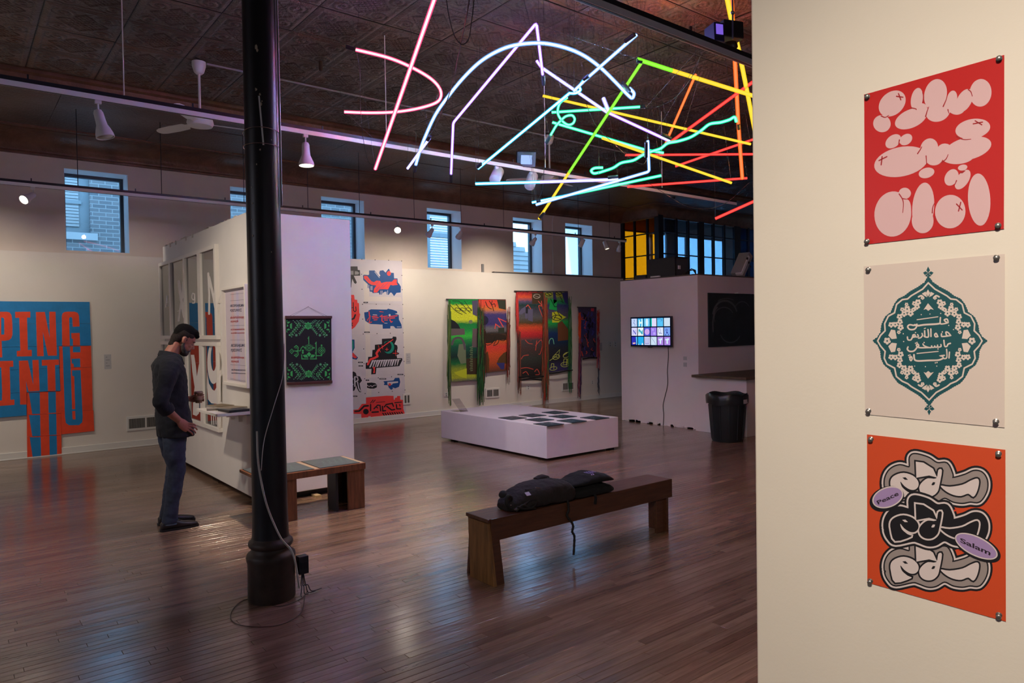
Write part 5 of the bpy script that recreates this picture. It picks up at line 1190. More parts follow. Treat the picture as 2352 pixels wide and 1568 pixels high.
for x, y in ((360, 252), (577, 262), (800, 268), (1012, 280), (357, 497), (1016, 516), (363, 742), (1021, 750), (372, 988), (596, 988), (817, 988), (1030, 990), (376, 1230), (1035, 1222), (383, 1474), (610, 1468), (828, 1462), (1040, 1455), (391, 1718), (1046, 1690), (398, 1962), (1052, 1922), (406, 2206), (630, 2190), (848, 2174), (1058, 2157), (415, 2448), (637, 2430), (858, 2412), (1067, 2390), (1074, 2624), (208, 2962), (432, 2934), (657, 2912), (870, 2888), (1087, 2860)):
    p = f(x, y, .006); MB().cyl(p, p + Vector((0, -.006, 0)), .008, n=8).build('pin', VK, t)

# ------------------------------------------------------------------ woven hangings
def weave_mat(name, stops, mott=.25):
    m = bpy.data.materials.new(name); m.use_nodes = True; N = NT(m); b = N.b
    tc = N.new('ShaderNodeTexCoord'); sp = N.new('ShaderNodeSeparateXYZ'); N.link(tc.outputs['Generated'], sp.inputs[0])
    mp = N.new('ShaderNodeMapping'); mp.inputs['Scale'].default_value = (6, 6, 40); N.link(tc.outputs['Generated'], mp.inputs['Vector'])
    n = N.new('ShaderNodeTexNoise', Scale=1.5, Detail=6.0); N.link(mp.outputs[0], n.inputs['Vector'])
    ad = N.new('ShaderNodeMath', operation='MULTIPLY_ADD'); ad.inputs[1].default_value = .05; N.link(n.outputs['Fac'], ad.inputs[0]); N.link(sp.outputs['Z'], ad.inputs[2])
    su = N.new('ShaderNodeMath', operation='SUBTRACT'); su.inputs[1].default_value = .025; N.link(ad.outputs[0], su.inputs[0])
    r = N.new('ShaderNodeValToRGB'); e = r.color_ramp.elements
    st_ = sorted((1 - y, c) for y, c in stops)
    e[0].position = st_[0][0]; e[0].color = (*s2l(*st_[0][1]), 1); e[1].position = st_[-1][0]; e[1].color = (*s2l(*st_[-1][1]), 1)
    for p, c in st_[1:-1]:
        q = e.new(p); q.color = (*s2l(*c), 1)
    N.link(su.outputs[0], r.inputs['Fac'])
    n2 = N.new('ShaderNodeTexNoise', Scale=60.0, Detail=3.0); N.link(tc.outputs['Generated'], n2.inputs['Vector'])
    g = N.new('ShaderNodeValToRGB'); g.color_ramp.elements[0].position = .3; g.color_ramp.elements[0].color = (.45, .45, .48, 1); g.color_ramp.elements[1].position = .6; g.color_ramp.elements[1].color = (1, 1, 1, 1); N.link(n2.outputs['Fac'], g.inputs['Fac'])
    mx = N.new('ShaderNodeMix', data_type='RGBA', blend_type='MULTIPLY'); mx.inputs[0].default_value = min(1, mott * 3); N.link(r.outputs[0], mx.inputs[6]); N.link(g.outputs[0], mx.inputs[7]); N.link(mx.outputs[2], b.inputs['Base Color'])
    b.inputs['Roughness'].default_value = .9
    bp = N.new('ShaderNodeBump', Strength=.6, Distance=.006); N.link(n2.outputs['Fac'], bp.inputs['Height']); N.link(bp.outputs[0], b.inputs['Normal'])
    return m
TY = LOWY - .05
fE = zmap(1010, 670, 5.806, 1, TY); fF = zmap(1170, 655, 5.5, 1, TY)
def panel_w(t, name, quad, m, f, curl=0, wav=0):
    curl = 0
    """hanging cloth: grid between the four traced corners, bottom edge curling out"""
    nx, nz = 10, 30; vs = []; (a, b_, c_, d_) = quad
    for j in range(nz + 1):
        v = j / nz
        for i in range(nx + 1):
            u = i / nx; x = (a[0] * (1 - u) + b_[0] * u) * (1 - v) + (d_[0] * (1 - u) + c_[0] * u) * v; y = (a[1] * (1 - u) + b_[1] * u) * (1 - v) + (d_[1] * (1 - u) + c_[1] * u) * v
            vs.append(f(x, y, 0 * math.sin(u * 7 + v * 3) + curl * max(0, v - .8) * 5 * v))
    k = len(vs); vs += [v + Vector((0, .008, 0)) for v in vs]; W_ = nx + 1
    fs = []
    for j in range(nz):
        for i in range(nx): q = j * W_ + i; fs += [(q, q + 1, q + 1 + W_, q + W_), (k + q, k + q + W_, k + q + 1 + W_, k + q + 1)]
    bd = [i for i in range(W_)] + [j * W_ + nx for j in range(1, nz + 1)] + [nz * W_ + i for i in range(nx - 1, -1, -1)] + [j * W_ for j in range(nz - 1, 0, -1)]
    for i in range(len(bd)): p, q = bd[i], bd[(i + 1) % len(bd)]; fs.append((p, k + p, k + q, q))
    return MB().add(vs, fs).build(name, m, t, smooth='raw')
def fringe(t, f, x0, x1, y0, y1, cols, n=34, spread=14, lift=.02):
    """bundle of loose yarns: top span x0..x1 at y0, hanging to about y1; one part per colour"""
    per = {c: MB() for c in cols}
    for k in range(n):
        c = random.choice(cols); xa = random.uniform(x0, x1); xb = xa + random.uniform(-spread, spread); ya = y0 + random.uniform(0, (y1 - y0) * .35); yb = y0 + (y1 - y0) * random.uniform(.62, 1.0)
        pts = []
        for q in range(6):
            s = q / 5; pts.append(f(xa + (xb - xa) * s + random.uniform(-3, 3), ya + (yb - ya) * s, lift + .012 * math.sin(s * 5 + k) + random.uniform(0, .02)))
        per[c].tube(pts, .0045, 4)
    for c, b in per.items():
        if b.v: b.build('fringe', paint('yarn_%d_%d_%d' % c, c, .9), t, kind='stuff')
G1, G2, OR, RD, PU, BK, NV, YG, GY_, BR = (20, 110, 50), (60, 150, 60), (225, 90, 40), (215, 60, 60), (80, 62, 130), (26, 26, 32), (20, 46, 96), (200, 205, 40), (105, 100, 110), (86, 56, 38)
t = T('woven_hanging', 'green and orange double woven hanging with long green fringe, leftmost of three', 'textile', (on(1098, 780, 1, TY).x, TY, .3))
m1 = weave_mat('weave_green', [(0, (10, 140, 60)), (.06, (10, 150, 60)), (.08, (205, 215, 45)), (.25, (212, 222, 45)), (.30, (10, 130, 62)), (.38, (20, 150, 70)), (.45, (60, 200, 70)), (.5, (30, 140, 70)), (.58, (4, 86, 66)), (.7, (10, 40, 44)), (.78, (10, 110, 60)), (.85, (150, 170, 50)), (.95, (180, 190, 50)), (1, (90, 90, 95))])
panel_w(t, 'cloth_panel', ((118, 100), (508, 100), (492, 1180), (160, 1200)), m1, fE)
m2 = weave_mat('weave_orange', [(0, (225, 70, 55)), (.08, (225, 80, 55)), (.13, (215, 120, 50)), (.17, (150, 100, 110)), (.2, (66, 56, 120)), (.34, (62, 52, 118)), (.39, (110, 106, 120)), (.43, (110, 104, 112)), (.46, (40, 36, 36)), (.53, (120, 70, 30)), (.57, (215, 100, 40)), (.65, (230, 64, 58)), (.75, (225, 85, 40)), (.88, (190, 82, 40)), (1, (88, 60, 50))])
panel_w(t, 'cloth_panel', ((520, 103), (882, 108), (925, 1045), (600, 1080)), m2, fE)
MB().bar(fE(95, 98, -.02), fE(885, 106, -.02), .02, .02).build('hanging_rod', M['black'], t)
pc = lambda n, c: paint('wv_' + n, c, .9)
def wv(polys, col, f, l=.012):
    m = pc('%d_%d_%d' % col, col)
    if len(polys) <= 3:
        for k, p in enumerate(polys): flat('woven_motif', t, [p], m, f, l * .08 + k * 2e-5)
    else: flat('woven_motif', t, polys, m, f, l * .08)['kind'] = 'stuff'
wv([[(145, 490), (145, 365), (200, 390), (250, 440), (275, 490)]], (20, 22, 34), fE, .014)
wv([[(148, 492), (330, 490), (335, 570), (148, 585)], [(437, 490), (510, 490), (505, 740), (430, 740)]], (96, 82, 88), fE, .014)
wv([stroke_ for stroke_ in stroke(smooth2([(165, 700), (185, 640), (235, 612), (290, 625), (320, 680), (335, 760)]), 30)], (84, 78, 88), fE, .014)
wv([circ(412, 400, 26), [(255, 700), (345, 690), (352, 950), (280, 960), (235, 850)]], (108, 120, 96), fE, .014)
wv([[(355, 890), (500, 880), (500, 1100), (355, 1100)]], (58, 40, 26), fE, .014)
wv([[(190, 1075), (360, 1020), (360, 1155), (270, 1130), (215, 1100)]], (190, 200, 40), fE, .016)
wv(sum([stroke([(400 + (k % 2) * 8, 740 + 24 * k), (440, 735 + 24 * k)], 9, n=0) for k in range(14)], []), (120, 140, 100), fE, .018)
wv([[(430, 120), (508, 110), (500, 330), (440, 300)]], (74, 70, 96), fE, .014)
wv(sum([stroke(smooth2([(140 + 75 * k, 180 - 18 * k), (220 + 70 * k, 260 - 12 * k), (300 + 55 * k, 300 - 10 * k)]), 8) + stroke(circ(240 + 75 * k, 235, 38, 18, 20), 7, closed=True) for k in range(3)], []) + stroke([(170, 120), (260, 125), (300, 180)], 7) + stroke([(330, 125), (420, 250)], 7), (18, 20, 26), fE, .018)
wv([[(763, 108), (880, 110), (882, 240), (790, 220)], [(780, 480), (860, 478), (862, 545), (780, 545)]], (44, 50, 40), fE, .014)
wv([[(760, 950), (790, 880), (850, 815), (905, 790), (912, 960)], [(605, 830), (640, 790), (660, 900), (655, 1070), (605, 1075)]], (90, 58, 26), fE, .014)
wv([[(755, 950), (865, 945), (860, 1030), (820, 1035)]], (52, 52, 120), fE, .016)
wv([circ(600, 380, 50, 60)], (20, 20, 60), fE, .014)
wv([[(560, 690), (600, 560), (700, 570), (780, 560), (880, 580), (890, 640), (760, 640), (700, 680)]], (40, 26, 18), fE, .014)
wv(sum([stroke(smooth2(p), 9) for p in ([(595, 690), (640, 710), (700, 680), (740, 600)], [(720, 700), (760, 640), (790, 650), (760, 700), (715, 715)], [(800, 640), (860, 650), (880, 600)], [(660, 120), (700, 190), (720, 255)], [(610, 130), (640, 200), (690, 230)], [(700, 120), (690, 170), (730, 160), (740, 200)])], []), (22, 16, 18), fE, .018)
wv(sum([stroke(p, 12) for p in ([(735, 490), (745, 430), (800, 470)], [(780, 350), (845, 465)], [(780, 352), (885, 400)])], []), (225, 76, 66), fE, .018)
fringe(t, fE, 100, 135, 110, 1530, [(80, 104, 44), (116, 130, 84), (20, 52, 36), (60, 104, 48)], 40, 16)
fringe(t, fE, 500, 570, 200, 1520, [(30, 100, 52), (52, 120, 60), (16, 50, 36), (84, 112, 66), (12, 70, 44)], 110, 26)
fringe(t, fE, 515, 600, 110, 1450, [(160, 50, 50), (90, 40, 30), (60, 40, 30)], 26, 14)
fringe(t, fE, 888, 925, 180, 1290, [(200, 60, 60), (120, 60, 50), (90, 50, 40)], 26, 10)

t = T('woven_hanging', 'tallest woven hanging, red and blue panels with brown fringe between them', 'textile', (on(1245, 780, 1, TY).x, TY, .2))
m3 = weave_mat('weave_red', [(0, (30, 24, 26)), (.03, (200, 44, 50)), (.07, (232, 92, 50)), (.12, (92, 80, 120)), (.16, (10, 60, 56)), (.22, (70, 66, 86)), (.30, (92, 92, 98)), (.37, (88, 68, 36)), (.42, (235, 88, 44)), (.48, (225, 50, 56)), (.53, (190, 40, 50)), (.57, (78, 74, 80)), (.68, (84, 60, 60)), (.78, (60, 66, 62)), (.9, (50, 42, 42)), (1, (30, 28, 30))])
panel_w(t, 'cloth_panel', ((92, 76), (425, 78), (415, 1150), (108, 1160)), m3, fF, .03)
m4 = weave_mat('weave_blue', [(0, (66, 60, 120)), (.03, (200, 205, 44)), (.08, (110, 140, 90)), (.12, (20, 160, 80)), (.17, (50, 60, 120)), (.25, (84, 80, 110)), (.33, (84, 84, 90)), (.38, (20, 180, 80)), (.46, (40, 90, 80)), (.52, (16, 48, 110)), (.62, (14, 50, 90)), (.7, (40, 44, 60)), (.85, (36, 36, 52)), (.95, (62, 54, 110)), (1, (60, 52, 108))])
panel_w(t, 'cloth_panel', ((432, 80), (740, 82), (782, 1062), (492, 1102)), m4, fF, .02)
MB().bar(fF(72, 72, -.02), fF(742, 80, -.02), .02, .02).build('hanging_rod', M['black'], t)
MB().tube([fF(105, 1160, .04), fF(200, 1150, .05), (fF(300, 1160, .05)), fF(415, 1148, .04)], .018, 8).build('curled_hem', paint('dark_hem', (24, 22, 26), .9), t, smooth=True)
MB().tube([fF(110, 1200, .02), fF(250, 1180, .03), fF(400, 1195, .02)], .014, 8).build('curled_hem', paint('dark_hem', (24, 22, 26), .9), t, smooth=True)
MB().tube([fF(490, 1115, .03), fF(600, 1100, .05), fF(700, 1078, .05), fF(785, 1070, .03)], .014, 8).build('curled_hem', paint('dark_hem', (24, 22, 26), .9), t, smooth=True)
wv([[(285, 95), (425, 95), (425, 230), (285, 235)]], (70, 52, 34), fF, .014); wv([[(110, 360), (150, 300), (210, 260), (230, 300), (230, 420), (200, 420), (195, 340), (150, 370)], [(235, 300), (295, 300), (295, 460), (235, 440)]], (94, 90, 120), fF, .014)
wv([[(205, 270), (235, 270), (230, 355), (205, 355)]], (26, 28, 40), fF, .016)
wv([[(610, 480), (665, 450), (745, 560), (740, 690), (612, 705)]], (112, 66, 38), fF, .014); wv([[(540, 340), (600, 330), (690, 390), (720, 400), (650, 440), (620, 470), (540, 470)]], (210, 215, 44), fF, .014)
wv([[(500, 300), (520, 170), (600, 190), (600, 320)]], (20, 170, 84), fF, .014); wv([[(548, 90), (580, 90), (600, 200), (560, 240)], [(660, 95), (740, 95), (740, 240), (700, 220)]], (50, 48, 110), fF, .014)
wv([circ(748, 960, 26, 40)], (190, 205, 60), fF, .014)
yl = sum([stroke(circ(cx, cy, rx, ry, a), 7, closed=True) for cx, cy, rx, ry, a in ((590, 905, 45, 28, -20), (720, 880, 45, 28, -30), (700, 1000, 50, 30, -5), (555, 1050, 45, 22, -10))], []) + sum([stroke(p, 7) for p in ([(570, 880), (635, 812), (620, 900)], [(510, 950), (600, 890)], [(680, 990), (690, 930), (725, 930), (720, 1010)], [(525, 1040), (530, 990), (560, 990), (560, 1060)], [(690, 880), (745, 840)], [(560, 900), (615, 915)], [(670, 1005), (735, 1000)])], [])
wv(yl, (205, 214, 110), fF, .03)
wv(sum([stroke(circ(cx, cy, rx, ry), 8, closed=True) for cx, cy, rx, ry in ((497, 112, 42, 22), (620, 100, 40, 22), (600, 410, 62, 34))], []) + sum([stroke(p, 8) for p in ([(560, 340), (590, 380), (560, 430)], [(605, 330), (640, 390), (660, 410)], [(520, 170), (570, 270), (600, 270)], [(640, 140), (680, 220), (650, 200)], [(480, 100), (520, 130)], [(600, 90), (640, 120)], [(560, 400), (650, 430)])], []), (16, 22, 40), fF, .018)
wv(sum([stroke(smooth2(p), 9) for p in ([(365, 200), (410, 260), (370, 260), (400, 350), (435, 430)], [(405, 200), (420, 300)], [(215, 270), (235, 250), (270, 300)], [(330, 760), (400, 690), (415, 760), (390, 860), (370, 870)], [(345, 700), (330, 820)], [(200, 690), (240, 730), (290, 740)], [(150, 930), (180, 890), (240, 880)], [(140, 1050), (220, 1040), (300, 1060)], [(170, 1110), (210, 1090), (240, 1130)], [(320, 1090), (350, 1060), (380, 1120), (330, 1130)])], []), (215, 84, 70), fF, .018)
wv(stroke(circ(345, 138, 42, 26), 8, closed=True) + stroke([(310, 130), (380, 150)], 6), (180, 170, 160), fF, .02)
wv(stroke(smooth2([(500, 740), (505, 700), (525, 672), (550, 680), (562, 740)]), 9), (130, 215, 180), fF, .02)
fringe(t, fF, 76, 104, 90, 600, [(220, 66, 70), (200, 60, 60)], 24, 6); fringe(t, fF, 96, 130, 560, 1400, [(110, 66, 50), (80, 52, 44), (150, 80, 70)], 30, 10)
fringe(t, fF, 418, 470, 90, 1520, [(170, 60, 46), (110, 60, 44), (200, 70, 50), (90, 54, 40), (140, 96, 70)], 110, 24); fringe(t, fF, 440, 480, 700, 1500, [(40, 110, 70), (110, 80, 60)], 22, 12)
fringe(t, fF, 735, 770, 120, 1390, [(50, 130, 60), (40, 90, 50), (60, 110, 90)], 26, 12)

t = T('woven_hanging', 'smallest woven hanging, mottled violet with orange side fringes', 'textile', (on(1350, 780, 1, TY).x, TY, .2))
m5 = weave_mat('weave_violet', [(0, (80, 68, 96)), (.12, (86, 74, 112)), (.3, (70, 62, 120)), (.5, (62, 60, 120)), (.7, (84, 72, 100)), (.85, (56, 52, 96)), (1, (84, 70, 104))], .4)
panel_w(t, 'cloth_panel', ((870, 278), (1100, 280), (1095, 905), (912, 915)), m5, fF, .03)
MB().bar(fF(866, 276, -.02), fF(1104, 279, -.02), .018, .018).build('hanging_rod', M['black'], t)
MB().tube([fF(912, 930, .04), fF(1000, 915, .05), fF(1092, 915, .04)], .016, 8).build('curled_hem', paint('dark_hem', (24, 22, 26), .9), t, smooth=True)
rs = random.Random(3)
for cc, num, sz in (((30, 28, 52), 16, 20), ((72, 70, 160), 12, 16), ((232, 84, 66), 14, 10)):
    bl = []
    for k in range(num):
        x, y = rs.uniform(905, 1080), rs.uniform(330, 890); pts = smooth2([(x, y), (x + rs.uniform(-15, 15), y + rs.uniform(10, 30)), (x + rs.uniform(-20, 20), y + rs.uniform(30, 60))], k=3); bl += stroke([(min(1088, max(900, a)), min(900, b)) for a, b in pts], rs.uniform(.5, 1.2) * sz, n=6)
    wv(bl, cc, fF, .018)
wv([[(1030, 290), (1070, 290), (1065, 330), (1030, 325)]], (215, 60, 80), fF, .018)
fringe(t, fF, 866, 890, 330, 760, [(235, 88, 40), (225, 76, 44)], 44, 6); fringe(t, fF, 864, 895, 600, 1440, [(74, 50, 84), (150, 70, 90), (96, 66, 110)], 34, 12)
fringe(t, fF, 1100, 1122, 300, 640, [(225, 84, 64), (190, 70, 90)], 24, 8); fringe(t, fF, 1100, 1125, 560, 1080, [(220, 80, 80), (130, 70, 110)], 26, 8); fringe(t, fF, 1108, 1122, 1000, 1400, [(70, 76, 96), (90, 90, 100)], 10, 4)

# ------------------------------------------------------------------ black and green wall hanging on the partition front
FP = 6.97
f = zmap(645, 690, 7.469, 1, FP - .004)
o0 = f(470, 1400); t = T('green_hanging', 'black cloth with green cross stitch pattern hung between brown rods', 'textile', (o0.x, FP, o0.z))
slab('cloth', t, [(80, 290), (860, 290), (868, 1385), (95, 1400)], paint('black_cloth', (18, 17, 24), .8), f, .004, .008)
RW = paint('rod_wood', (78, 42, 34), .5)
slab('top_rod', t, [(70, 262), (868, 264), (866, 308), (70, 316)], RW, f, .0, .022, bevel=.003)
slab('bottom_rod', t, [(98, 1405), (872, 1368), (872, 1415), (100, 1452)], RW, f, .0, .022, bevel=.003)
q = f(463, 108); MB().tube([f(150, 262, .008), q + Vector((0, -.008, 0)), f(780, 262, .008)], .0012, 4).tube([f(205, 262, .012), q + Vector((0, -.012, 0)), f(725, 262, .012)], .0012, 4).build('hanging_cord', M['wire'], t)
MB().cyl(q + Vector((0, .004, 0)), q + Vector((0, -.02, 0)), .003, n=8).build('nail', M['chrome'], t)
GN, GP = paint('stitch_green', (66, 182, 92), .7), paint('stitch_pale', (104, 186, 128), .7)
def mir(polys, cx=463, cy=None):
    out = list(polys) + [[(2 * cx - x, y) for x, y in p] for p in polys]
    return out
half = []; halfp = []
# upper motif, right half traced, mirrored about the middle
half += [[(740, 385), (775, 405), (775, 470), (740, 490)], [(770, 365), (810, 360), (830, 390), (800, 395)], [(768, 500), (800, 480), (830, 495), (812, 515)], [(805, 420), (825, 405), (828, 450), (808, 445)], [(815, 330), (832, 340), (830, 380)], [(815, 550), (832, 500), (835, 540)]]
for k in range(7): x, y = 600 + 25 * k, 395 + 32 * k - 0; half += stroke([(x, y), (x + 18, y + 24)], 8, n=0); halfp += [circ(x + 30, y, 9), circ(x - 4, y + 34, 9)]
for k in range(4): halfp += [circ(640 + 26 * k, 415 - 24 * k, 8), circ(600 + 18 * k, 400 - 18 * k, 8)]
for k in range(6):
    x, y = 505 + 20 * k, 430 + 27 * k; halfp += stroke([(x, y), (x + 30, y - 6)], 7, n=0) + stroke([(x, y), (x + 4, y + 34)], 7, n=0)
for k in range(4):
    x, y = 515 + 24 * k, 395 - 18 * k; halfp += stroke([(x, y), (x + 32, y + 6)], 7, n=0) + stroke([(x, y), (x + 2, y - 26)], 7, n=0)
half += stroke([(500, 425), (620, 575)], 6, n=0) + stroke([(640, 440), (780, 590)], 7, n=0) + stroke([(640, 430), (700, 360)], 7, n=0) + [circ(600, 433, 12), circ(560, 433, 8)]
for a in range(0, 360, 45): halfp += stroke([(665, 595), (665 + 24 * math.cos(math.radians(a)), 595 + 24 * math.sin(math.radians(a)))], 7, n=0)
halfp += [circ(782, 592, 14), circ(738, 585, 10)]
ros = []
for a in range(0, 360, 45): ros.append(circ(463 + 46 * math.cos(math.radians(a)), 433 + 48 * math.sin(math.radians(a)), 17, n=10))
ros += stroke([(463, 405), (490, 433), (463, 461), (436, 433)], 9, closed=True) + [circ(463, 433, 8)]
up = mir(half) + ros; upp = mir(halfp)
up = [[(min(835, max(90, x)), max(325, y)) for x, y in p] for p in up]; upp = [[(min(835, max(90, x)), max(325, y)) for x, y in p] for p in upp]
dn = [[(x + 10, 1690 - y) for x, y in p] for p in up]; dnp = [[(x + 10, 1690 - y) for x, y in p] for p in upp]
flat('stitched_motif', t, up, GN, f, .0084)['kind'] = 'stuff'; flat('stitched_motif', t, upp, GP, f, .0084)['kind'] = 'stuff'; flat('stitched_motif', t, dn, GN, f, .0084)['kind'] = 'stuff'; flat('stitched_motif', t, dnp, GP, f, .0084)['kind'] = 'stuff'
cen = []
cen += stroke([(472, 620), (476, 755)], 14, n=0) + [[(450, 655), (480, 605), (480, 650)]] + stroke([(600, 710), (600, 1000)], 15, n=0) + [[(575, 745), (605, 700), (605, 740)], [(575, 905), (605, 870), (605, 910)]]
cen += stroke([(415, 812), (478, 765), (545, 812), (478, 860)], 9, closed=True) + stroke([(455, 812), (478, 795), (502, 812), (478, 830)], 8, closed=True)
for k in range(9): a = PI * (k + .5) / 9; cen += stroke([(478 - 62 * math.cos(a), 812 - 46 * math.sin(a)), (478 - 80 * math.cos(a), 812 - 66 * math.sin(a))], 8, n=0) + stroke([(478 - 62 * math.cos(a), 812 + 46 * math.sin(a)), (478 - 76 * math.cos(a), 812 + 60 * math.sin(a))], 8, n=0)
cen += [[(440, 920), (480, 880), (515, 920), (480, 965)], [(370, 935), (440, 925), (465, 980), (400, 975)], [(585, 930), (520, 925), (495, 980), (555, 975)]]
cen += stroke([(352, 930), (356, 1000), (460, 1000)], 15) + stroke([(500, 1000), (608, 1000)], 15) + stroke([(608, 945), (700, 945)], 15, n=0) + stroke([(330, 860), (345, 815), (375, 785), (410, 815)], 13) + [circ(372, 860, 17), circ(372, 895, 17), circ(565, 812, 12)]
cen += stroke([(145, 868), (182, 830), (215, 868), (182, 910)], 9, closed=True) + [circ(182, 868, 9)] + stroke([(225, 800), (260, 770), (292, 800), (288, 855), (250, 868)], 13) + stroke([(225, 935), (262, 965), (292, 930), (288, 880), (250, 868)], 13) + stroke(smooth2([(240, 820), (262, 800), (268, 825)]), 8) + stroke(smooth2([(240, 915), (262, 935), (268, 905)]), 8) + stroke([(215, 865), (330, 862)], 12)
cen += stroke([(655, 855), (693, 815), (732, 855), (693, 895)], 9, closed=True) + [circ(693, 855, 14), circ(693, 768, 14), circ(693, 925, 14)] + stroke([(693, 775), (693, 815)], 9, n=0)
for k in range(20): a = 2 * PI * k / 20; cen += stroke([(693 + 46 * math.cos(a), 855 + 48 * math.sin(a)), (693 + 68 * math.cos(a), 855 + 66 * math.sin(a))], 7, n=0)
flat('stitched_motif', t, cen, GN, f, .0084)['kind'] = 'stuff'

# ------------------------------------------------------------------ old sash windows hung on the partition's left face
SX = 2.31
def ys(px, py=700): return on(px, py, 0, SX).y
M['mirrorglass'] = None
gm = bpy.data.materials.new('dark_reflecting_pane'); gm.use_nodes = True; N = NT(gm); N.b.inputs['Base Color'].default_value = (.035, .036, .04, 1); N.b.inputs['Roughness'].default_value = .008; N.b.inputs['Specular IOR Level'].default_value = 1.0; N.b.inputs['IOR'].default_value = 2.6; M['mirrorglass'] = gm
M['paintw'] = paint('white_glass_paint', (228, 222, 218), .6); FR = paint('sash_white_paint', (226, 220, 212), .5, bump=.05)
def sash(name, label, yb, z0, z1):
    """yb: list of pane edges (far .. near) as (y0,y1)"""
    ya, yn = yb[0][1], yb[-1][0]
    t = T(name, label, 'window frame', (SX - .02, (ya + yn) / 2, z0)); x0, x1 = SX - .045, SX
    F = .045
    for (za, zb) in ((z0, z0 + F), (z1 - F, z1)): MB().box((x0, yn - .05, za), (x1, ya + .05, zb)).build('rail', FR, t, bevel=.003)
    MB().box((x0, ya, z0 + F), (x1, ya + .05, z1 - F)).build('stile', FR, t, bevel=.003); MB().box((x0, yn - .05, z0 + F), (x1, yn, z1 - F)).build('stile', FR, t, bevel=.003)
    for a, b_ in zip(yb[:-1], yb[1:]): MB().box((x0, b_[1], z0 + F), (x1, a[0], z1 - F)).build('mullion', FR, t, bevel=.003)
    for lo, hi in yb: MB().box((SX - .022, lo, z0 + F), (SX - .016, hi, z1 - F)).build('pane', M['mirrorglass'], t)
    return t
yb = [(ys(397), ys(376)), (ys(430), ys(401)), (ys(463.5), ys(434.5)), (ys(502), ys(471))]
up_ = sash('sash_window', 'upper white four pane window with painted white letters on the partition', yb, 1.63, 2.66)
lo_ = sash('sash_window', 'lower white four pane window behind the man with large painted figures', yb, .62, 1.60)
fh = zmap(365, 550, 3.485, 0, SX - .0225)
def pl(parent, polys): flat('painted_letter', parent, polys, M['paintw'], fh, .0006)
pl(up_, stroke([(56, 540), (65, 448), (75, 532)], 8) + stroke([(58, 505), (74, 500)], 6)); pl(up_, stroke([(88, 440), (88, 540)], 7) + stroke(smooth2([(88, 442), (101, 455), (90, 485), (104, 508), (89, 540)]), 7))
pl(up_, stroke([(160, 335), (178, 480), (205, 620)], 24) + stroke([(212, 325), (200, 400), (178, 500), (158, 650)], 16) + stroke([(195, 340), (190, 460)], 14) + stroke([(150, 575), (175, 560)], 6))
pl(up_, stroke(smooth2([(285, 440), (270, 430), (266, 470), (282, 480), (286, 430), (287, 500), (270, 508)]), 9)); pl(up_, stroke([(313, 385), (315, 495)], 9) + stroke(smooth2([(315, 430), (326, 425), (330, 495)]), 8))
pl(up_, stroke([(396, 270), (404, 440), (402, 595)], 17, taper=(1, .9)) + stroke([(402, 300), (440, 470), (462, 595)], 20) + stroke([(455, 262), (460, 430), (466, 590)], 16) + stroke(smooth2([(455, 540), (480, 490), (486, 455)]), 3))
pl(lo_, [[(256, 922), (282, 922), (296, 1010), (305, 1095), (318, 1010), (336, 935), (351, 925), (350, 1090), (332, 1180), (322, 1290), (322, 1390), (300, 1412), (272, 1400), (274, 1290), (286, 1180), (268, 1060)]])
ring = [(438 + 50 * math.cos(a), 985 + 170 * math.sin(a)) for a in [2 * PI * k / 40 for k in range(41)]]; inn = [(438 + 22 * math.cos(-a), 948 + 103 * math.sin(-a)) for a in [2 * PI * k / 40 for k in range(41)]]
pl(lo_, [ring[10 * 0:21] + list(reversed([(438 + 22 * math.cos(a), 948 + 103 * math.sin(a)) for a in [2 * PI * k / 40 for k in range(21)]]))])
pl(lo_, [ring[20:41] + list(reversed([(438 + 22 * math.cos(a), 948 + 103 * math.sin(a)) for a in [2 * PI * k / 40 for k in range(20, 41)]]))])
pl(lo_, [[(388, 1060), (400, 1150), (428, 1200), (445, 1210), (462, 1180), (465, 1130), (496, 1060), (494, 1290), (470, 1315), (420, 1310), (395, 1280), (386, 1180)]])
for k in range(3): pl(lo_, stroke([(420 + 16 * k, 1400), (424 + 17 * k, 1480)], 7, n=0))
pl(lo_, [[(476, 1420), (496, 1400), (496, 1500), (486, 1495)]]); pl(lo_, [[(200, 990), (210, 1010), (212, 1060), (203, 1070)]])

# framed alphabet print
yA, yB = ys(520, 780), ys(576, 780)
t = T('framed_print', 'white framed alphabet print in blue and red beside the sash windows', 'picture', (SX, (yA + yB) / 2, 1.15))
z0, z1, F = 1.155, 2.175, .03
for b in (MB().box((SX - .05, yB, z0), (SX, yB + F, z1)), MB().box((SX - .05, yA - F, z0), (SX, yA, z1)), MB().box((SX - .05, yB + F, z0), (SX, yA - F, z0 + F)), MB().box((SX - .05, yB + F, z1 - F), (SX, yA - F, z1))): b.build('frame_bar', FR, t, bevel=.003)
MB().box((SX - .012, yB + F, z0 + F), (SX - .006, yA - F, z1 - F)).build('mount', paint('mount_board', (222, 214, 214), .6), t)
MB().box((SX - .014, yB + .05, z0 + .05), (SX - .012, yA - .05, z1 - .05)).build('sheet', paint('alphabet_paper', (205, 192, 204), .5), t)
for yy_, cc in ((yB + .42 * (yA - yB), (196, 186, 214)), (yB + .62 * (yA - yB), (214, 184, 190))): MB().box((SX - .0144, yy_ - .03, z0 + .06), (SX - .014, yy_ + .05, z1 - .06)).build('tint_band', paint('tint_%d' % cc[0], cc, .5), t)
DKB, RDB = paint('ink_navy', (36, 48, 82), .6), paint('ink_red', (176, 52, 56), .6)
fq = zmap(365, 550, 3.485, 0, SX - .0146)
def tx(s_, y0, y1, x0, x1, m, dy=-6): text_on('lettering', t, s_, m, fq, .0004, ((x0, y0), (x1, y0 + dy), (x1, y1 + dy * .3), (x0, y1)), .02)
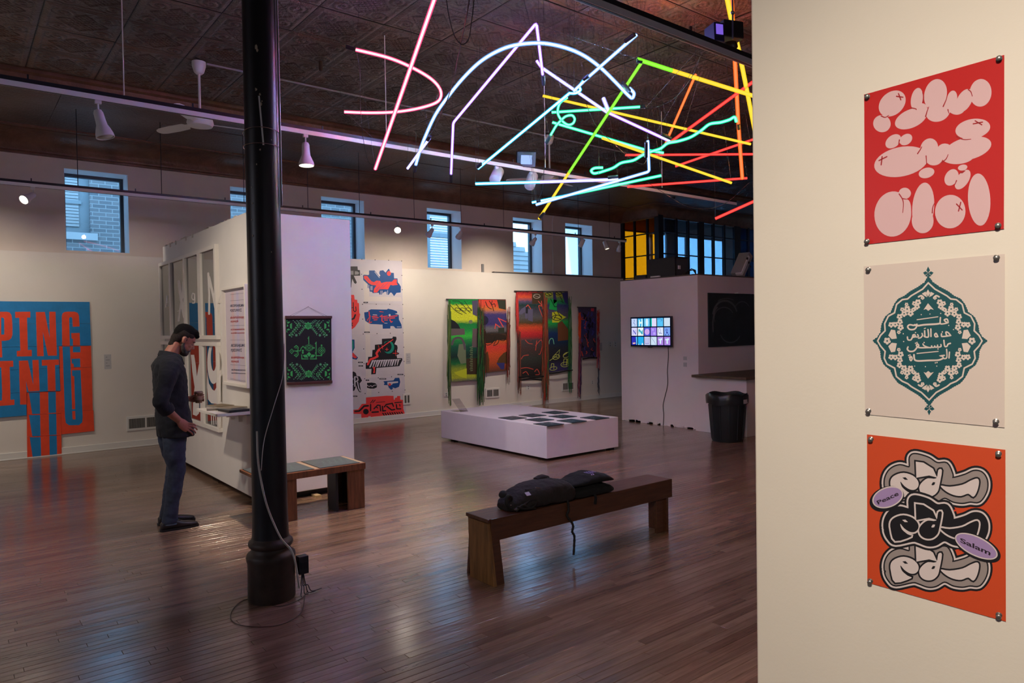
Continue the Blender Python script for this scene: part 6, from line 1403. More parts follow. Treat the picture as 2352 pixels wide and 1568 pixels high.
tx('ABCDEFGHIJKLMNO', 520, 545, 570, 688, DKB); tx('PQRSTUVWXYZ', 558, 582, 572, 662, DKB); tx('abcdefghijklmnopq', 612, 640, 572, 680, RDB); tx('rstuvwxyz&', 645, 670, 574, 636, RDB)
tx('ABCDEFGHIJKLMNOPQRSTUVWXYZ', 715, 730, 574, 702, RDB, -4); tx('abcdefghijklmnopqrstuvwxyz&', 742, 757, 576, 692, RDB, -4)
tx('ABCDEFGHIJKLMNO', 836, 865, 576, 692, DKB, -2); tx('PQRSTUVWXYZ', 874, 902, 577, 664, DKB, -2); tx('abcdefghijklmnopq', 930, 958, 578, 682, RDB, 2); tx('rstuvwxyz&', 962, 990, 579, 640, RDB, 2)
tx('ABCDEFGHIJKLMNOPQRSTUVWXYZ', 1036, 1052, 580, 704, DKB, 5); tx('abcdefghijklmnopqrstuvwxyz&', 1062, 1076, 581, 700, DKB, 5)
flat('rule_line', t, sum([stroke([(572, y), (700, y + d)], 1.6, n=0) for y, d in ((440, -14), (490, -10), (688, -2), (803, 0), (1000, 10), (1110, 24), (1118, 24))], []), DKB, fq, .0005)

# shelf with magazines
t = T('wall_shelf', 'small white shelf fixed to the partition in front of the man', 'shelf', (2.14, 7.3, .91))
MB().box((1.965, 6.95, .905), (2.31, 7.66, .932)).build('board', FR, t, bevel=.002)
for y in (7.05, 7.3, 7.55): MB().box((2.27, y, .80), (2.31, y + .02, .905)).box((2.08, y, .885), (2.31, y + .02, .905)).build('bracket', FR, t)
def booklet(name, label, c, sz, z, th, rot, m, cover):
    R = Euler((0, 0, rot)).to_matrix(); o = T(name, label, 'magazine', (c[0], c[1], z)); MB().obox((c[0], c[1], z + th / 2), (sz[0], sz[1], th), R).build('pages', m, o)
    MB().obox((c[0], c[1], z + th + .0015), (sz[0] + .004, sz[1] + .004, .003), R).build('cover', cover, o)
booklet('magazine', 'thick dark magazine lying nearest the shelf corner', (2.17, 7.12), (.20, .27), .932, .022, .1, M['black'], paint('grey_cover', (70, 70, 74), .5))
booklet('magazine', 'pale magazine under the others at the far end of the shelf', (2.10, 7.43), (.19, .26), .932, .020, -.25, paint('page_edges', (120, 114, 104), .7), paint('pale_cover', (170, 160, 148), .5))
booklet('magazine', 'thin open magazine on top of the dark one', (2.17, 7.24), (.20, .27), .9575, .004, .35, M['paper'], paint('kraft_cover', (140, 126, 108), .6))
booklet('magazine', 'tan leaflet on top of the pale magazine', (2.14, 7.46), (.17, .24), .962, .004, .2, M['paper'], paint('tan_cover', (126, 108, 84), .6))

# ------------------------------------------------------------------ three posters on the near wall
def poster(label, corners, f, m, loc):
    t = T('poster', label, 'poster', loc)
    a, b_, c_, d_ = corners; nx, ny = 8, 8; vs = []
    for j in range(ny + 1):
        for i in range(nx + 1):
            u, v = i / nx, j / ny; x = (a[0] * (1 - u) + b_[0] * u) * (1 - v) + (d_[0] * (1 - u) + c_[0] * u) * v; y = (a[1] * (1 - u) + b_[1] * u) * (1 - v) + (d_[1] * (1 - u) + c_[1] * u) * v
            vs.append(f(x, y, .0038))
    k = len(vs); vs += [v + Vector((.0008, 0, 0)) for v in vs]; W_ = nx + 1; fs = []
    for j in range(ny):
        for i in range(nx): q = j * W_ + i; fs += [(q, q + 1, q + 1 + W_, q + W_), (k + q, k + q + W_, k + q + 1 + W_, k + q + 1)]
    bd = list(range(W_)) + [j * W_ + nx for j in range(1, ny + 1)] + [ny * W_ + i for i in range(nx - 1, -1, -1)] + [j * W_ for j in range(ny - 1, 0, -1)]
    for i in range(len(bd)): p, q = bd[i], bd[(i + 1) % len(bd)]; fs.append((p, k + p, k + q, q))
    MB().add(vs, fs).build('sheet', m, t, smooth='raw')
    return t
def pins(t, f, pts):
    for x, y in pts:
        p = f(x, y, .0045); MB().lathe([(.0062, 0), (.0066, .0015), (.0035, .003), (.0032, .009), (.0055, .0105), (.0058, .013), (.004, .0145)], p, 14, (-1, -.25, -.15)).build('pin', mat('steel_pin', (.30, .28, .26), .3, .8), t, smooth=True)
f = zmap(1960, 100, 3.268, 0, PX)
RP, PK = paint('poster_red', (190, 38, 38), .32), paint('poster_pink', (214, 176, 180), .4); RL = paint('poster_line_red', (160, 32, 38), .4)
t = poster('top poster on the near wall, red with pink bubble Arabic letters', ((86, 385), (1137, 88), (1134, 1392), (92, 1508)), f, RP, (PX, .72, 1.9))
E_BLOBS = [(297, 452, 113, 84, -42), (220, 603, 66, 64, 20), (438, 565, 128, 68, -24), (482, 420, 44, 86, 10), (622, 385, 84, 118, 14), (640, 515, 92, 72, -20), (520, 490, 40, 40, 0), (745, 420, 38, 66, 12), (838, 430, 54, 94, 28), (780, 480, 66, 56, 0), (960, 372, 82, 104, 6), (700, 470, 60, 60, 0),
      (305, 735, 66, 44, -38), (400, 722, 52, 38, -36), (365, 888, 206, 110, -12), (575, 790, 66, 78, 18), (610, 850, 70, 66, -12), (690, 800, 56, 48, -10), (865, 790, 180, 84, -14), (790, 850, 120, 56, -4), (902, 642, 132, 74, -10), (555, 972, 60, 38, -16),
      (742, 1006, 48, 66, 30), (826, 932, 36, 22, -12), (826, 1022, 44, 84, 34), (302, 1280, 138, 170, 6), (392, 1125, 46, 42, 0), (405, 1260, 34, 88, 4), (530, 1230, 82, 186, 5), (526, 1330, 82, 94, 0), (733, 1262, 114, 126, 8), (950, 1172, 84, 196, -3)]
for k_, e in enumerate(E_BLOBS): flat('letter_blob', t, [circ(*e, n=36)], PK, f, .0040 + k_ * 1.5e-5)
ln = []; LNS = ([stroke(smooth2(p), 9, n=6, taper=(1, .5)) for p in ([(215, 545), (245, 556), (272, 540)], [(530, 440), (534, 400), (525, 370)], [(440, 485), (475, 492), (478, 500)], [(548, 550), (560, 510), (572, 478)], [(680, 475), (700, 430), (710, 400)], [(716, 498), (722, 525)], [(868, 348), (888, 365), (898, 398)], [(352, 725), (345, 760)], [(488, 828), (510, 795), (520, 775)], [(552, 845), (556, 910)], [(670, 892), (700, 870), (718, 834)], [(780, 700), (830, 722), (888, 720)], [(780, 1030), (768, 1060)], [(350, 1130), (375, 1170), (382, 1210), (376, 1270)], [(375, 1165), (408, 1170)], [(598, 1272), (602, 1230), (614, 1200)], [(620, 1300), (618, 1340)])])
LNS += ([stroke(p, 9, n=6) for p in ([(330, 398), (378, 405)], [(345, 378), (362, 425)], [(905, 605), (975, 592)], [(920, 582), (970, 612)], [(198, 880), (258, 850)], [(222, 850), (215, 912)], [(780, 1205), (822, 1250)], [(812, 1192), (795, 1258)])]) + [[[(800, 975), (830, 955), (850, 955), (825, 975)]]]
for q_ in LNS: flat('outline_stroke', t, q_, RL, f, .0046)
pins(t, f, ((113, 402), (1100, 118), (1092, 1366), (110, 1484)))
f = zmap(1960, 570, 3.6454, 0, PX)
TE, CR_ = paint('poster_teal', (18, 78, 86), .5), paint('poster_cream', (214, 198, 190), .5)
t = poster('middle poster on the near wall, cream with teal floral medallion and Arabic script', ((92, 152), (1272, 48), (1270, 1500), (104, 1388)), f, CR_, (PX, .72, 1.46))
CX_ = 637
rt = [(632, 232), (672, 285), (730, 325), (800, 362), (850, 400), (905, 425), (940, 470), (968, 535), (1020, 575), (1050, 640), (1058, 700), (1085, 742), (1128, 775), (1085, 808), (1060, 860), (1054, 920), (1028, 975), (975, 1015), (945, 1075), (905, 1125), (850, 1155), (800, 1185), (730, 1225), (680, 1265), (642, 1318)]
def lx(x): return CX_ - (x - CX_) * .955
lt = [(lx(x), y) for x, y in reversed(rt[1:-1])]
full = rt + lt; dens = []
for i in range(len(full)):
    (x0, y0), (x1, y1) = full[i], full[(i + 1) % len(full)]; n = max(2, int(math.hypot(x1 - x0, y1 - y0) / 9))
    for k in range(n):
        s = k / n; nx_, ny_ = (y1 - y0), -(x1 - x0); l = math.hypot(nx_, ny_); w = 5 * (k % 2); dens.append((x0 + (x1 - x0) * s + nx_ / l * w, y0 + (y1 - y0) * s + ny_ / l * w))
flat('medallion', t, [dens], TE, f, .0042)
inn = [(634, 290), (690, 342), (790, 398), (822, 424), (868, 430), (918, 470), (936, 540), (990, 568), (1022, 630), (1018, 690), (1058, 728), (1084, 775), (1058, 818), (1018, 862), (1026, 920), (1002, 968), (935, 1002), (920, 1072), (868, 1112), (820, 1132), (790, 1156), (700, 1206), (641, 1268)]
il = [(lx(x), y) for x, y in reversed(inn[1:-1])]
flat('border_line', t, stroke(inn + il, 13, closed=True, n=6), CR_, f, .0046)
def fl5(x, y, r): return [circ(x + r * .62 * math.cos(a), y + r * .62 * math.sin(a), r * .42, n=10) for a in (2 * PI * k / 5 + .3 for k in range(5))]
fr_ = [(730, 452, 26), (762, 462, 20), (738, 488, 24), (825, 508, 28), (795, 545, 26), (852, 548, 26), (868, 512, 18), (892, 572, 24), (888, 615, 24), (930, 638, 24), (882, 662, 26), (965, 640, 24), (898, 702, 16), (770, 515, 18), (830, 470, 16), (690, 415, 16), (1000, 775, 30)]
mot = []
for x, y, r in fr_:
    for yy_ in ((y, 1550 - y) if y < 770 else (y,)):
        for xx_ in (x, lx(x)): mot += fl5(xx_, yy_, r)
for s in (1, -1):
    cy_ = 775 - s * 400
    mot += [[(632, cy_ - 30 * s), (650, cy_), (632, cy_ + 30 * s), (614, cy_)], [(580, cy_ + 5 * s), (612, cy_ - 12 * s), (625, cy_ + 35 * s), (600, cy_ + 22 * s)], [(686, cy_ + 5 * s), (654, cy_ - 12 * s), (641, cy_ + 35 * s), (666, cy_ + 22 * s)]]
    c2 = 775 - s * 285; mot += [[(595, c2 + 25 * s), (632, c2 - 30 * s), (680, c2 + 25 * s), (655, c2 + 18 * s), (634, c2 + 34 * s), (615, c2 + 18 * s)]]
    for sx_ in (1, -1):
        X = lambda x: x if sx_ > 0 else lx(x)
        mot += [[(X(915), 775 - 20 * s), (X(930), 775 - 90 * s), (X(965), 775 - 95 * s), (X(990), 775 - 45 * s), (X(960), 775 - 15 * s)]]
        mot += stroke(smooth2([(X(680), 775 - s * 360), (X(700), 775 - s * 378), (X(725), 775 - s * 368)]), 14) + stroke(smooth2([(X(750), 775 - s * 260), (X(765), 775 - s * 275), (X(785), 775 - s * 262)]), 12)
flat('floral_print', t, mot, CR_, f, .0046)
dots = []
for x, y in ((575, 555), (648, 550), (428, 780), (425, 715), (805, 645), (845, 680), (610, 990), (705, 985), (520, 985), (738, 545)): dots.append(circ(x, y, 5, n=8))
flat('floral_print', t, dots, CR_, f, .0046)
S = lambda p, w=13, **k: stroke(smooth2(p, k=4), w, n=8, **k)
tx_ = []
# first line
tx_ += S([(800, 610), (790, 592), (768, 600), (785, 618), (800, 622), (760, 632), (735, 628), (736, 580)], 12) + S([(735, 628), (700, 634), (600, 640), (545, 648), (520, 640)], 15) + S([(540, 636), (515, 645), (480, 640), (462, 655), (478, 678), (515, 678), (535, 660)], 13) + stroke([(540, 598), (715, 573)], 8)
# second line
tx_ += S([(822, 730), (800, 705), (782, 702), (788, 728), (808, 732), (760, 738), (745, 735), (745, 715)], 12) + [circ(752, 700, 6, n=8)] + S([(712, 735), (700, 712), (688, 722), (695, 740), (715, 738)], 12) + stroke([(656, 675), (657, 738)], 12) + S([(632, 680), (636, 738), (612, 742), (600, 735)], 12) + stroke([(604, 690), (606, 735)], 12) + stroke([(600, 672), (612, 668)], 7) + S([(582, 712), (586, 730), (570, 748), (552, 752)], 11) + S([(545, 722), (552, 738), (530, 742), (505, 728), (520, 722), (528, 738), (505, 745), (505, 730)], 11) + S([(505, 735), (490, 765), (465, 765), (460, 742)], 12) + [circ(528, 705, 6, n=8)]
# third line
tx_ += S([(820, 795), (800, 802), (790, 820), (772, 818), (765, 770)], 12) + S([(740, 805), (740, 822), (715, 826), (712, 810)], 11) + S([(712, 826), (690, 826), (688, 812), (688, 826), (665, 828), (662, 812), (662, 828), (640, 830), (600, 815), (590, 800)], 11) + S([(640, 830), (580, 832), (550, 828), (535, 812), (545, 800), (555, 815), (540, 832)], 12) + S([(540, 830), (515, 858), (480, 862), (460, 845), (465, 825)], 13) + [circ(716, 842, 6, n=8), circ(600, 788, 6, n=8), circ(540, 788, 6, n=8), circ(528, 794, 6, n=8)] + stroke([(580, 772), (715, 758)], 0.1, n=0)
# fourth line
tx_ += stroke([(812, 868), (808, 918)], 11) + S([(788, 845), (790, 912), (765, 922), (755, 905), (735, 900), (770, 895)], 11) + S([(755, 922), (720, 935), (640, 938), (560, 942), (530, 938), (518, 925), (515, 890)], 14) + S([(492, 912), (480, 925), (490, 940), (500, 922), (492, 905), (475, 912)], 11) + [circ(482, 892, 6, n=8), circ(470, 896, 6, n=8), circ(708, 955, 6, n=8), circ(694, 958, 6, n=8)] + stroke([(540, 880), (718, 862)], 8)
flat('script_print', t, tx_, CR_, f, .0048)
for s, cy_ in ((1, 205), (-1, 1345)):
    fn = [[(632, cy_ - 52 * s), (648, cy_ - 20 * s), (632, cy_), (618, cy_ - 20 * s)], [(590, cy_), (610, cy_ - 12 * s), (632, cy_ + 2 * s), (605, cy_ + 20 * s)], [(678, cy_), (656, cy_ - 12 * s), (634, cy_ + 2 * s), (660, cy_ + 20 * s)], [(606, cy_ + 26 * s), (632, cy_ + 4 * s), (626, cy_ + 34 * s)], [(660, cy_ + 26 * s), (632, cy_ + 4 * s), (640, cy_ + 34 * s)]]
    flat('finial', t, [[(x + (8 if s < 0 else 0), y) for x, y in p] for p in fn] + stroke([(634, cy_), (634, cy_ + 50 * s)], 8, n=0), TE, f, .0043)
pins(t, f, ((135, 178), (1205, 78), (1200, 1446), (135, 1358)))
f = zmap(1960, 980, 3.408, 0, PX)
OP, IK, OFF = paint('poster_orange', (206, 74, 36), .45), paint('poster_ink', (22, 20, 26), .5), paint('poster_offwhite', (212, 198, 198), .5)
HG, LV = paint('halftone_grey', (150, 138, 136), .5), paint('sticker_lilac', (160, 134, 182), .5)
t = poster('bottom poster on the near wall, orange with black and white layered lettering', ((112, 58), (1194, 178), (1198, 1520), (115, 1215)), f, OP, (PX, .72, 1.0))
SL = [(262, 480), (262, 400), (300, 335), (370, 305), (450, 320), (455, 240), (492, 218), (590, 245), (660, 288), (735, 290), (775, 370), (780, 405), (880, 380), (950, 350), (1010, 362), (1045, 420), (1040, 500), (990, 575), (920, 575), (860, 585), (790, 575), (720, 545), (650, 580), (590, 585), (520, 560), (470, 550), (340, 575), (290, 540)]
LT = [[(300, 470), (300, 410), (335, 375), (400, 358), (470, 378), (512, 420), (516, 460), (490, 488), (450, 488), (405, 460), (375, 425), (388, 468), (430, 505), (460, 525), (335, 560)],
      [(495, 270), (555, 278), (630, 325), (662, 395), (600, 378), (500, 396)], [(655, 400), (590, 400), (545, 430), (522, 470), (535, 515), (575, 540), (625, 538), (665, 505), (680, 455), (700, 340), (672, 335)],
      [(690, 458), (760, 466), (860, 450), (925, 418), (975, 402), (990, 430), (975, 500), (945, 545), (905, 520), (850, 538), (790, 530), (730, 500)]]
def word(dy, inv, z):
    s = [(x, y + dy) for x, y in SL]; A, B_ = (IK, OFF)
    flat('letter_layer', t, stroke(s, 96, closed=True, n=12), IK, f, z); flat('letter_layer', t, stroke(s, 62, closed=True, n=12), OFF, f, z + .00012)
    flat('letter_layer', t, stroke(s, 34, closed=True, n=12) + [s], IK, f, z + .00024)
    if not inv: flat('letter_layer', t, stroke(s, 12, closed=True, n=6) + [s], HG, f, z + .00036)
    lt_ = [[(x, y + dy) for x, y in p] for p in LT]
    flat('letter_layer', t, sum([stroke(p, 26, closed=True) for p in lt_], []) + lt_, OFF if inv else IK, f, z + .00048)
    flat('letter_fill', t, [q for q in lt_], IK if inv else OFF, f, z + .0006)
    for q_ in ([(390, 395 + dy), (415, 392 + dy), (435, 412 + dy), (410, 412 + dy)], [(618, 448 + dy), (630, 430 + dy), (648, 432 + dy), (640, 452 + dy), (622, 455 + dy)]): flat('letter_counter', t, [q_], OFF if inv else IK, f, z + .00072)
SL = smooth2(SL, True, 4); LT = [smooth2(LT[0], True, 3), LT[1], smooth2(LT[2], True, 3), smooth2(LT[3], True, 3)]
word(0, False, .0042); word(655, False, .0042); word(330, True, .0050)
flat('red_chip', t, [[(345, 605), (375, 600), (370, 618)], [(790, 645), (818, 645), (800, 662)], [(812, 955), (840, 955), (822, 970)]], paint('chip_red', (220, 60, 40), .5), f, .0052)
for (cx, cy, rx, ry, a, dx, dy, wd, qd) in ((278, 548, 122, 76, -20, -8, 12, 'Peace', ((188, 578), (352, 500), (366, 532), (204, 606))), (970, 930, 178, 72, 26, 10, 10, 'Salam', ((842, 862), (1086, 966), (1078, 1004), (846, 900)))):
    flat('sticker_edge', t, [circ(cx + dx, cy + dy, rx + 18, ry + 18, a, 40)], IK, f, .0058); flat('sticker_border', t, [circ(cx, cy, rx + 4, ry + 4, a, 40)], OFF, f, .0059); flat('sticker', t, [circ(cx, cy, rx - 6, ry - 6, a, 40)], LV, f, .0060)
    text_on('sticker_word', t, wd, paint('sticker_text', (38, 26, 40), .5), f, .0061, qd, .025)
pins(t, f, ((145, 92), (1142, 205), (1145, 1465), (140, 1200)))
# ------------------------------------------------------------------ the visitor, facing +X (towards the shelf); his right side is towards the camera
MX, MY = 1.52, 6.74
man = T('person', 'man in dark shirt and jeans holding a cup, hand on hip, by the shelf', 'person', (MX, MY, 0))
def W(x, y, z): return Vector((MX + x, MY + y, z))      # local: x forward, y to his left (+) / right (-), z up
SKIN = mat('skin', s2l(160, 104, 86), .55, noise_amt=.10, nscale=22, bump=.08, bscale=50)
def limb(b, pts, n=14, p=2.0):
    """pts: (x,y,z, ra, rb) rings perpendicular to the path; ra across (y-ish), rb along x-ish"""
    P = [W(*q[:3]) for q in pts]; m = len(P); secs = []
    for i in range(m):
        d = (P[min(i + 1, m - 1)] - P[max(i - 1, 0)]).normalized()
        side = Vector((0, 1, 0)); side = side - d * side.dot(d)
        if side.length < .2: side = Vector((1, 0, 0)) - d * d.x
        side.normalize(); fwd = side.cross(d); secs.append((P[i], side * pts[i][3], fwd * pts[i][4]))
    return b.loft(secs, n, p)
def fuse(b, name, mats, parent, voxel, smooth_it=6, disp=None, label=None, fac=.5):
    o = b.build(name, mats, parent, smooth=True, label=label)
    r = o.modifiers.new('fuse', 'REMESH'); r.mode = 'VOXEL'; r.voxel_size = voxel; r.use_smooth_shade = True
    s = o.modifiers.new('relax', 'SMOOTH'); s.iterations = smooth_it; s.factor = fac
    if disp:
        for k, (size, strength) in enumerate(disp):
            tx = bpy.data.textures.new(name + '_folds%d' % k, 'CLOUDS'); tx.noise_scale = size; tx.noise_depth = 2
            d = o.modifiers.new('folds', 'DISPLACE'); d.texture = tx; d.strength = strength; d.mid_level = .5; d.texture_coords = 'LOCAL'
    return o
# joints (metres, local)
HIPZ = .93
R_sh = (-.035, -.205, 1.425); R_el = (-.155, -.30, 1.125); R_wr = (.01, -.215, .955)
L_sh = (-.01, .20, 1.43); L_el = (-.02, .27, 1.13); L_wr = (.20, .17, 1.10)
body_b = MB()
# trunk, neck
body_b.loft([(W(0, 0, z), Vector((0, ry, 0)), Vector((rx, 0, 0))) for z, rx, ry in ((.86, .09, .13), (.95, .10, .145), (1.08, .095, .14), (1.22, .095, .14), (1.36, .09, .145), (1.42, .075, .12), (1.47, .055, .07))], 20)
limb(body_b, [(-.03, 0, 1.44, .075, .07), (-.005, 0, 1.50, .060, .062), (.030, 0, 1.555, .056, .060), (.065, 0, 1.61, .056, .062)])
# legs inside the jeans
for s, fx in ((-1, -.02), (1, .02)):
    limb(body_b, [(0, s * .085, .90, .07, .08), (.005, s * .095, .70, .065, .07), (.02 + fx, s * .10, .50, .048, .05), (-.01 + fx, s * .10, .30, .043, .048), (-.045 + fx, s * .105, .09, .035, .04)])
# arms
limb(body_b, [(R_sh[0], R_sh[1] + .02, R_sh[2] - .03, .042, .046), (-.07, -.24, 1.33, .042, .045), (-.10, -.26, 1.25, .042, .045), (*R_el, .040, .042), (-.105, -.285, 1.07, .042, .041), (-.05, -.25, 1.01, .035, .034), (*R_wr, .024, .029)])
limb(body_b, [(L_sh[0], L_sh[1] - .02, L_sh[2] - .03, .042, .046), (-.015, .232, 1.33, .042, .045), (-.02, .25, 1.24, .042, .045), (*L_el, .040, .042), (.05, .25, 1.12, .04, .04), (.13, .21, 1.105, .033, .033), (*L_wr, .026, .024)])
# head: tilted forward
HC = Vector((MX + .112, MY, 1.642)); HR = Euler((0, .56, 0)).to_matrix()
def H(x, y, z): return HC + HR @ Vector((x, y, z))
def hel(c, r, b=None): (b or body_b).ell(H(*c), r, 20, HR)
hel((-.012, 0, .045), (.094, .074, .082)); hel((.012, 0, .02), (.082, .066, .085)); hel((.030, 0, -.045), (.062, .056, .068)); hel((.048, 0, -.085), (.040, .036, .030)); hel((.064, 0, .028), (.030, .058, .022))
hel((.070, 0, -.018), (.024, .044, .030)); hel((.076, 0, -.062), (.020, .028, .018)); hel((-.045, 0, -.03), (.05, .052, .06))
body_b.loft([(H(.084, 0, .020), Vector((0, .009, 0)), HR @ Vector((.010, 0, 0))), (H(.098, 0, -.005), Vector((0, .012, 0)), HR @ Vector((.012, 0, .002))), (H(.108, 0, -.028), Vector((0, .016, 0)), HR @ Vector((.014, 0, .004))), (H(.094, 0, -.042), Vector((0, .014, 0)), HR @ Vector((.012, 0, .004)))], 10)
hel((.092, 0, -.060), (.009, .022, .006)); hel((.089, 0, -.073), (.010, .020, .007)); hel((.076, 0, -.098), (.018, .022, .014))
for s in (-1, 1):
    e = MB(); body_b.ell(H(-.010, s * .076, -.005), (.019, .009, .032), 14, HR @ Euler((0, -.2, s * .3)).to_matrix())
    hel((.060, s * .034, -.022), (.022, .020, .020))
# right hand on the hip: palm then five fingers, each an own tapering bent chain
def finger(b, pts, r0, r1, n=8):
    P = [W(*q) for q in pts]; m = len(P); b.tube([tuple(p) for p in P], [r0 + (r1 - r0) * i / (m - 1) for i in range(m)], n)
body_b.loft([(W(.008, -.215, .955), Vector((.012, -.012, -.010)), Vector((.018, .010, .022))), (W(.035, -.205, .925), Vector((.008, -.014, -.004)), Vector((.026, .008, .034))), (W(.07, -.195, .893), Vector((.006, -.013, -.004)), Vector((.024, .006, .038))), (W(.088, -.19, .878), Vector((.004, -.009, -.003)), Vector((.020, .004, .034)))], 12)
for pts in ([(.055, -.197, .925), (.11, -.196, .918), (.140, -.188, .905), (.158, -.178, .890)], [(.070, -.196, .905), (.120, -.196, .893), (.152, -.188, .872), (.166, -.176, .853)], [(.075, -.196, .888), (.115, -.196, .868), (.142, -.188, .845), (.152, -.176, .826)], [(.070, -.196, .872), (.100, -.195, .848), (.120, -.188, .828), (.128, -.178, .812)]):
    finger(body_b, pts, .0095, .0070)
finger(body_b, [(.022, -.200, .930), (.032, -.185, .893), (.045, -.178, .862), (.056, -.176, .838)], .0115, .0082)
# left hand round the cup
CUP = W(.262, .125, 1.118)
body_b.loft([(W(.195, .172, 1.10), Vector((0, .014, 0)), Vector((.0, 0, .024))), (W(.222, .172, 1.10), Vector((.004, .014, 0)), Vector((0, 0, .036))), (W(.252, .176, 1.103), Vector((.004, .011, 0)), Vector((0, 0, .038)))], 12)
def around(z, a0, a1, r, n=6): return [(CUP.x - MX + r * math.cos(math.radians(a0 + (a1 - a0) * i / n)), CUP.y - MY + r * math.sin(math.radians(a0 + (a1 - a0) * i / n)), z + .004 * math.sin(i)) for i in range(n + 1)]
for z, a1, rr in ((1.138, -70, .0085), (1.118, -85, .009), (1.098, -80, .0085), (1.080, -60, .0075)): finger(body_b, around(z, 95, a1 + 40, .043), rr, rr * .8)
finger(body_b, [(.208, .160, 1.112), (.214, .125, 1.126), (.222, .098, 1.136), (.236, .082, 1.140)], .0105, .008)
bd = fuse(body_b, 'body', SKIN, man, .0042, 3)
# eyes and brows
for s in (-1, 1):
    MB().ell(H(.0765, s * .031, -.004), (.0095, .011, .006), 12, HR).build('eye', mat('eye_dark', (.05, .035, .03), .3), man, smooth=True)
    MB().tube(smooth2([tuple(H(.086, s * .014, .022)), tuple(H(.088, s * .032, .028)), tuple(H(.072, s * .052, .020))], k=4), .0045, 6).build('eyebrow', mat('dark_hair', (.012, .010, .009), .7), man, smooth=True)
# hair: dark top, short greying sides, beard
HD = mat('hair_dark', (.0035, .003, .003), .85, spec=.15, noise_amt=.4, nscale=60, bump=.6, bscale=120); HG_ = mat('hair_grey_stubble', (.026, .020, .018), .9, spec=.15, noise_amt=.35, nscale=70, bump=.4, bscale=140)
b = MB(); b.ell(H(-.012, 0, .078), (.096, .071, .066), 24, HR); b.ell(H(.045, 0, .096), (.048, .058, .040), 18, HR); b.ell(H(.078, 0, .084), (.026, .046, .022), 16, HR); b.ell(H(-.055, 0, .055), (.056, .066, .066), 18, HR); b.ell(H(-.075, 0, .02), (.030, .050, .050), 16, HR)
fuse(b, 'hair', HD, man, .005, 2, disp=((.02, .0035),), label='short dark hair on top')
b = MB(); b.ell(H(-.018, 0, .045), (.088, .0770, .070), 24, HR); b.ell(H(-.050, 0, -.005), (.055, .064, .070), 18, HR); b.ell(H(.020, 0, .055), (.052, .0735, .045), 18, HR); b.ell(H(.008, 0, .005), (.022, .0725, .030), 14, HR); b.ell(H(-.062, 0, -.04), (.036, .050, .040), 14, HR); b.ell(H(-.060, 0, -.075), (.034, .044, .034), 14, HR)
fuse(b, 'hair_side', HG_, man, .005, 3, label='close cropped greying hair at the sides')
b = MB(); b.ell(H(.060, 0, -.098), (.042, .043, .028), 16, HR); b.ell(H(.082, 0, -.088), (.020, .030, .022), 14, HR)
for s in (-1, 1):
    b.tube([tuple(H(*q)) for q in ((.004, s * .060, -.022), (.010, s * .057, -.048), (.028, s * .050, -.072), (.052, s * .040, -.088), (.075, s * .022, -.096))], [.010, .014, .018, .020, .018], 10)
    b.tube([tuple(H(*q)) for q in ((.101, s * .002, -.052), (.098, s * .014, -.055), (.088, s * .026, -.066), (.080, s * .030, -.084))], [.006, .007, .008, .010], 8)
fuse(b, 'beard', mat('grey_beard', (.055, .045, .040), .85, noise_amt=.5, nscale=70, bump=.5, bscale=140), man, .004, 2, label='short greying beard')
for s in (-1, 1): MB().tube(smooth2([tuple(H(-.002, s * .083, -.028)), tuple(H(-.014, s * .087, -.012)), tuple(H(-.016, s * .088, .010)), tuple(H(-.006, s * .086, .022)), tuple(H(.004, s * .082, .012))], k=4), .0042, 6).build('ear_rim', SKIN, man, smooth=True)
# shirt
SH = mat('dark_shirt', (.0085, .0105, .016), .9, noise_amt=.2, nscale=30, bump=.15, bscale=150)
b = MB()
b.loft([(W(x, 0, z), Vector((0, ry, 0)), Vector((rx, 0, 0))) for z, x, rx, ry in ((.795, .03, .142, .202), (.86, .025, .146, .204), (.95, .015, .142, .190), (1.05, .01, .134, .172), (1.16, .0, .132, .178), (1.28, -.005, .130, .190), (1.38, -.014, .126, .205), (1.44, -.020, .116, .196), (1.48, -.018, .098, .150), (1.515, -.010, .080, .092))], 28, 2.3)
limb(b, [(R_sh[0] + .0, R_sh[1] + .04, R_sh[2] - .005, .080, .092), (-.07, -.235, 1.35, .068, .075), (-.105, -.262, 1.25, .062, .067), (-.135, -.285, 1.17, .058, .062), (-.150, -.298, 1.115, .058, .060), (-.125, -.290, 1.085, .060, .060), (-.105, -.282, 1.060, .062, .058)], 18)
limb(b, [(L_sh[0], L_sh[1] - .04, L_sh[2] - .005, .080, .092), (-.012, .225, 1.35, .068, .075), (-.018, .25, 1.24, .062, .066), (-.02, .262, 1.15, .058, .062), (.02, .262, 1.115, .058, .060), (.07, .245, 1.108, .052, .052), (.10, .232, 1.105, .052, .052)], 18)
fuse(b, 'shirt', SH, man, .009, 5, disp=((.11, .022), (.035, .010)))
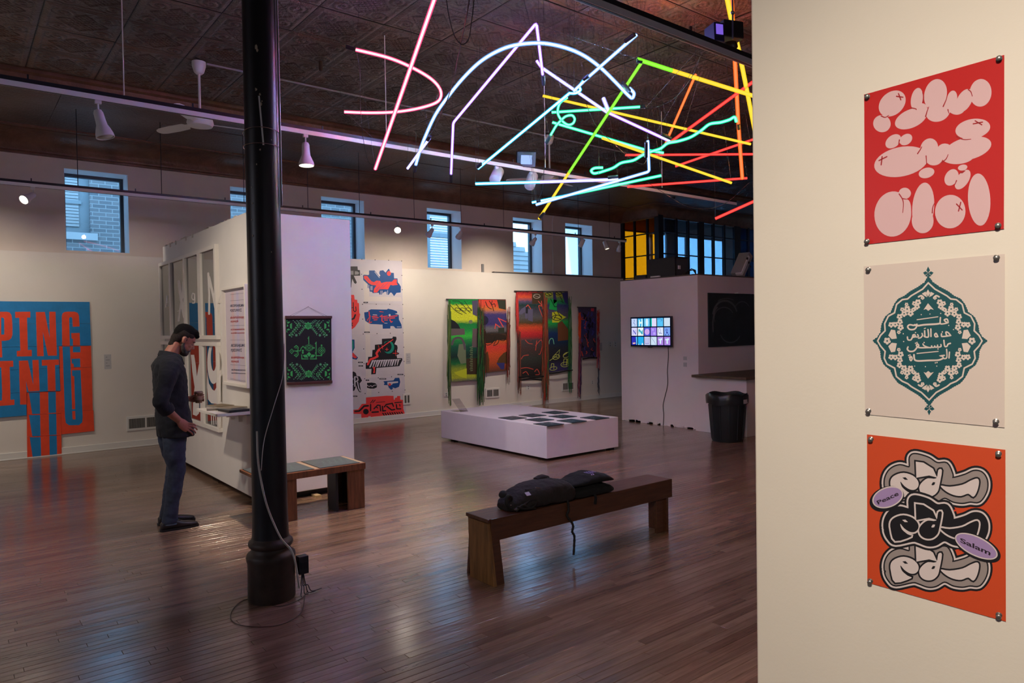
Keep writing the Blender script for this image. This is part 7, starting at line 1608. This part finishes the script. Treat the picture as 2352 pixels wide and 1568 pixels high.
# rolled cuffs, collar, hem edge, buttons
for pts, sd in (((W(-.118, -.288, 1.092), W(-.085, -.272, 1.040)), -1), ((W(.085, .238, 1.106), W(.125, .222, 1.104)), 1)):
    a, c = pts; ax = (c - a).normalized(); L_ = (c - a).length
    MB().lathe([(.040, 0), (.060, .002), (.064, L_ * .45), (.058, L_), (.040, L_ - .004)], a, 24, ax, cap=False).build('rolled_cuff', SH, man, smooth=True)
b = MB()
for s in (-1, 1):
    pts = [W(-.070, s * .02, 1.555), W(-.045, s * .062, 1.552), W(.010, s * .076, 1.538), (W(.060, s * .058, 1.518)), W(.092, s * .028, 1.492)]
    low = [W(-.100, s * .025, 1.497), W(-.065, s * .088, 1.492), W(.0, s * .108, 1.476), W(.062, s * .084, 1.452), W(.108, s * .050, 1.425)]
    n = len(pts); vs = pts + low + [p * 1.0 + (p - W(0, 0, p.z)) * -.06 for p in pts] + [p + (p - W(0, 0, p.z)) * -.06 for p in low]
    b.add(vs, [(i, i + 1, n + i + 1, n + i) for i in range(n - 1)] + [(2 * n + i, 3 * n + i, 3 * n + i + 1, 2 * n + i + 1) for i in range(n - 1)] + [(i, 2 * n + i, 2 * n + i + 1, i + 1) for i in range(n - 1)] + [(n + i, n + i + 1, 3 * n + i + 1, 3 * n + i) for i in range(n - 1)])
b.build('collar', SH, man, smooth=True)
limb(MB(), [(-.03, 0, 1.50, .070, .072), (-.02, 0, 1.54, .064, .066)]).build('collar_stand', SH, man, smooth=True)
# jeans
JN = mat('blue_denim', (.026, .036, .066), .8, noise_amt=.45, nscale=9, bump=.2, bscale=120)
b = MB()
b.loft([(W(.012, 0, z), Vector((0, ry, 0)), Vector((rx, 0, 0))) for z, rx, ry in ((.98, .105, .142), (.92, .112, .150), (.86, .116, .156), (.80, .112, .154))], 22, 2.2)
for s, fx in ((-1, -.01), (1, .02)):
    limb(b, [(.005, s * .07, .86, .078, .102), (.0, s * .090, .76, .084, .098), (.005 + fx, s * .10, .64, .078, .085), (.022 + fx, s * .10, .52, .066, .070), (.01 + fx, s * .10, .44, .062, .066), (-.01 + fx, s * .105, .32, .064, .066), (-.032 + fx, s * .108, .20, .058, .060), (-.045 + fx, s * .11, .12, .056, .060), (-.048 + fx, s * .11, .085, .060, .066), (-.046 + fx, s * .11, .055, .056, .064)], 18)
fuse(b, 'jeans', JN, man, .009, 4, disp=((.09, .018), (.03, .008)))
for s, fx in ((-1, -.01), (1, .02)):
    MB().lathe([(.050, 0), (.063, .002), (.064, .012), (.050, .016)], W(-.046 + fx, s * .11, .050), 22, cap=False).build('turn_up', mat('denim_edge', (.09, .11, .15), .8), man, smooth=True)
MB().loft([(W(.012, 0, .945), Vector((0, .162, 0)), Vector((.122, 0, 0))), (W(.012, 0, .915), Vector((0, .164, 0)), Vector((.124, 0, 0)))], 28, 2.2).build('belt', mat('belt_leather', (.03, .018, .012), .5), man, smooth=True)
o = MB().bar(W(.02, -.172, .835), W(.10, -.155, .835), .004, .02).build('pocket_edge', mat('pale_pocket', (.35, .35, .36), .7), man)
# shoes
LE = mat('dark_brown_leather', (.020, .015, .014), .45, noise_amt=.2, nscale=12)
for s, fx in ((-1, -.01), (1, .02)):
    yc = s * .115; b = MB(); ox = fx - .05
    b.loft([(W(ox + x, yc, z), Vector((0, ry, 0)), Vector((.0, 0, rz))) for x, z, ry, rz in ((-.075, .045, .022, .026), (-.06, .048, .034, .038), (-.02, .058, .039, .048), (.04, .052, .041, .042), (.10, .040, .047, .030), (.16, .034, .049, .024), (.20, .030, .040, .018), (.225, .026, .022, .012))], 18, 2.4)
    b.loft([(W(ox - .0, yc, z), Vector((0, ry, 0)), Vector((rx, 0, 0))) for z, rx, ry in ((.05, .055, .036), (.085, .050, .038), (.105, .048, .038))], 16)
    sh = fuse(b, 'shoe', LE, man, .006, 3)
    secs = [(W(ox + x, yc, .009), ry) for x, ry in ((-.082, .012), (-.07, .032), (-.02, .038), (.04, .037), (.10, .046), (.16, .050), (.205, .040), (.232, .018))]
    vs = []; n = len(secs)
    for z in (.001, .020): vs += [Vector((c.x, c.y - r, z)) for c, r in secs] + [Vector((c.x, c.y + r, z)) for c, r in reversed(secs)]
    m = 2 * n; MB().add(vs, [tuple(range(m)), tuple(range(m, 2 * m))] + [(i, (i + 1) % m, m + (i + 1) % m, m + i) for i in range(m)]).build('sole', M['black'], sh)
    for k in range(3): MB().cyl(W(ox + .035 + .022 * k, yc - .022, .098 - .010 * k), W(ox + .035 + .022 * k, yc + .022, .098 - .010 * k), .003, n=6).build('lace', M['black'], sh)
# cup
t = T('coffee_cup', 'brown patterned paper coffee cup with tan lid in the man’s hand'.replace('’', "'"), 'cup', (CUP.x, CUP.y, 1.06))
MB().lathe([(.027, 0), (.029, .002), (.037, .088), (.038, .090)], (CUP.x, CUP.y, 1.062), 28).build('cup_body', mat('cup_print', (.22, .12, .07), .6, noise_amt=.6, nscale=26), t, smooth=True)
MB().lathe([(.0345, 0), (.038, .002), (.0395, .036), (.036, .038)], (CUP.x, CUP.y, 1.088), 28).build('sleeve', mat('cup_sleeve', (.34, .22, .13), .8, noise_amt=.3, nscale=30), t, smooth=True)
MB().lathe([(.040, 0), (.041, .004), (.0385, .010), (.035, .018), (.031, .018), (.029, .014), (.001, .014)], (CUP.x, CUP.y, 1.150), 28).build('lid', mat('cup_lid', (.30, .20, .12), .45), t, smooth=True)
# ------------------------------------------------------------------ backpack and folded hoodie on the long bench
t = T('backpack', 'dark brown canvas backpack lying on the bench with a strap hanging down', 'backpack', (3.25, 3.86, .432))
CV = mat('brown_canvas', (.017, .0125, .013), .9, noise_amt=.25, nscale=12, bump=.4, bscale=70)
CV2 = mat('dark_canvas_trim', (.009, .0075, .0075), .8, bump=.3, bscale=60)
b = MB()
zb = .434
b.loft([(Vector((x, yc, zb + h * .5)), Vector((0, w, 0)), Vector((0, 0, h * .5))) for x, yc, w, h in ((2.99, 3.88, .075, .045), (3.02, 3.88, .105, .075), (3.10, 3.875, .130, .125), (3.20, 3.87, .142, .155), (3.32, 3.865, .150, .168), (3.42, 3.86, .150, .165), (3.50, 3.86, .145, .150), (3.55, 3.86, .125, .115), (3.57, 3.86, .09, .07))], 26, 3.0)
fuse(b, 'body', CV, t, .008, 4, disp=((.08, .016), (.025, .006)))
MB().tube(smooth2([(2.985, 3.80, zb + .03), (2.95, 3.79, zb + .07), (2.965, 3.80, zb + .115), (3.01, 3.82, zb + .10), (3.02, 3.84, zb + .06)]), [.014] * 25, 8).build('grab_loop', CV2, t, smooth=True)
MB().lathe([(.001, 0), (.022, .002), (.03, .012), (.02, .026), (.001, .028)], (2.975, 3.86, zb + .115), 16, (-.6, -.3, .6)).build('strap_pad', CV2, t, smooth=True)
for k, p in enumerate(([(3.0, 3.74, zb + .05), (3.06, 3.735, zb + .03), (3.13, 3.735, zb + .025), (3.18, 3.74, zb + .06), (3.12, 3.745, zb + .075), (3.05, 3.74, zb + .045)], [(3.0, 3.75, zb + .02), (3.05, 3.738, zb + .055), (3.10, 3.735, zb + .03), (3.16, 3.738, zb + .015)])):
    MB().tube(smooth2(p), .008, 8).build('strap', CV2, t, smooth=True)
MB().cyl((2.99, 3.755, zb + .03), (3.02, 3.750, zb + .04), .007, n=10).build('buckle', M['chrome'], t); MB().ell((2.985, 3.79, zb + .055), (.004, .004, .006), 8).build('buckle', M['chrome'], t)
MB().tube(smooth2([(3.47, 3.742, zb + .02), (3.475, 3.738, zb - .05), (3.462, 3.742, zb - .09), (3.50, 3.735, zb - .145), (3.515, 3.735, zb - .18), (3.505, 3.735, zb - .215), (3.525, 3.735, zb - .25), (3.522, 3.735, zb - .32), (3.515, 3.735, zb - .385)]), [.008 + .002 * (i % 3 == 0) for i in range(49)], 8).build('hanging_strap', CV2, t, smooth=True)
R = Euler((-.95, 0, .12)).to_matrix()
MB().obox((3.115, 3.762, zb + .118), (.040, .032, .002), Euler((.62, .0, .05)).to_matrix()).build('label_patch', mat('lilac_patch', (.42, .36, .52), .6), t)
MB().tube([(3.19, 3.765, zb + .150), (3.24, 3.755, zb + .135), (3.21, 3.745, zb + .128)], .003, 6).build('zip_pull', M['chrome'], t, smooth=True)
MB().tube(smooth2([(3.12, 3.80, zb + .138), (3.24, 3.75, zb + .130), (3.38, 3.73, zb + .125), (3.5, 3.735, zb + .110)]), .004, 6).build('seam_piping', CV2, t, smooth=True)
MB().loft([(Vector((x, 3.93, zb + .165)), Vector((0, .03, 0)), Vector((0, 0, r))) for x, r in ((3.33, .006), (3.36, .022), (3.40, .024), (3.44, .010))], 10).build('top_fold', CV, t, smooth=True)
t = T('folded_hoodie', 'folded black sweater with a small lilac print, right of the backpack', 'sweater', (3.78, 3.87, .432))
BK_ = mat('black_fleece', (.0035, .004, .0055), .95, bump=.2, bscale=80)
b = MB(); b.loft([(Vector((x, 3.87, zb + h * .5)), Vector((0, w, 0)), Vector((0, 0, h * .5))) for x, w, h in ((3.56, .10, .05), (3.60, .13, .075), (3.70, .14, .085), (3.82, .145, .085), (3.92, .14, .07), (3.965, .12, .045), (3.98, .08, .02))], 22, 3); fuse(b, 'lower_layer', BK_, t, .009, 3, disp=((.07, .014),))
b = MB(); b.loft([(Vector((x, 3.87, zb + z)), Vector((0, w, 0)), Vector((0, 0, h))) for x, z, w, h in ((3.55, .10, .09, .014), (3.62, .105, .12, .02), (3.72, .118, .135, .035), (3.82, .125, .14, .04), (3.92, .112, .135, .028), (3.99, .09, .10, .014))], 22, 2.6); fuse(b, 'upper_layer', BK_, t, .009, 3, disp=((.06, .012),))
LP = emit_mat('unused', (0, 0, 0), 0) if False else mat('lilac_print', (.42, .34, .78), .7)
hm = lambda x, y, l=0: Vector((3.79 + x, 3.81 + y, zb + .168 - abs(x) * .06 - max(0, -y - .02) * .55 + l))
pr = []
rs2 = random.Random(5)
for r in range(4):
    for k in range(5):
        x = -.045 + .02 * k; y = -.035 + .022 * r
        if r == 0 and k not in (0, 1): continue
        if r == 1 and k in (4,): continue
        pr += stroke([(x, y), (x + .012, y)], .004, n=0) + stroke([(x + rs2.choice((.002, .010)), y), (x + rs2.choice((.002, .010)), y + .014)], .004, n=0) + (stroke([(x, y + .013), (x + .012, y + .013)], .004, n=0) if rs2.random() < .6 else [])
flat('chest_print', t, pr, LP, hm, 0)
MB().tube(smooth2([(3.73, 3.735, zb + .03), (3.74, 3.725, zb - .0), (3.735, 3.73, zb - .05)]), .010, 8).build('drawstring', BK_, t, smooth=True)
